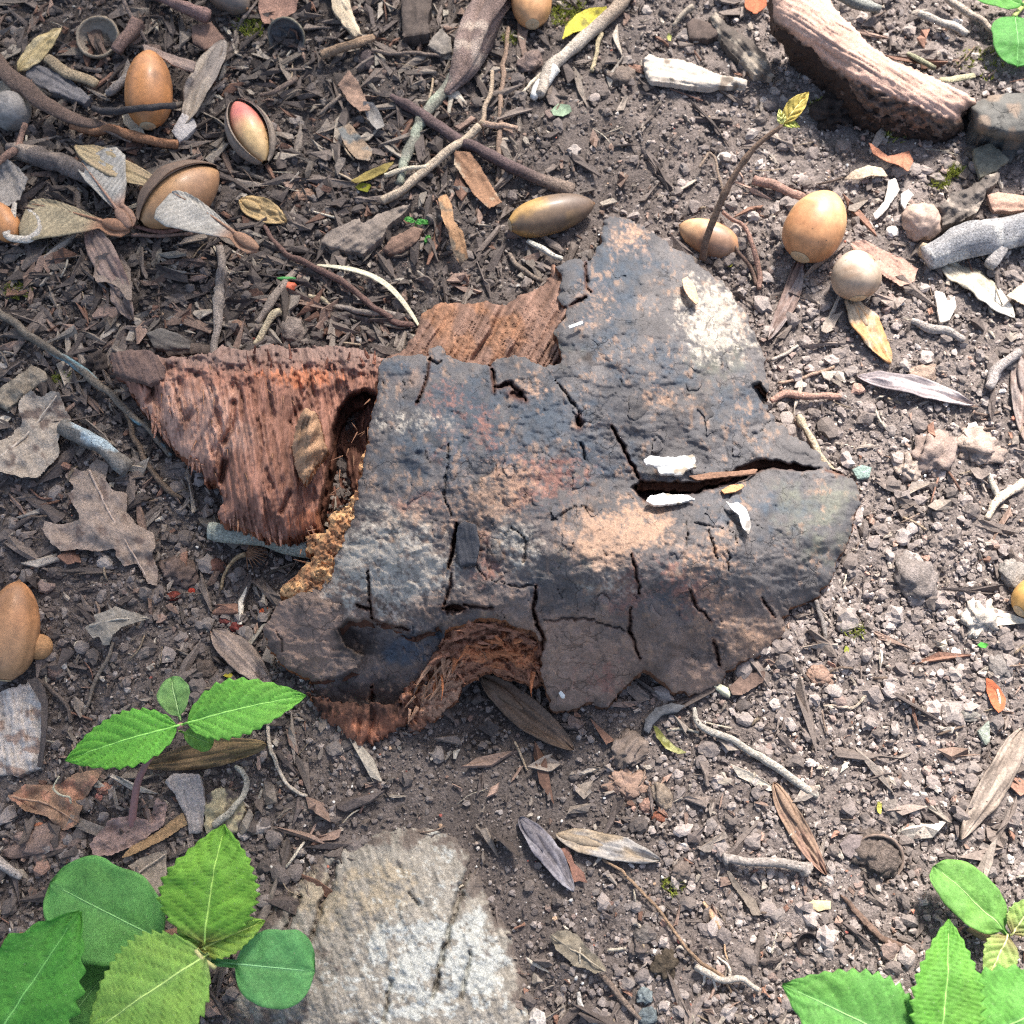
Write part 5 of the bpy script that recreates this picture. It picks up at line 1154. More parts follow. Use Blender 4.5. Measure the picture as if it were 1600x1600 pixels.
# ------------------------------------------------------------------ winged seeds
lance = lambda u, s: np.clip(np.sin(np.pi * np.clip(u, 0, 1) ** .85), 0, 1) ** .62
def key(label, base, tip, w, color, c2=None, off=2.0, tipoff=None, roll=0.0, arch=.03, fold=.12, bend=0.0, seedpart=True, tear=None, group='ash keys on the soil', cat='ash key', name='ash_key', prof=None, fn=None):
    B = G(base[0], base[1], off * .001); T = G(tip[0], tip[1], (off if tipoff is None else tipoff) * .001)
    m = mpp((B + T) / 2); hw = w / 2 * m
    sd = int(base[0] + 3 * tip[1]) % 300
    def vein(U, Vv, y): return .00022 * np.sin(Vv * 16 + 3 * (vn(U * 4, Vv * 2, sd) - .5)) - .0005 * np.exp(-(Vv / .12) ** 2) + .0008 * np.exp(-((U - .22) / .16) ** 2 - (Vv / .4) ** 2) * (1 if seedpart else 0)
    pf0 = prof or lance
    pf = lambda u, s: pf0(u, s) * (1 + .20 * (fbm(u * 5 + s * 9, u * 0 + sd, sd + 11, 3) - .5) + .05 * (vn(u * 40, u * 0 + s * 3 + sd, sd) - .5))
    V, F, u, v = blade_geo(B, T, hw, hw, pf, 56, 17, fold, arch + .03 * math.sin(sd), .0016, .0004, roll + .25 * math.sin(sd * 3.1), sd, vein, bend=bend)
    st = fbm(v * 7 + 5, u * 2.2, sd, 3); n = fbm(u * 4, v * 1.2 + 7, sd + 3, 3)
    C = np.asarray(color)[None] * (.5 + .75 * st + .7 * (n - .5))[:, None]
    if c2 is not None:
        q = sstep(.42, .62, n + .4 * (u - .5))[:, None]; C = C * (1 - q) + np.asarray(c2)[None] * (.6 + .8 * st)[:, None] * q
    o = mk(name, V, F, C, M['key'], None, keep=True)
    tag(o, label, cat, group)
    if seedpart:
        P = catmull(np.array([B + (T - B) * .03, B + (T - B) * .25, B + (T - B) * .45]), 8); P[:, 2] += arch * np.linalg.norm(T - B) * .5
        V, F, u, a, _ = tube_geo(P, hw * .38 * np.sin(np.linspace(.25, 2.9, 8)), 7, 3, .08, .5)
        mk('seed', V, F, np.asarray(color) * .8, M['key'], o)
    return o
key('grey-mauve ash key pointing at the white chip, right', (1338, 588), (1522, 632), 36, lin(150, 138, 138), lin(196, 182, 176))
key('tan ash key under the round pale acorn', (1325, 462), (1392, 568), 48, lin(200, 176, 146), lin(184, 138, 92), bend=.02)
key('large white sunlit ash key at right edge', (1472, 412), (1586, 496), 52, lin(196, 184, 162), lin(206, 198, 184))
key('narrow brown ash key under the bright tan acorn', (1252, 402), (1200, 532), 28, lin(132, 108, 98), lin(150, 136, 130), bend=-.04)
key('brown ash key touching the end of the white twig', (1208, 1222), (1292, 1368), 34, lin(156, 128, 106), lin(138, 108, 92), bend=.02)
key('grey and orange ash key beside the blue-grey one', (868, 1304), (1032, 1344), 42, lin(160, 142, 120), lin(150, 144, 138), off=3)
key('blue-grey ash key on fine dark soil', (811, 1278), (896, 1394), 38, lin(118, 112, 116), lin(134, 130, 134), off=2.5, bend=-.03)
key('wide dark brown ash key coming out from under the bark', (752, 1058), (897, 1172), 50, lin(116, 94, 76), lin(104, 86, 72), off=3)
key('greyish ash key at the right edge near the pale green flake', (1598, 1138), (1500, 1312), 46, lin(144, 128, 114), lin(158, 142, 128), off=3)
key('olive ash key beneath the seedling with two toothed leaves', (416, 1163), (222, 1196), 42, lin(134, 112, 76), lin(120, 98, 70), off=4)
key('split grey ash key behind the toothed seedling leaf', (332, 984), (424, 1074), 46, lin(150, 132, 120), lin(168, 148, 134))
key('tall grey-brown ash key cut by the right edge', (1592, 548), (1602, 690), 34, lin(158, 142, 134), lin(148, 128, 118))
key('straw-yellow winged seed near the top left corner', (28, 112), (97, 42), 32, lin(196, 174, 126), lin(190, 172, 134), off=5)
key('silvery grey ash key leaning right of the orange acorn', (350, 62), (288, 196), 50, lin(146, 134, 124), lin(160, 146, 130), off=7, tipoff=4)
key('tan ash key overlapping the ribbed maple seed', (118, 228), (254, 290), 42, lin(178, 158, 122), lin(166, 144, 112), off=9, bend=.05)
key('pinkish ash key hanging below the maple seeds', (136, 352), (204, 470), 42, lin(148, 120, 110), lin(136, 116, 106), off=4)
key('yellow-tan ash key with a hole left of center top', (374, 312), (448, 346), 40, lin(190, 160, 112), lin(176, 150, 108), off=4)
key('brown ash key end below the pinkish one', (176, 440), (208, 500), 30, lin(128, 110, 100), off=4)
def samara(label, seed_end, wing_tip, w, color, c2, off=6, side=1, fold=0.1, arch=.04, roll=0.0):
    B = G(*seed_end, off * .001); T = G(*wing_tip, (off + 1) * .001); m = mpp((B + T) / 2)
    wl = w * m * (.85 if side > 0 else .18); wr = w * m * (.18 if side > 0 else .85)
    prof = lambda u, s: np.clip(np.interp(u, [0, .05, .16, .26, .45, .75, .9, .97, 1], [.05, .26, .30, .22, .60, 1.0, .95, .66, .1]), 0, 1)
    sd = int(seed_end[0]) % 200
    def vein(U, Vv, y): return .00012 * np.sin((np.abs(Vv) * -14 + U * 95)) * (U > .3)
    V, F, u, v = blade_geo(B, T, wl, wr, prof, 96, 17, fold, arch, .0012, .00035, roll, sd, vein)
    st = .5 + .5 * np.sin(np.abs(v) * -14 + u * 95 + 2 * fbm(u * 6, v * 3, sd, 2)); n = fbm(u * 5, v * 2 + 9, sd, 3)
    C = color[None] * (.45 + .38 * st * (.4 + .9 * n) + .45 * n)[:, None]
    q = sstep(.42, .26, u)[:, None]; C = C * (1 - q) + c2[None] * (.7 + .6 * n)[:, None] * q
    root = mk('maple_seed', V, F, C, M['key'], None, keep=True); tag(root, label, 'maple seed', 'maple seeds upper left')
    P = catmull(np.array([B, B + (T - B) * .13, B + (T - B) * .26]), 9); P[:, 2] += .0015
    V, F, u, a, _ = tube_geo(P, w * m * .15 * np.sin(np.linspace(.35, 2.8, 9)), 9, 4, .2, .6); mk('seed', V, F, c2 * .9, M['key'], root)
    e = 1 if side > 0 else -1
    a_, s_, n_, L_ = frame(B, T, roll)
    P = np.array([B + a_ * L_ * x + s_ * e * (-1) * (-wl if side < 0 else wr) * .9 * (-1 if side < 0 else 1) * -1 * 0 + n_ * (arch * L_ * math.sin(math.pi * x) + .0003) for x in np.linspace(.2, .96, 14)])
    V, F, u, a, _ = tube_geo(P, np.linspace(.0007, .0002, 14), 6, 5, .05); mk('wing_rib', V, F, c2 * 1.1, M['key'], root)
samara('white ribbed maple seed with a dark tear', (205, 358), (126, 252), 72, lin(170, 164, 154), lin(150, 118, 100), 8, -1)
samara('white ribbed maple seed across the split brown acorn', (404, 392), (268, 300), 72, lin(170, 164, 154), lin(154, 118, 94), 20, 1, roll=-.1)
samara('tan maple seed with a drooping wing, upper left', (204, 360), (44, 318), 78, lin(166, 150, 120), lin(154, 114, 88), 7, 1)
# ------------------------------------------------------------------ twigs, stalks and roots
T_ = twig
T_('thick_branch', [(772, -16, 3), (750, 55, 3), (722, 108, 2), (698, 146, 1)], [26, 22, 15, 5], lin(138, 118, 110), 'thick purplish-brown branch stub entering from the top', 'branch', seg=22, rough=.20, longi=.22, var=.7, patch=(lin(176, 158, 144), .55))
T_('lichened_twig', [(712, 118, 1), (690, 150, 1), (662, 190, 1), (648, 228, 1), (622, 286, 0)], [9, 9, 8, 10, 8], lin(128, 126, 114), 'grey-green lichened twig running under the dark purple one', knobs=((.5, .3),), rough=.25, patch=(lin(156, 160, 142), .5))
T_('dark_twig', [(612, 150, 2), (640, 166, 3), (700, 204, 4), (760, 240, 4), (830, 276, 2), (892, 298, 0)], [4, 8, 9, 9, 10, 12], lin(96, 80, 78), 'long dark purple twig slanting down toward the olive-brown acorn', knobs=((.16, .35),), rough=.15, tipcol=(lin(128, 112, 100), .7, .95))
t = T_('straw_twig', [(598, 312, 3), (628, 292, 4), (690, 246, 5), (750, 196, 6)], [7, 7, 6.5, 6], lin(182, 164, 142), 'pale straw twig crossing the dark purple twig', var=.3, knobs=((.42, .25),))
twig('side_shoot', [(602, 274, 4), (625, 267, 4), (668, 262, 5)], [4, 4, 4], lin(196, 184, 162), parent=t, knobs=((.2, .3),))
twig('side_shoot', [(750, 196, 6), (755, 180, 5), (768, 140, 5), (770, 112, 4)], [6, 4, 3.5, 3], lin(172, 152, 130), parent=t)
twig('side_shoot', [(750, 194, 6), (778, 194, 5), (808, 202, 4)], [5, 5, 4], lin(178, 150, 130), parent=t)
T_('thin_stalk', [(796, 44, 2), (786, 110, 2), (781, 190, 3), (778, 284, 1)], [3, 4, 4.5, 4], lin(138, 116, 100), 'thin brown upright stalk crossing the dark purple twig')
t = T_('pale_stick', [(838, 148, 2), (852, 118, 2), (880, 82, 2), (930, 42, 3), (990, -12, 3)], [8, 11, 10, 11, 12], lin(176, 164, 150), 'pale forked stick with a white end, top center', tipcol=(lin(160, 142, 124), .6, .9), rough=.15)
twig('side_shoot', [(858, 104, 2), (840, 122, 2), (814, 145, 1)], [3, 3, 2.5], lin(196, 184, 164), parent=t)
twig('bleached_end', [(836, 150, 2), (846, 130, 2.2), (862, 106, 2.4)], [6, 9.6, 10.8], lin(222, 218, 210), parent=t, rough=.2)
T_('straw', [(939, 52, 3), (932, 80, 2), (926, 112, 1)], [4, 3.5, 3.5], lin(186, 170, 138), 'short straw hanging below the pale forked stick')
T_('thin_stalk', [(1082, 8, 4), (1062, 26, 3), (1052, 40, 2)], [5, 4, 3], lin(150, 138, 124), 'short grey stalk at the top between soil and flake')
# sapling
sp = empty('oak_sapling', G(1100, 402, 0), 'thin bare sapling with a red-green bud leaf beside the bark tip', 'sapling')
SAP = np.array([W(1098, 405, .0), W(1104, 372, .008), W(1128, 312, .022), W(1150, 270, .031), W(1182, 228, .040), W(1222, 196, .047)])
V, F, u, a, _ = tube_geo(catmull(SAP, 40), np.linspace(.0017, .0009, 40), 9, 4, .12, knobs=((.45, .3), (.7, .35)))
mk('stem', V, F, lin(122, 100, 84)[None] * (.8 + .4 * fbm(u * 30, a, 3, 2))[:, None], M['twig'], sp)
t = T_('bowing_twig', [(1128, 330, 8), (1166, 360, 5), (1184, 410, 3), (1188, 452, 1)], [3, 3.5, 4, 4], lin(150, 118, 104), 'pinkish brown stem bowing down right of the sapling')
T_('bowing_twig', [(1126, 345, 5), (1148, 385, 3), (1172, 420, 2), (1182, 446, 1)], [2.5, 3, 3, 3], lin(118, 96, 84), 'dark fine stem between sapling and the bowing pink stem')
T_('bowing_twig', [(1092, 262, 3), (1112, 240, 4), (1130, 300, 1)], [2, 2.4, 2], lin(142, 124, 108), 'fine bent stem behind the sapling')
T_('pink_twig', [(1178, 278, 2), (1220, 296, 2), (1258, 312, 1)], [7, 7, 8], lin(160, 128, 114), 'pinkish twig pointing at the bright tan acorn')
# forked grey stick right
t = T_('grey_stick', [(1452, 398, 3), (1490, 378, 4), (1530, 360, 5), (1570, 352, 5), (1650, 336, 5)], [17, 24, 26, 23, 25], lin(150, 148, 148), 'thick forked blue-grey stick at the right edge', 'stick', seg=16, rough=.22, longi=.1, var=.4, patch=(lin(190, 186, 180), .55))
twig('fork', [(1570, 366, 4), (1556, 390, 3), (1540, 416, 2)], [15, 13, 9], lin(158, 152, 148), parent=t, seg=12, rough=.25)
twig('broken_end', [(1449, 399, 3), (1456, 396, 3)], [13, 16.5], lin(196, 176, 150), parent=t, seg=12, rough=.2)
T_('pale_stick', [(1422, 502, 1), (1460, 512, 2), (1508, 530, 2)], [5, 7, 6], lin(170, 160, 152), 'short grey stick below the white forked chip')
T_('grey_stick', [(1540, 604, 2), (1560, 580, 3), (1592, 550, 3)], [7, 9, 7], lin(164, 154, 148), 'grey stick left of the tall edge ash key', 'stick')
T_('white_stick', [(1247, 648, 3), (1262, 672, 4), (1278, 708, 3), (1304, 738, 2)], [6, 6, 6, 4], lin(184, 168, 142), 'cream split stick running along the right bark edge', var=.4, rough=.2)
T_('pink_twig', [(1206, 626, 2), (1230, 618, 3), (1270, 620, 3), (1312, 620, 2)], [4, 6, 5.5, 5], lin(172, 136, 120), 'pinkish twig lying right of the bark notch')
T_('thin_stalk', [(1216, 600, 1), (1262, 588, 1), (1304, 574, 1)], [2.5, 3, 2.5], lin(166, 140, 122), 'fine straight stalk above the pinkish twig')
T_('thin_stalk', [(1206, 562, 1), (1228, 552, 1), (1248, 540, 1)], [3, 3, 2.5], lin(180, 168, 156), 'fine grey stalk at the right rim of the bark')
T_('pale_stick', [(1540, 812, 1), (1562, 782, 2), (1600, 756, 2)], [5, 7, 7], lin(206, 188, 166), 'cream stick at the right edge above the pale clod', rough=.2)
T_('pale_stick', [(1544, 742, 2), (1552, 764, 2), (1558, 782, 2)], [4, 5, 4], lin(196, 184, 166), 'short white stick leaning on the cream stick at right')
T_('white_twig', [(1084, 1106, 2), (1090, 1128, 3), (1110, 1146, 3), (1152, 1160, 2), (1200, 1192, 2), (1242, 1220, 2), (1278, 1242, 1)], [3.5, 5, 5.5, 6, 6.5, 7, 6], lin(176, 168, 156), 'long bent white twig on dark soil below the bark', var=.35, rough=.12)
t = T_('knobbed_twig', [(1134, 1348, 3), (1150, 1345, 3), (1200, 1346, 3), (1250, 1350, 3), (1262, 1354, 2)], [9, 8, 7, 8, 11], lin(158, 148, 140), 'knobbed whitish twig ending at the brown ash key', rough=.18, knobs=((.05, .3), (.95, .3)))
T_('rootlet', [(938, 1340, 1), (972, 1362, 1.5), (1000, 1392, 2), (1030, 1424, 2), (1062, 1468, 2), (1100, 1508, 3), (1132, 1528, 3), (1142, 1552, 1)], [2.6, 2.4, 2.6, 2.8, 2.6, 3, 2.6, 2], lin(150, 124, 100), 'long thin brown rootlet curving across the lower soil', 'root')
t = T_('white_root', [(1084, 1508, 3), (1106, 1522, 3), (1130, 1528, 3), (1160, 1532, 3), (1186, 1546, 2)], [5, 6, 5, 5, 3.5], lin(184, 172, 158), 'short branched white root at the end of the brown rootlet', 'root')
for p in ([(1112, 1526, 2), (1120, 1548, 1)], [(1102, 1522, 2), (1098, 1540, 1)], [(1140, 1530, 2), (1138, 1510, 2), (1120, 1494, 1)]): twig('rootlet', p, [2.6, 1.8], lin(206, 192, 176), parent=t)
T_('thin_root', [(1100, 1410, 1), (1114, 1436, 2), (1128, 1462, 1), (1136, 1500, 1)], [2.4, 4, 2.2, 1.6], lin(190, 156, 124), 'thin orange-tan root with a swelling, lower center', 'root')
T_('brown_twig', [(944, 1528, 1), (968, 1558, 2), (1000, 1594, 1)], [4.5, 5, 4], lin(124, 108, 96), 'straight brown twig at the bottom below the ragged leaf')
T_('pale_stalk', [(902, 1552, 1), (912, 1576, 2), (934, 1604, 1)], [3, 4.5, 4], lin(178, 172, 164), 'bent pale stalk at the bottom edge')
T_('thin_stalk', [(1274, 938, 3), (1284, 966, 2), (1290, 998, 1)], [3.5, 4, 3], lin(132, 124, 118), 'short dark stalk sticking from the lower right bark edge')
T_('thin_stalk', [(1226, 1010, 1), (1244, 1040, 1), (1262, 1064, 0)], [3.5, 3.5, 3], lin(100, 90, 84), 'dark thin stalk right of the lower bark edge')
T_('thin_root', [(1288, 1104, 1), (1318, 1102, 1), (1332, 1106, 1), (1358, 1084, 1)], [2, 2.2, 2.2, 2], lin(176, 160, 142), 'hair-thin bent root on the right soil', 'root')
# left side
t = T_('long_twig', [(-14, 474, 5), (20, 502, 5), (60, 532, 5), (140, 592, 5), (205, 645, 5), (240, 680, 4), (268, 712, 2)], [5, 6.5, 7, 6, 5.5, 5, 4], lin(118, 108, 96), 'long thin twig with blue stains slanting at the left', knobs=((.5, .2),), patch=(lin(120, 152, 160), .68))
twig('side_shoot', [(196, 640, 5), (208, 680, 3), (232, 730, 2), (262, 764, 2), (284, 780, 1)], [4.5, 4.5, 5, 5, 3], lin(112, 96, 82), parent=t)
T_('ringed_twig', [(345, 386, 3), (344, 430, 3), (342, 480, 3), (337, 556, 2)], [6, 7, 8, 6.5], lin(146, 134, 124), 'upright grey twig with rings above the rotten wood', knobs=((.3, .25), (.48, .4), (.6, .3)), rough=.16)
T_('dark_twig', [(404, 344, 1), (430, 380, 2), (452, 398, 4), (504, 424, 4), (556, 456, 4), (590, 486, 3), (622, 504, 2), (650, 510, 1)], [3, 4, 5, 5.5, 5, 5, 5, 4.5], lin(112, 88, 80), 'long curved red-brown twig under the straw blade')
T_('grey_twig', [(520, 478, 1), (550, 484, 2), (590, 488, 2), (632, 494, 1)], [4, 4.5, 5, 4], lin(148, 136, 126), 'short grey twig crossing under the curved red-brown twig')
T_('grey_twig', [(484, 462, 2), (505, 470, 2), (524, 482, 1)], [3.5, 4, 3], lin(178, 164, 138), 'straw-coloured short twig left of the grey one')
T_('grey_twig', [(470, 418, 2), (448, 436, 2), (424, 466, 2), (402, 504, 1)], [4, 6.5, 7, 5], lin(146, 132, 120), 'grey split twig beside the red and green bud')
T_('pale_stick', [(438, 488, 3), (426, 494, 3), (410, 520, 2), (398, 538, 1)], [6, 6, 6.5, 4], lin(192, 176, 146), 'pale peeled stick below the grey split twig')
T_('curved_strip', [(-14, 88, 8), (30, 126, 9), (75, 166, 9), (120, 190, 7), (165, 200, 5), (205, 220, 3)], [13, 14, 13, 11, 9, 3], lin(108, 90, 80), 'long curved brown pod-like strip in the upper left corner', 'pod', seg=12, flat=.45, var=.35, tipcol=(lin(150, 132, 118), .75, 1))
T_('brown_stick', [(18, 240, 4), (60, 243, 5), (100, 250, 5), (135, 266, 4), (200, 300, 3)], [14, 16, 16, 15, 13], lin(112, 102, 96), 'short stout dark stick under the ribbed maple seed', 'stick', seg=14, rough=.22, patch=(lin(158, 142, 128), .6))
T_('thin_dark_twig', [(144, 170, 10), (180, 172, 15), (230, 170, 21), (274, 165, 15)], [5, 6, 5.5, 5], lin(68, 64, 64), 'thin black twig lying across the orange acorn', lift=.0)
T_('orange_stick', [(108, 194, 6), (160, 202, 6), (210, 212, 5), (276, 226, 3)], [6, 8, 8, 7], lin(162, 118, 88), 'orange-brown splintered stick below the orange acorn', rough=.25, var=.45)
T_('reddish_twig', [(-12, 262, 9), (18, 240, 9), (32, 222, 9), (40, 192, 10)], [5, 6, 5, 4], lin(140, 112, 98), 'reddish twig hooking over the stout dark stick')
T_('pale_loop', [(24, 318, 7), (20, 345, 7), (8, 366, 7), (20, 374, 7), (45, 372, 8), (62, 358, 8), (60, 340, 7), (44, 326, 6)], [4, 6, 6, 7, 7, 6, 4, 3], lin(196, 186, 172), 'white curled strip forming a loop at the left edge', 'strip', flat=.5)
T_('grey_root', [(212, 112, 6), (196, 122, 6), (176, 140, 5), (164, 146, 4)], [6, 8, 8, 6], lin(146, 136, 128), 'short grey stub left of the orange acorn', 'stick')
T_('brown_twig', [(186, 84, 5), (200, 62, 6), (220, 36, 6)], [8, 10, 10], lin(128, 104, 94), 'short brown stub right of the empty round cup', 'stick', seg=11, rough=.25)
T_('brown_stick', [(238, -8, 6), (272, 4, 7), (300, 18, 7), (330, 30, 6)], [8, 9, 10, 11], lin(140, 112, 104), 'reddish brown stick ending in a fork at the top edge', 'stick', seg=11, rough=.22)
T_('thin_stalk', [(190, -8, 7), (202, 20, 7), (216, 44, 6), (230, 66, 4)], [2.6, 3, 3, 2.5], lin(120, 106, 98), 'thin dark stalk crossing beside the empty round cup')
T_('thin_stalk', [(70, 88, 4), (110, 112, 4), (146, 132, 3)], [8, 9, 8], lin(160, 142, 116), 'flat tan stick under the straw-yellow winged seed', flat=.5)
T_('thin_stalk', [(40, 324, 7), (90, 334, 8), (140, 346, 5)], [2, 2, 2], lin(110, 92, 80), 'hair-thin brown stalk over the drooping maple wing')
T_('needle_bundle', [(206, 352, 5), (250, 362, 5), (290, 358, 5)], [3, 3.5, 2.5], lin(132, 98, 86), 'reddish needle under the split brown acorn', 'needle')
T_('needle_bundle', [(206, 366, 4), (250, 368, 4), (300, 366, 3)], [3, 3, 2.5], lin(142, 116, 102), 'second reddish needle just below the first one', 'needle')
t = T_('blue_grey_stick', [(98, 664, 4), (130, 684, 5), (165, 704, 5), (206, 728, 4)], [12, 15, 14, 15], lin(128, 122, 114), 'stubby bluish white stick above the lobed oak leaf', 'stick', seg=16, rough=.2, patch=(lin(174, 188, 192), .53))
T_('pale_stick', [(322, 832, 4), (350, 836, 5), (420, 846, 5), (500, 856, 4)], [13, 15, 14, 14], lin(166, 168, 154), 'greenish white stick lying under the rotten wood', 'stick', seg=14, rough=.14)
t = T_('hairy_root', [(344, 922, 1), (350, 896, 2), (366, 876, 3), (382, 866, 4)], [2.6, 2.6, 3, 4], lin(176, 150, 116), 'thin pale root with a hairy tuft under the rotten wood', 'root')
for i in range(12):
    an = math.radians(-70 + i * 14); twig('root_hair', [(384, 866, 4), (384 + 14 * math.cos(an), 864 + 10 * math.sin(an), 5), (384 + 34 * math.cos(an), 866 + 24 * math.sin(an), 3)], [1.4, 1, .7], lin(150, 112, 84), parent=t, seg=4, n=6, keepout=False)
T_('leaf_stalk', [(174, 1004, 4), (168, 1030, 3), (152, 1060, 2), (130, 1118, 1)], [2.6, 3, 3, 2.5], lin(130, 118, 106), 'thin grey stalk below the small curled lobed leaf', 'stalk')
T_('white_root', [(334, 1288, 6), (352, 1270, 7), (376, 1250, 6), (386, 1228, 4), (376, 1206, 3), (368, 1196, 1)], [5.5, 6.5, 5, 5, 4.5, 3.5], lin(180, 172, 156), 'bent white root above the toothed leaf at lower left', 'root')
T_('thin_root', [(420, 1128, 2), (422, 1160, 2), (430, 1192, 2), (448, 1226, 2), (480, 1244, 1)], [3, 3, 3.2, 3, 2.5], lin(190, 176, 158), 'fine pale root right of the two-leaved seedling', 'root')
T_('thin_root', [(92, 1212, 7), (84, 1232, 7), (96, 1242, 7), (108, 1246, 7), (112, 1256, 6)], [1.6, 1.8, 1.8, 1.8, 1.8], lin(196, 188, 162), 'squiggly cream root on the folded brown leaf', 'root')
T_('pale_stick', [(-10, 1338, 2), (12, 1356, 3), (34, 1372, 2)], [6, 7, 6], lin(178, 166, 156), 'pale stick poking in at the left edge by the green plant')
T_('thin_stalk', [(60, 1060, 2), (100, 1096, 2), (112, 1130, 1)], [3, 4, 3], lin(110, 98, 90), 'thin dark stalk below the small smooth ball')
T_('thin_stalk', [(405, 150, 4), (432, 140, 5), (462, 122, 4)], [3.5, 4, 4], lin(118, 102, 92), 'dark stalk behind the pink-kernel split acorn')
T_('thin_stalk', [(500, 178, 2), (515, 164, 3), (532, 148, 3)], [3, 3, 3], lin(148, 132, 118), 'small grey stalk left of the pointed brown scrap')
T_('brown_stick', [(506, 82, 4), (540, 72, 5), (586, 58, 4)], [8, 8, 7], lin(146, 122, 100), 'crumbly brown stick below the cream split strip', 'stick', rough=.3)
T_('thin_stalk', [(580, 78, 4), (612, 84, 4), (660, 84, 4), (690, 88, 3)], [3, 3, 3, 2.5], lin(120, 106, 96), 'thin dark stalk running to the thick branch')
T_('white_straw', [(826, 378, 3), (846, 390, 4), (878, 404, 3)], [4, 5, 4.5], lin(206, 200, 186), 'short white straw behind the bark left of its tip')
T_('thin_stalk', [(794, 400, 1), (812, 416, 2), (846, 440, 2)], [4, 4, 3], lin(128, 114, 102), 'brown stalk lying behind the upper rotten wood')
T_('white_twig', [(1438, 20, 4), (1470, 32, 5), (1508, 54, 4)], [6, 6, 6], lin(186, 176, 164), 'bleached twig in the shade behind the curved bark slab')
T_('white_twig', [(1470, -10, 6), (1504, 14, 6), (1530, 32, 5), (1560, 52, 4)], [5, 6, 5, 4], lin(180, 164, 148), 'pale twig near the round green leaf, top right')
T_('thin_stalk', [(1420, 84, 3), (1440, 94, 4), (1462, 106, 3)], [4, 4.5, 4], lin(150, 146, 120), 'greenish stalk behind the curved bark slab')
T_('flat_stalk', [(1470, 128, 12), (1500, 122, 12), (1520, 118, 11)], [5, 6, 5], lin(178, 170, 138), 'flat cream stalk on top of the curved bark end', 'stalk', flat=.4)
T_('grey_stick', [(1300, -10, 10), (1340, 2, 8), (1372, 14, 6)], [9, 9, 7], lin(150, 150, 142), 'grey-green stick behind the curved bark at top edge', 'stick')
# straw blade
B = G(495, 414, .004); Tt = G(657, 513, .003); hw = 4.5 * mpp(B)
V, F, u, v = blade_geo(B, Tt, hw, hw, lambda u, s: np.clip(np.sin(np.pi * (u * .96 + .03)) ** .35, .1, 1), 40, 5, .2, .03, .0004, .0003, 0.0, 5, bend=-.15)
tag(mk('grass_straw', V, F, lin(206, 198, 170)[None] * (.75 + .5 * fbm(u * 5, v * 3, 4, 2))[:, None], M['key'], keep=True), 'pale curved straw blade above the bark', 'straw')
# red and green bud scale
bd = empty('bud_scale', G(452, 452, 0), 'tiny red and green bud scale above the rotten wood', 'bud')
lump('red_scale', 452, 453, 26, 18, lin(190, 96, 66), parent=bd, zsq=.8, amp=.2, seed=8, sub=2, material=M['husk'], off=.002)
lump('green_scale', 450, 444, 30, 7, lin(70, 140, 70), parent=bd, zsq=.9, amp=.15, seed=9, sub=2, material=M['husk'], off=.004)

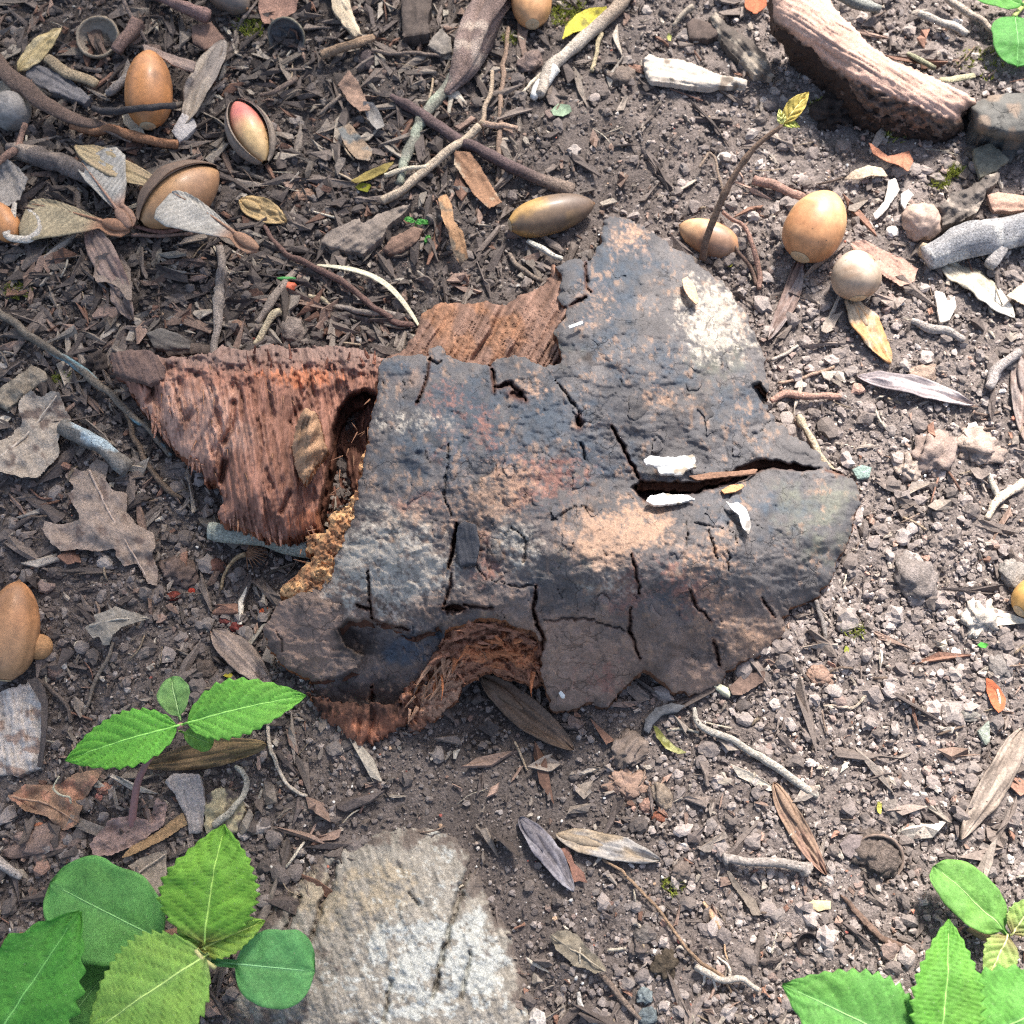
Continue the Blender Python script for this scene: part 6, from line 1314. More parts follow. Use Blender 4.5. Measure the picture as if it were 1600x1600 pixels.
# ------------------------------------------------------------------ seedlings
def leaf_geo(base, tip, w, teeth=9, cot=False, fold=.18, arch=.05, droop=.06, roll=0.0, seed=1, c=None, wave=.0008, up=None, pet=.05, tooth=.10, notch=0.0, nveins=6, asym=1.0):
    """base/tip: (px, py, height mm). toothed leaf, or a smooth seed leaf (cot)"""
    B = W(base[0], base[1], base[2] * .001); T = W(tip[0], tip[1], tip[2] * .001)
    m = mpp((B + T) / 2); hw = w / 2 * m
    def prof(u, s):
        if cot:
            x = np.clip((u - pet) / (1 - pet), 0, 1)
            p = np.sqrt(np.clip(1 - (2 * x ** 1.05 - 1) ** 2, 0, 1)) ** .9
            p = np.maximum(p, .10 * (u < .6))
            p = p * (1 + .30 * (fbm(u * 3.5 + 5 * s, u * 0 + seed, seed, 3) - .5))
            return np.maximum(p, .02)
        x = np.clip((u - pet) / (1 - pet), 0, 1)
        p = np.sin(np.pi * x ** .74) ** .82 * (1 + .10 * (fbm(u * 2.5 + 5 * s, u * 0 + seed, seed, 2) - .5))
        return np.maximum(p, .035)
    def edge(u, s):
        x = np.clip((u - pet) / (1 - pet), 0, 1)
        saw = (x * teeth * (1.0 + .12 * s)) % 1.0
        return 1 - tooth * .7 + tooth * 1.3 * np.where(saw < .72, saw / .72, (1 - saw) / .28)
    def vein(U, Vv, y):
        a = np.abs(Vv); mid = -.0006 * np.exp(-(Vv / .06) ** 2)
        ph = (U - .30 * a ** 1.1 - .02 * np.sign(Vv)) * nveins
        d = np.abs(ph - np.round(ph))
        e = -.00045 * np.exp(-(d / .09) ** 2) * (1 - np.exp(-(a / .1) ** 2)) + .0003 * np.sin(np.pi * d) * (1 - a ** 3)
        return mid + e * (.25 if cot else 1.0)
    nu = 40 if cot else max(80, teeth * 10)
    V, F, u, v = blade_geo(B, T, hw, hw * asym, prof, nu, 21, fold, arch, wave, .00016, roll, seed, vein, up, tip_droop=droop, edge=None if cot else edge)
    a = np.abs(v); ph = (u - .30 * a ** 1.1 - .02 * np.sign(v)) * nveins; d = np.abs(ph - np.round(ph))
    vm = np.exp(-(v / .05) ** 2) * (1 - u * .5) * (.5 if cot else 1)
    sv = np.exp(-(d / .05) ** 2) * (1 - a ** 2 * .7) * (.25 if cot else 1)
    br = fbm(u * 22, v * 9, seed + 30, 2)
    n = fbm(u * 4, v * 2 + 5, seed + 4, 3)
    C = (c * np.array([1.45, 1.28, .82]))[None] * (.86 + .28 * n)[:, None]
    yl = sstep(.5, .75, fbm(u * 2.5 + 3, v * 1.6, seed + 14, 3))[:, None] * .2
    C = C * (1 - yl) + C * np.array([1.35, 1.08, .8])[None] * yl
    C = C * .94 + C.mean(1, keepdims=True) * .06
    C = C * (1 - .28 * sv * (.6 + .8 * br) + .10 * np.exp(-((d - .16) / .08) ** 2))[:, None] * (.92 + .16 * br)[:, None]
    C = C * (1 - .55 * vm[:, None]) + (c * np.array([1.6, 1.25, 1.5]) + .03)[None] * .55 * vm[:, None]
    return V, F, C
def add_leaf(parent, name, *a, base_tint=None, **k):
    V, F, C = leaf_geo(*a, **k)
    if base_tint is not None:
        nn = len(C) // 2; nu = nn // 21
        u = np.tile(np.repeat(np.linspace(0, 1, nu), 21), 2); w = sstep(base_tint[1], 0, u)[:, None] * .75
        C = C * (1 - w) + np.asarray(base_tint[0])[None] * w
    o = mk(name, V, F, C, M['green'], parent)
    keep_px(*to_px(V[::3]))
    nr = len(C) // 42; ctr = V[10:nr * 21:21]
    if nr > 30 and np.linalg.norm(ctr[-1] - ctr[0]) > .012:
        k0 = 0; k1 = int(nr * .9); P = ctr[k0:k1].copy(); P[:, 2] += .00012
        r0 = .00045 if nr > 60 else .0003
        v2, f2_, u2, a2, _ = tube_geo(P, np.linspace(r0, .00012, len(P)), 6, 2, .04)
        mk('midrib', v2, f2_, np.clip(C[:nr * 21].mean(0) * np.array([1.7, 1.35, 1.7]) + .03, 0, .8), M['stem'], o)
    return o
def stem(parent, pts, r0, r1, c, name='stem', n=20):
    P = catmull(np.array([W(x, y, z * .001) for x, y, z in pts]), n)
    V, F, u, a, _ = tube_geo(P, np.linspace(r0, r1, n) * .001, 9, 3, .05)
    mk(name, V, F, c[None] * (.85 + .3 * fbm(u * 9, a, 3, 2))[:, None], M['stem'], parent)
g1 = lin(112, 172, 74); g2 = lin(90, 158, 84); g3 = lin(122, 164, 86); g4 = lin(72, 138, 92); g5 = lin(126, 178, 88)
pa = empty('seedling', G(205, 1300, 0), 'seedling with two opposite toothed leaves at left', 'seedling', 'green seedlings')
stem(pa, [(205, 1302, 0), (208, 1270, 5), (218, 1215, 13), (250, 1160, 22), (284, 1132, 27)], 1.5, 1.0, lin(150, 110, 104))
add_leaf(pa, 'leaf', (286, 1132, 27), (98, 1186, 27), 92, 10, c=lin(98, 172, 72), seed=2, fold=.12, asym=.95, nveins=7)
add_leaf(pa, 'leaf', (284, 1132, 27), (476, 1084, 28), 92, 10, c=lin(102, 172, 78), seed=3, fold=.2, nveins=7)
add_leaf(pa, 'seed_leaf', (282, 1126, 24), (266, 1056, 22), 48, cot=True, c=lin(104, 152, 104), seed=4, pet=.12)
add_leaf(pa, 'seed_leaf', (280, 1142, 24), (334, 1164, 18), 34, cot=True, c=lin(106, 158, 84), seed=5, pet=.15)
pb = empty('seedling', G(300, 1560, 0), 'large seedling with broad green leaves in the lower left corner', 'seedling', 'green seedlings')
stem(pb, [(300, 1570, 0), (310, 1540, 12), (324, 1494, 34)], 2.0, 1.5, lin(140, 150, 96))
add_leaf(pb, 'leaf', (318, 1478, 38), (348, 1288, 44), 152, 13, c=lin(104, 162, 62), seed=6, fold=.10, wave=.0018, nveins=7, base_tint=(lin(128, 112, 66), .2), pet=.03)
add_leaf(pb, 'leaf', (326, 1490, 38), (136, 1618, 44), 172, 14, c=lin(116, 164, 84), seed=7, fold=.08, wave=.0018, nveins=8, base_tint=(lin(150, 160, 110), .12), pet=.03)
add_leaf(pb, 'leaf', (308, 1486, 36), (414, 1438, 34), 58, 9, c=lin(122, 164, 76), seed=8, fold=.25, nveins=6, base_tint=(lin(132, 106, 62), .35), pet=.03)
add_leaf(pb, 'leaf', (322, 1484, 36), (274, 1436, 33), 34, 7, c=lin(118, 166, 80), seed=18, fold=.25, nveins=5, base_tint=(lin(132, 106, 62), .4), pet=.03)
add_leaf(pb, 'seed_leaf', (300, 1492, 28), (72, 1378, 27), 146, cot=True, c=lin(88, 152, 92), seed=9, fold=.05, wave=.0016, pet=.20)
add_leaf(pb, 'seed_leaf', (326, 1502, 30), (492, 1518, 26), 122, cot=True, c=lin(84, 150, 104), seed=10, fold=.05, wave=.0014, pet=.26)
stem(pb, [(306, 1484, 39), (318, 1500, 38), (336, 1512, 35)], .9, .7, lin(196, 190, 126), 'stipule', 10)
pf = empty('seedling', G(-40, 1660, 0), 'dark green toothed leaf cut off by the lower left corner', 'seedling', 'green seedlings')
stem(pf, [(-40, 1680, 0), (-30, 1670, 20), (-20, 1650, 40)], 1.8, 1.4, lin(120, 150, 90))
add_leaf(pf, 'leaf', (-40, 1690, 40), (118, 1424, 46), 200, 9, c=lin(70, 142, 62), seed=11, fold=.08, wave=.002, nveins=7, tooth=.16)
add_leaf(pf, 'seed_leaf', (40, 1690, 20), (172, 1508, 20), 110, cot=True, c=lin(76, 132, 72), seed=12, fold=.05, pet=.1)
pc = empty('seedling', G(1465, 1690, 0), 'three-leaved toothed seedling at the bottom right', 'seedling', 'green seedlings')
stem(pc, [(1462, 1700, 0), (1464, 1680, 20), (1466, 1655, 36)], 2.0, 1.6, lin(140, 160, 96))
add_leaf(pc, 'leaf', (1464, 1668, 36), (1486, 1436, 38), 112, 12, c=lin(88, 150, 66), seed=13, fold=.28, nveins=10, wave=.001, tooth=.13)
add_leaf(pc, 'leaf', (1452, 1650, 34), (1226, 1538, 34), 156, 11, c=lin(86, 148, 80), seed=14, fold=.10, nveins=7, wave=.0014)
add_leaf(pc, 'leaf', (1478, 1650, 34), (1696, 1540, 36), 170, 12, c=lin(88, 152, 76), seed=15, fold=.10, nveins=7, wave=.0014)
pd = empty('seedling', G(1510, 1452, 0), 'small seedling with one large seed leaf at the right edge', 'seedling', 'green seedlings')
stem(pd, [(1500, 1446, 0), (1520, 1455, 4), (1550, 1468, 9), (1576, 1464, 13)], 1.5, 1.2, lin(136, 116, 80))
add_leaf(pd, 'seed_leaf', (1578, 1464, 15), (1462, 1352, 16), 82, cot=True, c=lin(98, 152, 86), seed=16, fold=.08, wave=.0016, pet=.10)
add_leaf(pd, 'leaf', (1576, 1460, 16), (1542, 1530, 18), 54, 7, c=lin(134, 166, 108), seed=17, fold=.2, nveins=6, base_tint=(lin(140, 104, 84), .5))
add_leaf(pd, 'leaf', (1580, 1462, 16), (1618, 1402, 18), 50, 7, c=lin(128, 164, 104), seed=19, fold=.2, nveins=6, base_tint=(lin(140, 104, 84), .5))
pe = empty('seedling', G(1600, 20, 0), 'round-leaved seedling cut off in the top right corner', 'seedling', 'green seedlings')
stem(pe, [(1606, 0, 0), (1594, 14, 8), (1584, 26, 12)], 1.3, 1.1, lin(150, 160, 90))
add_leaf(pe, 'seed_leaf', (1586, 24, 12), (1592, 100, 12), 82, cot=True, c=lin(72, 138, 74), seed=20, fold=.08, pet=.03)
add_leaf(pe, 'seed_leaf', (1600, 8, 13), (1526, -10, 12), 42, cot=True, c=lin(76, 142, 70), seed=21, fold=.1, pet=.05)
add_leaf(sp, 'bud_leaf', (1224, 196, 47), (1264, 142, 53), 28, 4, c=lin(168, 160, 96), seed=22, fold=.5, tooth=.05, nveins=5, base_tint=None)
add_leaf(sp, 'bud_leaf', (1224, 196, 47), (1250, 196, 48), 16, 3, c=lin(158, 172, 106), seed=23, fold=.4, tooth=.05, nveins=4)
add_leaf(sp, 'bud_leaf', (1222, 196, 47), (1218, 170, 50), 14, 3, c=lin(196, 206, 160), seed=24, fold=.4, tooth=.05, nveins=4)
pg = empty('tiny_seedling', G(649, 350, 0), 'tiny bright seedling with two oval leaves above the bark', 'seedling')
stem(pg, [(650, 356, 0), (649, 347, 5)], .5, .4, lin(110, 170, 90), n=6)
add_leaf(pg, 'seed_leaf', (649, 347, 5), (632, 341, 6), 10, cot=True, c=lin(78, 150, 84), seed=25, pet=.05)
add_leaf(pg, 'seed_leaf', (649, 347, 5), (669, 348, 6), 11, cot=True, c=lin(78, 152, 84), seed=26, pet=.05)
ph_ = empty('tiny_seedling', G(668, 388, 0), 'tiny upright green leaf just below the two-leaved tiny seedling', 'seedling')
stem(ph_, [(668, 390, 0), (668, 384, 3)], .5, .4, lin(110, 170, 90), n=6)
add_leaf(ph_, 'seed_leaf', (668, 385, 3), (669, 367, 6), 10, cot=True, c=lin(76, 146, 80), seed=27, pet=.05)
for lb, x, y, w, h, c in [('tiny green leaf scrap on soil near the pale clod', 1536, 1008, 18, 10, lin(100, 196, 80)), ('tiny yellow-green leaf scrap on the right soil', 1323, 1016, 9, 18, lin(196, 200, 90)), ('yellow petal scrap near the soil-filled cup', 1374, 1262, 9, 24, lin(206, 200, 96)),
                          ('bright yellow petal scrap beside the bark tip', 1139, 412, 14, 9, lin(206, 206, 60)), ('yellow scrap under the toothed seedling leaf', 357, 1055, 16, 8, lin(200, 186, 60)), ('yellow-green scrap on soil below the pale forked stick', 1046, 58, 8, 14, lin(206, 206, 120)), ('lime scrap of leaf below the straw twig', 568, 292, 26, 16, lin(150, 150, 40))]:
    chip('leaf_scrap', lb, 'leaf', [(x - w / 2, y), (x - w / 5, y - h / 2), (x + w / 2, y - h / 5), (x + w / 4, y + h / 2), (x - w / 4, y + h / 3)], c * .62, 2, .3, 1, .3, None, .2, 1.8, 'dead', .6)
# ------------------------------------------------------------------ clods and stones one can pick out
for nm, lb, ct, x, y, w, h, c, an, zs, am in [
    ('stone', 'angular grey stone right of the bark', 'stone', 1432, 908, 58, 66, lin(136, 126, 120), .3, .7, .32), ('stone', 'small brown pointed stone above the angular grey one', 'stone', 1422, 882, 30, 24, lin(128, 108, 96), .6, .6, .3),
    ('soil_clod', 'pale crumbly clod at the right edge', 'clod', 1534, 968, 56, 52, lin(190, 178, 164), .2, .7, .4), ('soil_clod', 'large cracked clod at right, left half', 'clod', 1462, 712, 70, 62, lin(146, 128, 118), .3, .6, .35), ('soil_clod', 'large cracked clod at right, right half', 'clod', 1530, 704, 72, 64, lin(160, 142, 130), -.4, .6, .35),
    ('soil_clod', 'small pale clod under the large cracked one', 'clod', 1420, 732, 38, 44, lin(158, 142, 130), .1, .7, .35), ('stone', 'flat pale stone under the mauve ash key', 'stone', 1444, 586, 56, 34, lin(168, 146, 130), .1, .6, .25),
    ('stone', 'grey stone pair at the right edge above the pale clod', 'stone', 1580, 900, 44, 50, lin(150, 142, 134), .4, .8, .3), ('soil_clod', 'dim brown clod below the lower bark edge', 'clod', 980, 1170, 52, 46, lin(122, 108, 98), .2, .6, .35),
    ('stone', 'tan stone on the soil below the dark curl', 'stone', 1034, 1244, 30, 44, lin(148, 132, 116), .5, .8, .25), ('stone', 'small pink-tan stone beside the tan stone', 'stone', 1010, 1260, 22, 24, lin(164, 130, 114), 0, .8, .2), ('stone', 'red-brown stone below the tan stone', 'stone', 1030, 1277, 24, 18, lin(150, 98, 78), .2, .7, .2),
    ('soil_clod', 'pinkish crumb cluster on soil below the bark', 'clod', 985, 1225, 70, 40, lin(150, 124, 108), -.3, .4, .4), ('soil_clod', 'round dark clod near the grey and orange ash key', 'clod', 1065, 1362, 32, 32, lin(112, 100, 92), 0, .8, .25),
    ('stone', 'round tan stone by the olive-brown acorn', 'stone', 972, 122, 42, 36, lin(128, 114, 104), .2, .7, .25), ('stone', 'brown stone beneath the pale forked stick', 'stone', 828, 100, 44, 36, lin(132, 114, 106), .4, .7, .3), ('stone', 'flat tan pebble left of the grey wood chip', 'stone', 474, 306, 38, 24, lin(150, 122, 104), .1, .5, .2),
    ('stone', 'upright brown nub above the rotten wood', 'stone', 458, 520, 38, 48, lin(142, 128, 118), .1, .8, .22), ('seed', 'smooth brown seed above the rotten wood', 'seed', 368, 514, 36, 26, lin(140, 112, 96), .2, .8, .12), ('soil_clod', 'dark crumbly clump at the tip of the rotten wood', 'clod', 152, 570, 40, 40, lin(70, 62, 58), 0, .9, .45),
    ('soil_clod', 'round brown clod right of the lobed oak leaf', 'clod', 280, 892, 54, 48, lin(108, 92, 84), 0, .7, .3), ('seed', 'reddish brown nutlet below the greenish white stick', 'seed', 334, 886, 40, 26, lin(118, 84, 72), .1, .8, .15), ('seed', 'dark red seed beside the curled lobed leaf', 'seed', 272, 932, 24, 16, lin(128, 66, 56), .1, .7, .15),
    ('seed', 'small shiny red seed on soil left of the bark', 'seed', 300, 923, 13, 11, lin(184, 74, 58), 0, .8, .1), ('seed', 'orange seed scale at the left foot of the bark', 'seed', 414, 958, 17, 17, lin(190, 96, 64), 0, .6, .2), ('seed', 'dark red seed beside the split grey ash key', 'seed', 370, 980, 20, 18, lin(128, 66, 60), 0, .7, .2), ('seed', 'maroon seed above the split grey ash key', 'seed', 352, 970, 18, 14, lin(126, 72, 66), 0, .7, .2),
    ('stone', 'small brown stone below the smooth tan ball', 'stone', 88, 1050, 26, 26, lin(124, 104, 96), 0, .8, .2), ('stone', 'orange-flecked dark stone above the toothed leaf', 'stone', 322, 1048, 30, 34, lin(104, 92, 84), .3, .8, .3), ('stone', 'pink pebble beside the reddish seedling stem', 'stone', 164, 1232, 26, 18, lin(186, 136, 116), .1, .7, .2), ('stone', 'glossy pink pebble under the first pink pebble', 'stone', 155, 1246, 13, 15, lin(190, 130, 118), .1, .8, .15),
    ('soil_clod', 'brown clod mass under the folded brown leaf', 'clod', 60, 1315, 90, 50, lin(132, 112, 102), .1, .5, .4), ('stone', 'orange pebble under the folded brown leaf', 'stone', 62, 1292, 18, 14, lin(190, 126, 98), 0, .7, .2), ('stone', 'grey-white stone near the right plant', 'stone', 1420, 1302, 36, 26, lin(150, 142, 134), .3, .6, .25), ('stone', 'grey triangular stone beside the yellow petal', 'stone', 1392, 1266, 28, 40, lin(140, 130, 122), .4, .5, .3),
    ('stone', 'white flake stone on the right soil', 'stone', 1436, 1242, 28, 12, lin(200, 194, 186), -.1, .6, .25), ('stone', 'bluish grey chip stone near the small curled leaf, bottom', 'stone', 1008, 1556, 26, 26, lin(128, 136, 136), .2, .7, .35), ('stone', 'dark blue stone at the bottom below the bluish chip', 'stone', 1012, 1590, 34, 30, lin(108, 116, 118), .2, .7, .3),
    ('stone', 'small grey stone by the green triangular flake', 'stone', 1510, 1118, 40, 22, lin(144, 138, 130), .1, .6, .3), ('stone', 'long grey stone above the orange leaf scrap', 'stone', 1560, 1044, 30, 40, lin(140, 132, 126), .3, .7, .3), ('stone', 'brown-pink double clod on the right soil', 'stone', 1280, 1056, 44, 28, lin(156, 128, 112), -.4, .5, .35),
    ('moss_clod', 'mossy dark clod at the end of the curved bark', 'clod', 1505, 190, 44, 40, lin(44, 40, 38), 0, .9, .4), ('soil_clod', 'dark earth lump below the dark log piece', 'clod', 1300, 178, 66, 60, lin(58, 50, 46), 0, .8, .4),
    ('soil_clod', 'brown clod under the knobbed whitish twig', 'clod', 1000, 1482, 34, 30, lin(98, 88, 82), 0, .7, .35), ('nutshell', 'dark hollow shell on soil left of the rootlet', 'seed', 1008, 1462, 36, 30, lin(116, 108, 102), .2, .7, .3), ('wood_crumb', 'dark fuzzy wood crumb at the lower soil center', 'crumb', 1040, 1506, 44, 36, lin(84, 74, 62), .6, .6, .4),
    ('stone', 'dark round acorn-like seed below the top dark block', 'seed', 574, 96, 28, 40, lin(88, 78, 78), .1, .8, .12)]:
    s_ = int(x * 3 + y) % 700
    sc_ = nm == 'soil_clod'
    lump(nm, x, y, w, h, c * (1 if sc_ else .92), lb, ct, an, zs * (.95 if sc_ else 1), am * (1.25 if sc_ else 1), s_, 3, M['crumb'] if sc_ else M['stone'], var=.5, freq=2.9 if sc_ else 2.0, sink=.40 if sc_ else .35)

# ------------------------------------------------------------------ crumbs of soil, litter fragments and stalks: nobody could count these
def mould_and_light(x, y):      # dark leaf mould, plus painted light: sunlit right brighter, shadow below the bark darker
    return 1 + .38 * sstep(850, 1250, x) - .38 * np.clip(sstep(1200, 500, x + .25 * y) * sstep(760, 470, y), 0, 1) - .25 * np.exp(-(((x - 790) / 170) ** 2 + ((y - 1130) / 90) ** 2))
def scatter_px(n, r, lo=(-60, -60), hi=(1660, 1660)):
    return r.uniform(lo[0], hi[0], n), r.uniform(lo[1], hi[1], n)
def crumbs(name, label, n, smin, smax, sub, amp, pal, seed, dens, respect, flat=.75, sink=.22, smooth=False, power=2.2, zoff=0.0, material='crumb'):
    r = np.random.default_rng(seed)
    px, py = scatter_px(n, r)
    keepm = r.uniform(0, 1, n) < dens(px, py)
    px, py = px[keepm], py[keepm]
    size = smin + (smax - smin) * r.uniform(0, 1, len(px)) ** power
    i = np.clip((py / 4 + 10).astype(int), 0, 419); j = np.clip((px / 4 + 10).astype(int), 0, 419)
    ok = ~(KEEP[i, j] & (size > respect))
    px, py, size = px[ok], py[ok], size[ok]
    n = len(px)
    P = G(px, py, 0.0); P[:, 2] += size * .001 * (.5 - sink) * flat + zoff
    NV = 9
    T0 = [rough_ball(sub, amp, seed * 3 + k, 1.7) for k in range(NV)] if sub > 0 else []
    if sub < 0:
        rv = np.random.default_rng(seed + 4)
        ov = np.array([[1, 0, 0], [-1, 0, 0], [0, 1, 0], [0, -1, 0], [0, 0, 1], [0, 0, -1]], float); of = np.array([[0, 2, 4], [2, 1, 4], [1, 3, 4], [3, 0, 4], [2, 0, 5], [1, 2, 5], [3, 1, 5], [0, 3, 5]])
        T0 = [(ov * (1.1 + amp * rv.uniform(-1, 1, (6, 1))) + amp * .4 * rv.normal(size=(6, 3)), of) for k in range(NV)]
    if sub == 0:
        rv = np.random.default_rng(seed + 4)
        T0 = [(ICO[0][0] * (1 + amp * rv.uniform(-1, 1, (12, 1))) , ICO[0][1]) for k in range(NV)]
    q, _ = np.linalg.qr(r.normal(size=(n, 3, 3)))
    sc = np.stack([r.uniform(.7, 1.25, n), r.uniform(.7, 1.25, n), r.uniform(.7, 1.1, n)], -1) * (size * .0005)[:, None]
    ci = r.choice(len(pal), n, p=np.array([p[1] for p in pal]) / sum(p[1] for p in pal))
    base = np.array([p[0] for p in pal])[ci] * r.uniform(.78, 1.22, n)[:, None] * mould_and_light(px, py)[:, None]
    base = (base * .86 + base.mean(1, keepdims=True) * .14) * 1.04
    Vs = []; Fs = []; Cs = []; n0 = 0
    for k in range(NV):
        m = np.arange(n) % NV == k
        v, f = T0[k]; nv = len(v)
        X = v[None] * sc[m][:, None, :]
        X = np.einsum('nij,nkj->nki', q[m], X)
        X[..., 2] *= flat
        X = X + P[m][:, None, :]
        cnt = m.sum()
        Vs.append(X.reshape(-1, 3)); Fs.append((f[None] + (np.arange(cnt) * nv)[:, None, None]).reshape(-1, 3) + n0); n0 += cnt * nv
        Cs.append(np.repeat(base[m], nv, 0))
    o = mk(name, np.concatenate(Vs), [np.concatenate(Fs)], np.concatenate(Cs), M[material], None, smooth)
    tag(o, label, 'soil', kind='stuff')
    return n
def smooth_zone(px, py): return np.exp(-(((px - 800) / 170) ** 2 + ((py - 1280) / 160) ** 2)) + np.exp(-(((px - 620) / 190) ** 2 + ((py - 1480) / 190) ** 2))
brown = [(lin(114, 103, 97), 5), (lin(98, 88, 82), 4), (lin(128, 117, 110), 4), (lin(142, 129, 121), 2), (lin(156, 144, 135), .8), (lin(130, 110, 100), .6), (lin(182, 172, 162), .12), (lin(146, 114, 98), .08)]
crumbs('soil_crumbs', 'coarse dark soil crumbs covering the ground', 4200, 2.2, 6.5, 1, .55, brown, 5, lambda x, y: np.clip(1 - 1.1 * smooth_zone(x, y), .02, 1) * (.45 + .55 * sstep(700, 400, x)), 2.2, .7, smooth=False, power=2.0)
crumbs('soil_clods', 'coarser clods strewn over the sunlit right side', 5200, 2.4, 7.5, 1, .55, brown, 15, lambda x, y: np.clip(sstep(950, 1250, x) * (1 - .6 * sstep(1000, 1250, y)) * (.3 + 1.2 * fbm(x / 90, y / 90, 55, 3)), 0, 1), 2.0, .7, smooth=False, power=2.4)
crumbs('soil_granules', 'middling granules of soil between the crumbs', 31000, .95, 3.1, 0, .45, brown, 6, lambda x, y: np.clip(1 - .85 * smooth_zone(x, y), .10, 1), 1.4, .75, power=1.5)
crumbs('soil_grains', 'finest grains of soil', 32000, .5, 1.25, -1, .35, brown, 9, lambda x, y: np.ones_like(x), 1.3, .8, zoff=.0004, power=1.2)
crumbs('pale_grit', 'scattered pale and reddish grit specks on the soil', 1000, .5, 1.8, 0, .3, [(lin(206, 200, 190), 3), (lin(176, 154, 136), 3), (lin(166, 100, 78), .6), (lin(146, 78, 66), .35), (lin(192, 156, 122), 1)], 7, lambda x, y: np.ones_like(x), 1.0, .8, zoff=.0012)

def fragments(name, label, n, smin, smax, pal, seed, dens, tilt=.5, respect=99, th=.0005, zoff=.0015, elong=(1, 2.2), mt='dead'):
    r = np.random.default_rng(seed)
    px, py = scatter_px(n, r)
    k = r.uniform(0, 1, n) < dens(px, py)
    px, py = px[k], py[k]; n = len(px)
    size = (smin + (smax - smin) * r.uniform(0, 1, n) ** 1.8) * .001
    i = np.clip((py / 4 + 10).astype(int), 0, 419); j = np.clip((px / 4 + 10).astype(int), 0, 419)
    ok = ~(KEEP[i, j] & (size > respect * .001)); px, py, size = px[ok], py[ok], size[ok]; n = len(px)
    P = G(px, py, 0.0); P[:, 2] += zoff + size * .12
    K = 7
    a = np.sort(r.uniform(0, 2 * np.pi, (n, K)), 1)
    rad = r.uniform(.55, 1.1, (n, K))
    el = r.uniform(elong[0], elong[1], n)
    X = np.stack([np.cos(a) * rad * el[:, None], np.sin(a) * rad / el[:, None] ** .5, .22 * r.normal(size=(n, K))], -1)
    X = np.concatenate([X, np.stack([r.normal(0, .1, n), r.normal(0, .1, n), r.normal(.12, .15, n)], -1)[:, None]], 1) * (size / 2)[:, None, None]
    Xb = X.copy(); Xb[..., 2] -= th * r.uniform(.6, 2.2, (n, 1))
    A = np.concatenate([X, Xb], 1)
    ang = r.uniform(0, 2 * np.pi, n); ca, sa = np.cos(ang), np.sin(ang)
    tl = r.normal(0, tilt, n); ct, stt = np.cos(tl), np.sin(tl)
    y2 = A[..., 1] * ct[:, None] - A[..., 2] * stt[:, None]; z2 = A[..., 1] * stt[:, None] + A[..., 2] * ct[:, None]
    A = np.stack([A[..., 0] * ca[:, None] - y2 * sa[:, None], A[..., 0] * sa[:, None] + y2 * ca[:, None], z2], -1) + P[:, None]
    f = []
    for t in range(K):
        u = (t + 1) % K
        f += [[t, u, K], [u + K + 1, t + K + 1, 2 * K + 1], [u, t, t + K + 1], [u, t + K + 1, u + K + 1]]
    f = np.array(f); nv = 2 * (K + 1)
    F = (f[None] + (np.arange(n) * nv)[:, None, None]).reshape(-1, 3)
    ci = r.choice(len(pal), n, p=np.array([p[1] for p in pal]) / sum(p[1] for p in pal))
    C = np.array([p[0] for p in pal])[ci] * r.uniform(.65, 1.35, n)[:, None]
    C = np.repeat(C * (.4 + .6 * mould_and_light(px, py))[:, None], nv, 0) * r.uniform(.8, 1.2, (n * nv, 1))
    o = mk(name, A.reshape(-1, 3), [F], C, M[mt], None, False)
    tag(o, label, 'litter', kind='stuff')
litter = [(lin(116, 104, 96), 4), (lin(92, 82, 77), 4), (lin(138, 126, 115), 2.5), (lin(144, 120, 106), 1.6), (lin(166, 154, 140), 1.2), (lin(130, 98, 82), .8), (lin(198, 186, 168), .3)]
topleft = lambda x, y: np.clip(.08 + .12 * sstep(700, 300, x) + .9 * sstep(1150, 500, x + .25 * y) * sstep(640, 470, y) + .25 * sstep(420, 200, x) * sstep(900, 700, y), 0, 1)
fragments('leaf_litter', 'crumbled brown leaf and bark litter among the soil', 14500, 2.0, 10.5, litter, 21, topleft, .5, 3.4, elong=(1, 3.6))
fragments('leaf_crumbs', 'tiny flakes of leaf and bark on the soil', 12000, 1.0, 3.6, litter, 22, lambda x, y: np.clip(.35 + .65 * topleft(x, y) - .3 * smooth_zone(x, y), .05, 1), .6, 1.6, .0003)
def stalks(name, label, n, seed, dens, lmin, lmax, pal):
    r = np.random.default_rng(seed); px, py = scatter_px(n, r); k = r.uniform(0, 1, n) < dens(px, py); px, py = px[k], py[k]
    V = []; F4 = []; F3 = []; C = []; n0 = 0
    for x, y in zip(px, py):
        l = r.uniform(lmin, lmax); a = r.uniform(0, 6.28); b = r.normal(0, .25)
        pts = [(x, y, r.uniform(.5, 2.5)), (x + l * .5 * math.cos(a), y + l * .5 * math.sin(a), r.uniform(1, 4)), (x + l * .5 * (math.cos(a) + math.cos(a + b)), y + l * .5 * (math.sin(a) + math.sin(a + b)), r.uniform(.3, 2))]
        P = catmull(px_path(pts), 6)
        v, f, u, aa, _ = tube_geo(P, np.full(6, r.uniform(.00015, .0006)), 5, int(x), .15)
        V.append(v); F4.append(f[0] + n0); F3.append(f[1] + n0); n0 += len(v)
        C.append(np.tile(np.array(pal[r.integers(len(pal))]) * r.uniform(.6, 1.3), (len(v), 1)))
    o = mk(name, np.concatenate(V), [np.concatenate(F4), np.concatenate(F3)], np.concatenate(C), M['twig']); tag(o, label, 'litter', kind='stuff')
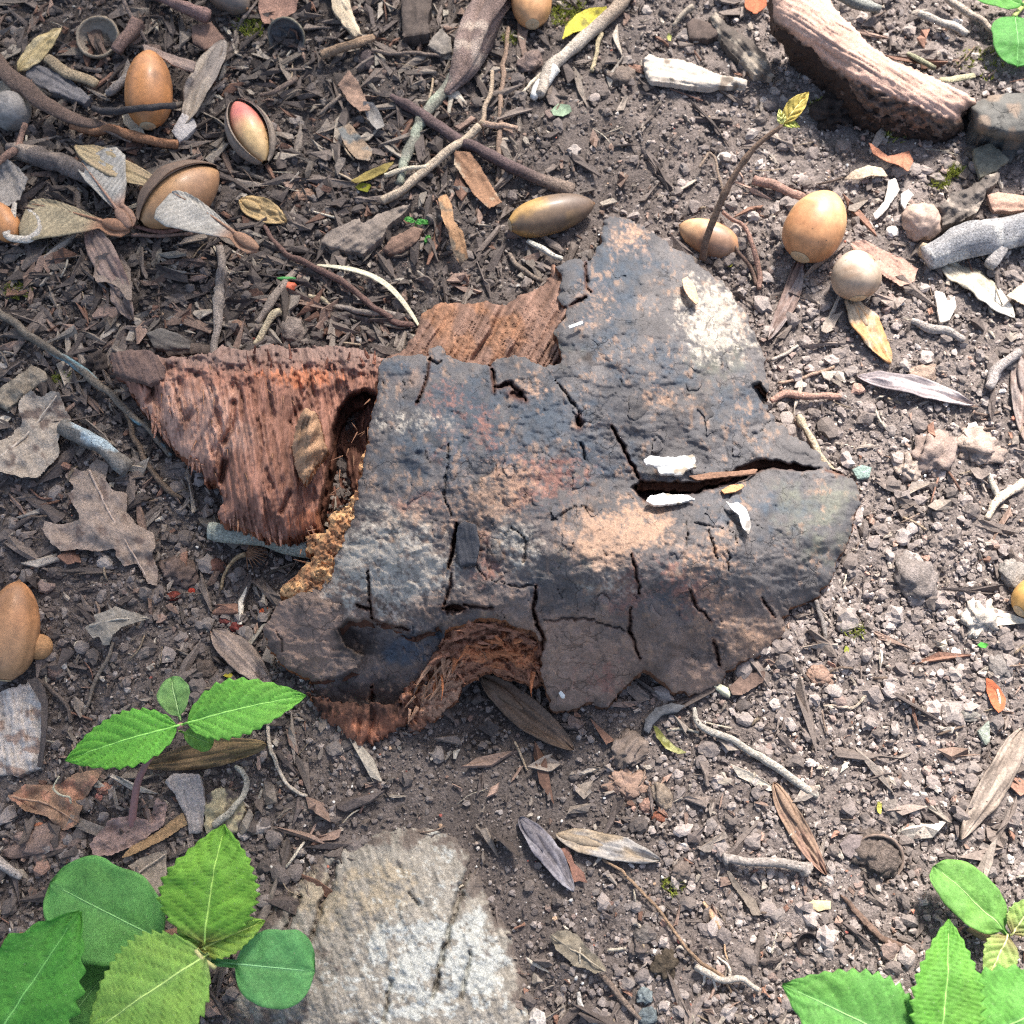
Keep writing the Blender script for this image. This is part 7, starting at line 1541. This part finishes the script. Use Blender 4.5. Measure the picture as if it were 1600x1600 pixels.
stalks('fine_stalks', 'fine stalks and rootlets strewn over the litter', 620, 31, lambda x, y: np.clip(.3 + .7 * topleft(x, y), 0, 1), 14, 55, [lin(130, 112, 98), lin(160, 142, 120), lin(108, 92, 82), lin(196, 184, 164), lin(142, 108, 92)])
def moss(name, label, spots, seed):
    r = np.random.default_rng(seed); V = []; F = []; C = []; n0 = 0
    for x, y, rad, n in spots:
        for _ in range(n):
            a = r.uniform(0, 6.28); q = rad * math.sqrt(r.uniform()); p = G(x + q * math.cos(a), y + q * math.sin(a) * .7, .001)
            for _ in range(3):
                d = r.normal(0, 1, 3); d[2] = abs(d[2]) + .7; d /= np.linalg.norm(d); l = r.uniform(.0015, .0035); s = np.cross(d, r.normal(0, 1, 3)); s /= np.linalg.norm(s)
                V += [p - s * .0003, p + s * .0003, p + d * l]; F.append([n0, n0 + 1, n0 + 2]); n0 += 3
                c = lin(128, 134, 60) * r.uniform(.5, 1.5); C += [c, c, c * 1.2]
    o = mk(name, np.array(V), [np.array(F)], np.array(C), M['moss'], None, False); tag(o, label, 'moss', kind='stuff')
moss('moss', 'small tufts of moss on the soil', [(392, 42, 26, 130), (884, 25, 26, 140), (895, 10, 20, 60), (1288, 172, 24, 110), (1320, 176, 14, 40), (1490, 268, 14, 60), (1470, 285, 16, 50), (1052, 1384, 20, 40), (98, 592, 14, 60), (30, 452, 24, 60), (1332, 985, 20, 30), (1530, 100, 40, 60), (1395, 210, 22, 40), (70, 400, 20, 20), (800, 60, 16, 30)], 41)

# ------------------------------------------------------------------ the leafy branch overhead that shades the left side
def canopy():
    r = np.random.default_rng(77)
    k = 1.5 / SUN_DIR.z; off = np.array(SUN_DIR) * k
    root = empty('overhanging_branch', np.array([-1.7, 0.1, 0]) + off, 'leafy tree branch hanging overhead outside the picture on the left', 'branch')
    A = np.array([-1.7, .1, .05]) + off; B = np.array([-.05, .12, 0]) + off
    P = catmull(np.array([A, A * .66 + B * .34 + [0, .04, .05], A * .3 + B * .7 + [0, -.03, .04], B]), 40)
    V, F, u, a, _ = tube_geo(P, np.linspace(.022, .004, 40), 10, 3, .1); mk('limb', V, F, lin(110, 98, 86), M['twig'], root)
    V = []; F = []; C = []; n0 = 0
    for i in range(1100):
        x = r.uniform(-1.6, .02); y = r.uniform(-.75, .85)
        e = .02 + .05 * math.sin(y * 5)
        if x > -.03 - .22 * (y + .05) + .06 * r.normal(): continue
        c = np.array([x, y, r.uniform(-.1, .12)]) + off
        d = r.normal(size=3); d[2] *= .35; d /= np.linalg.norm(d); s = np.cross(d, [0, 0, 1.0] + .4 * r.normal(size=3)); s /= np.linalg.norm(s); l = r.uniform(.09, .15); w = l * .34
        q = [c - d * l / 2, c - d * l * .2 + s * w, c + d * l * .2 + s * w * .9, c + d * l / 2, c + d * l * .2 - s * w * .9, c - d * l * .2 - s * w]
        V += q; F += [[n0, n0 + 1, n0 + 5], [n0 + 1, n0 + 2, n0 + 5], [n0 + 2, n0 + 4, n0 + 5], [n0 + 2, n0 + 3, n0 + 4]]; n0 += 6; C += [lin(84, 130, 56) * r.uniform(.7, 1.2)] * 6
    o = mk('foliage', np.array(V), [np.array(F)], np.array(C), M['green'], root, False); o['kind'] = 'stuff'
canopy()
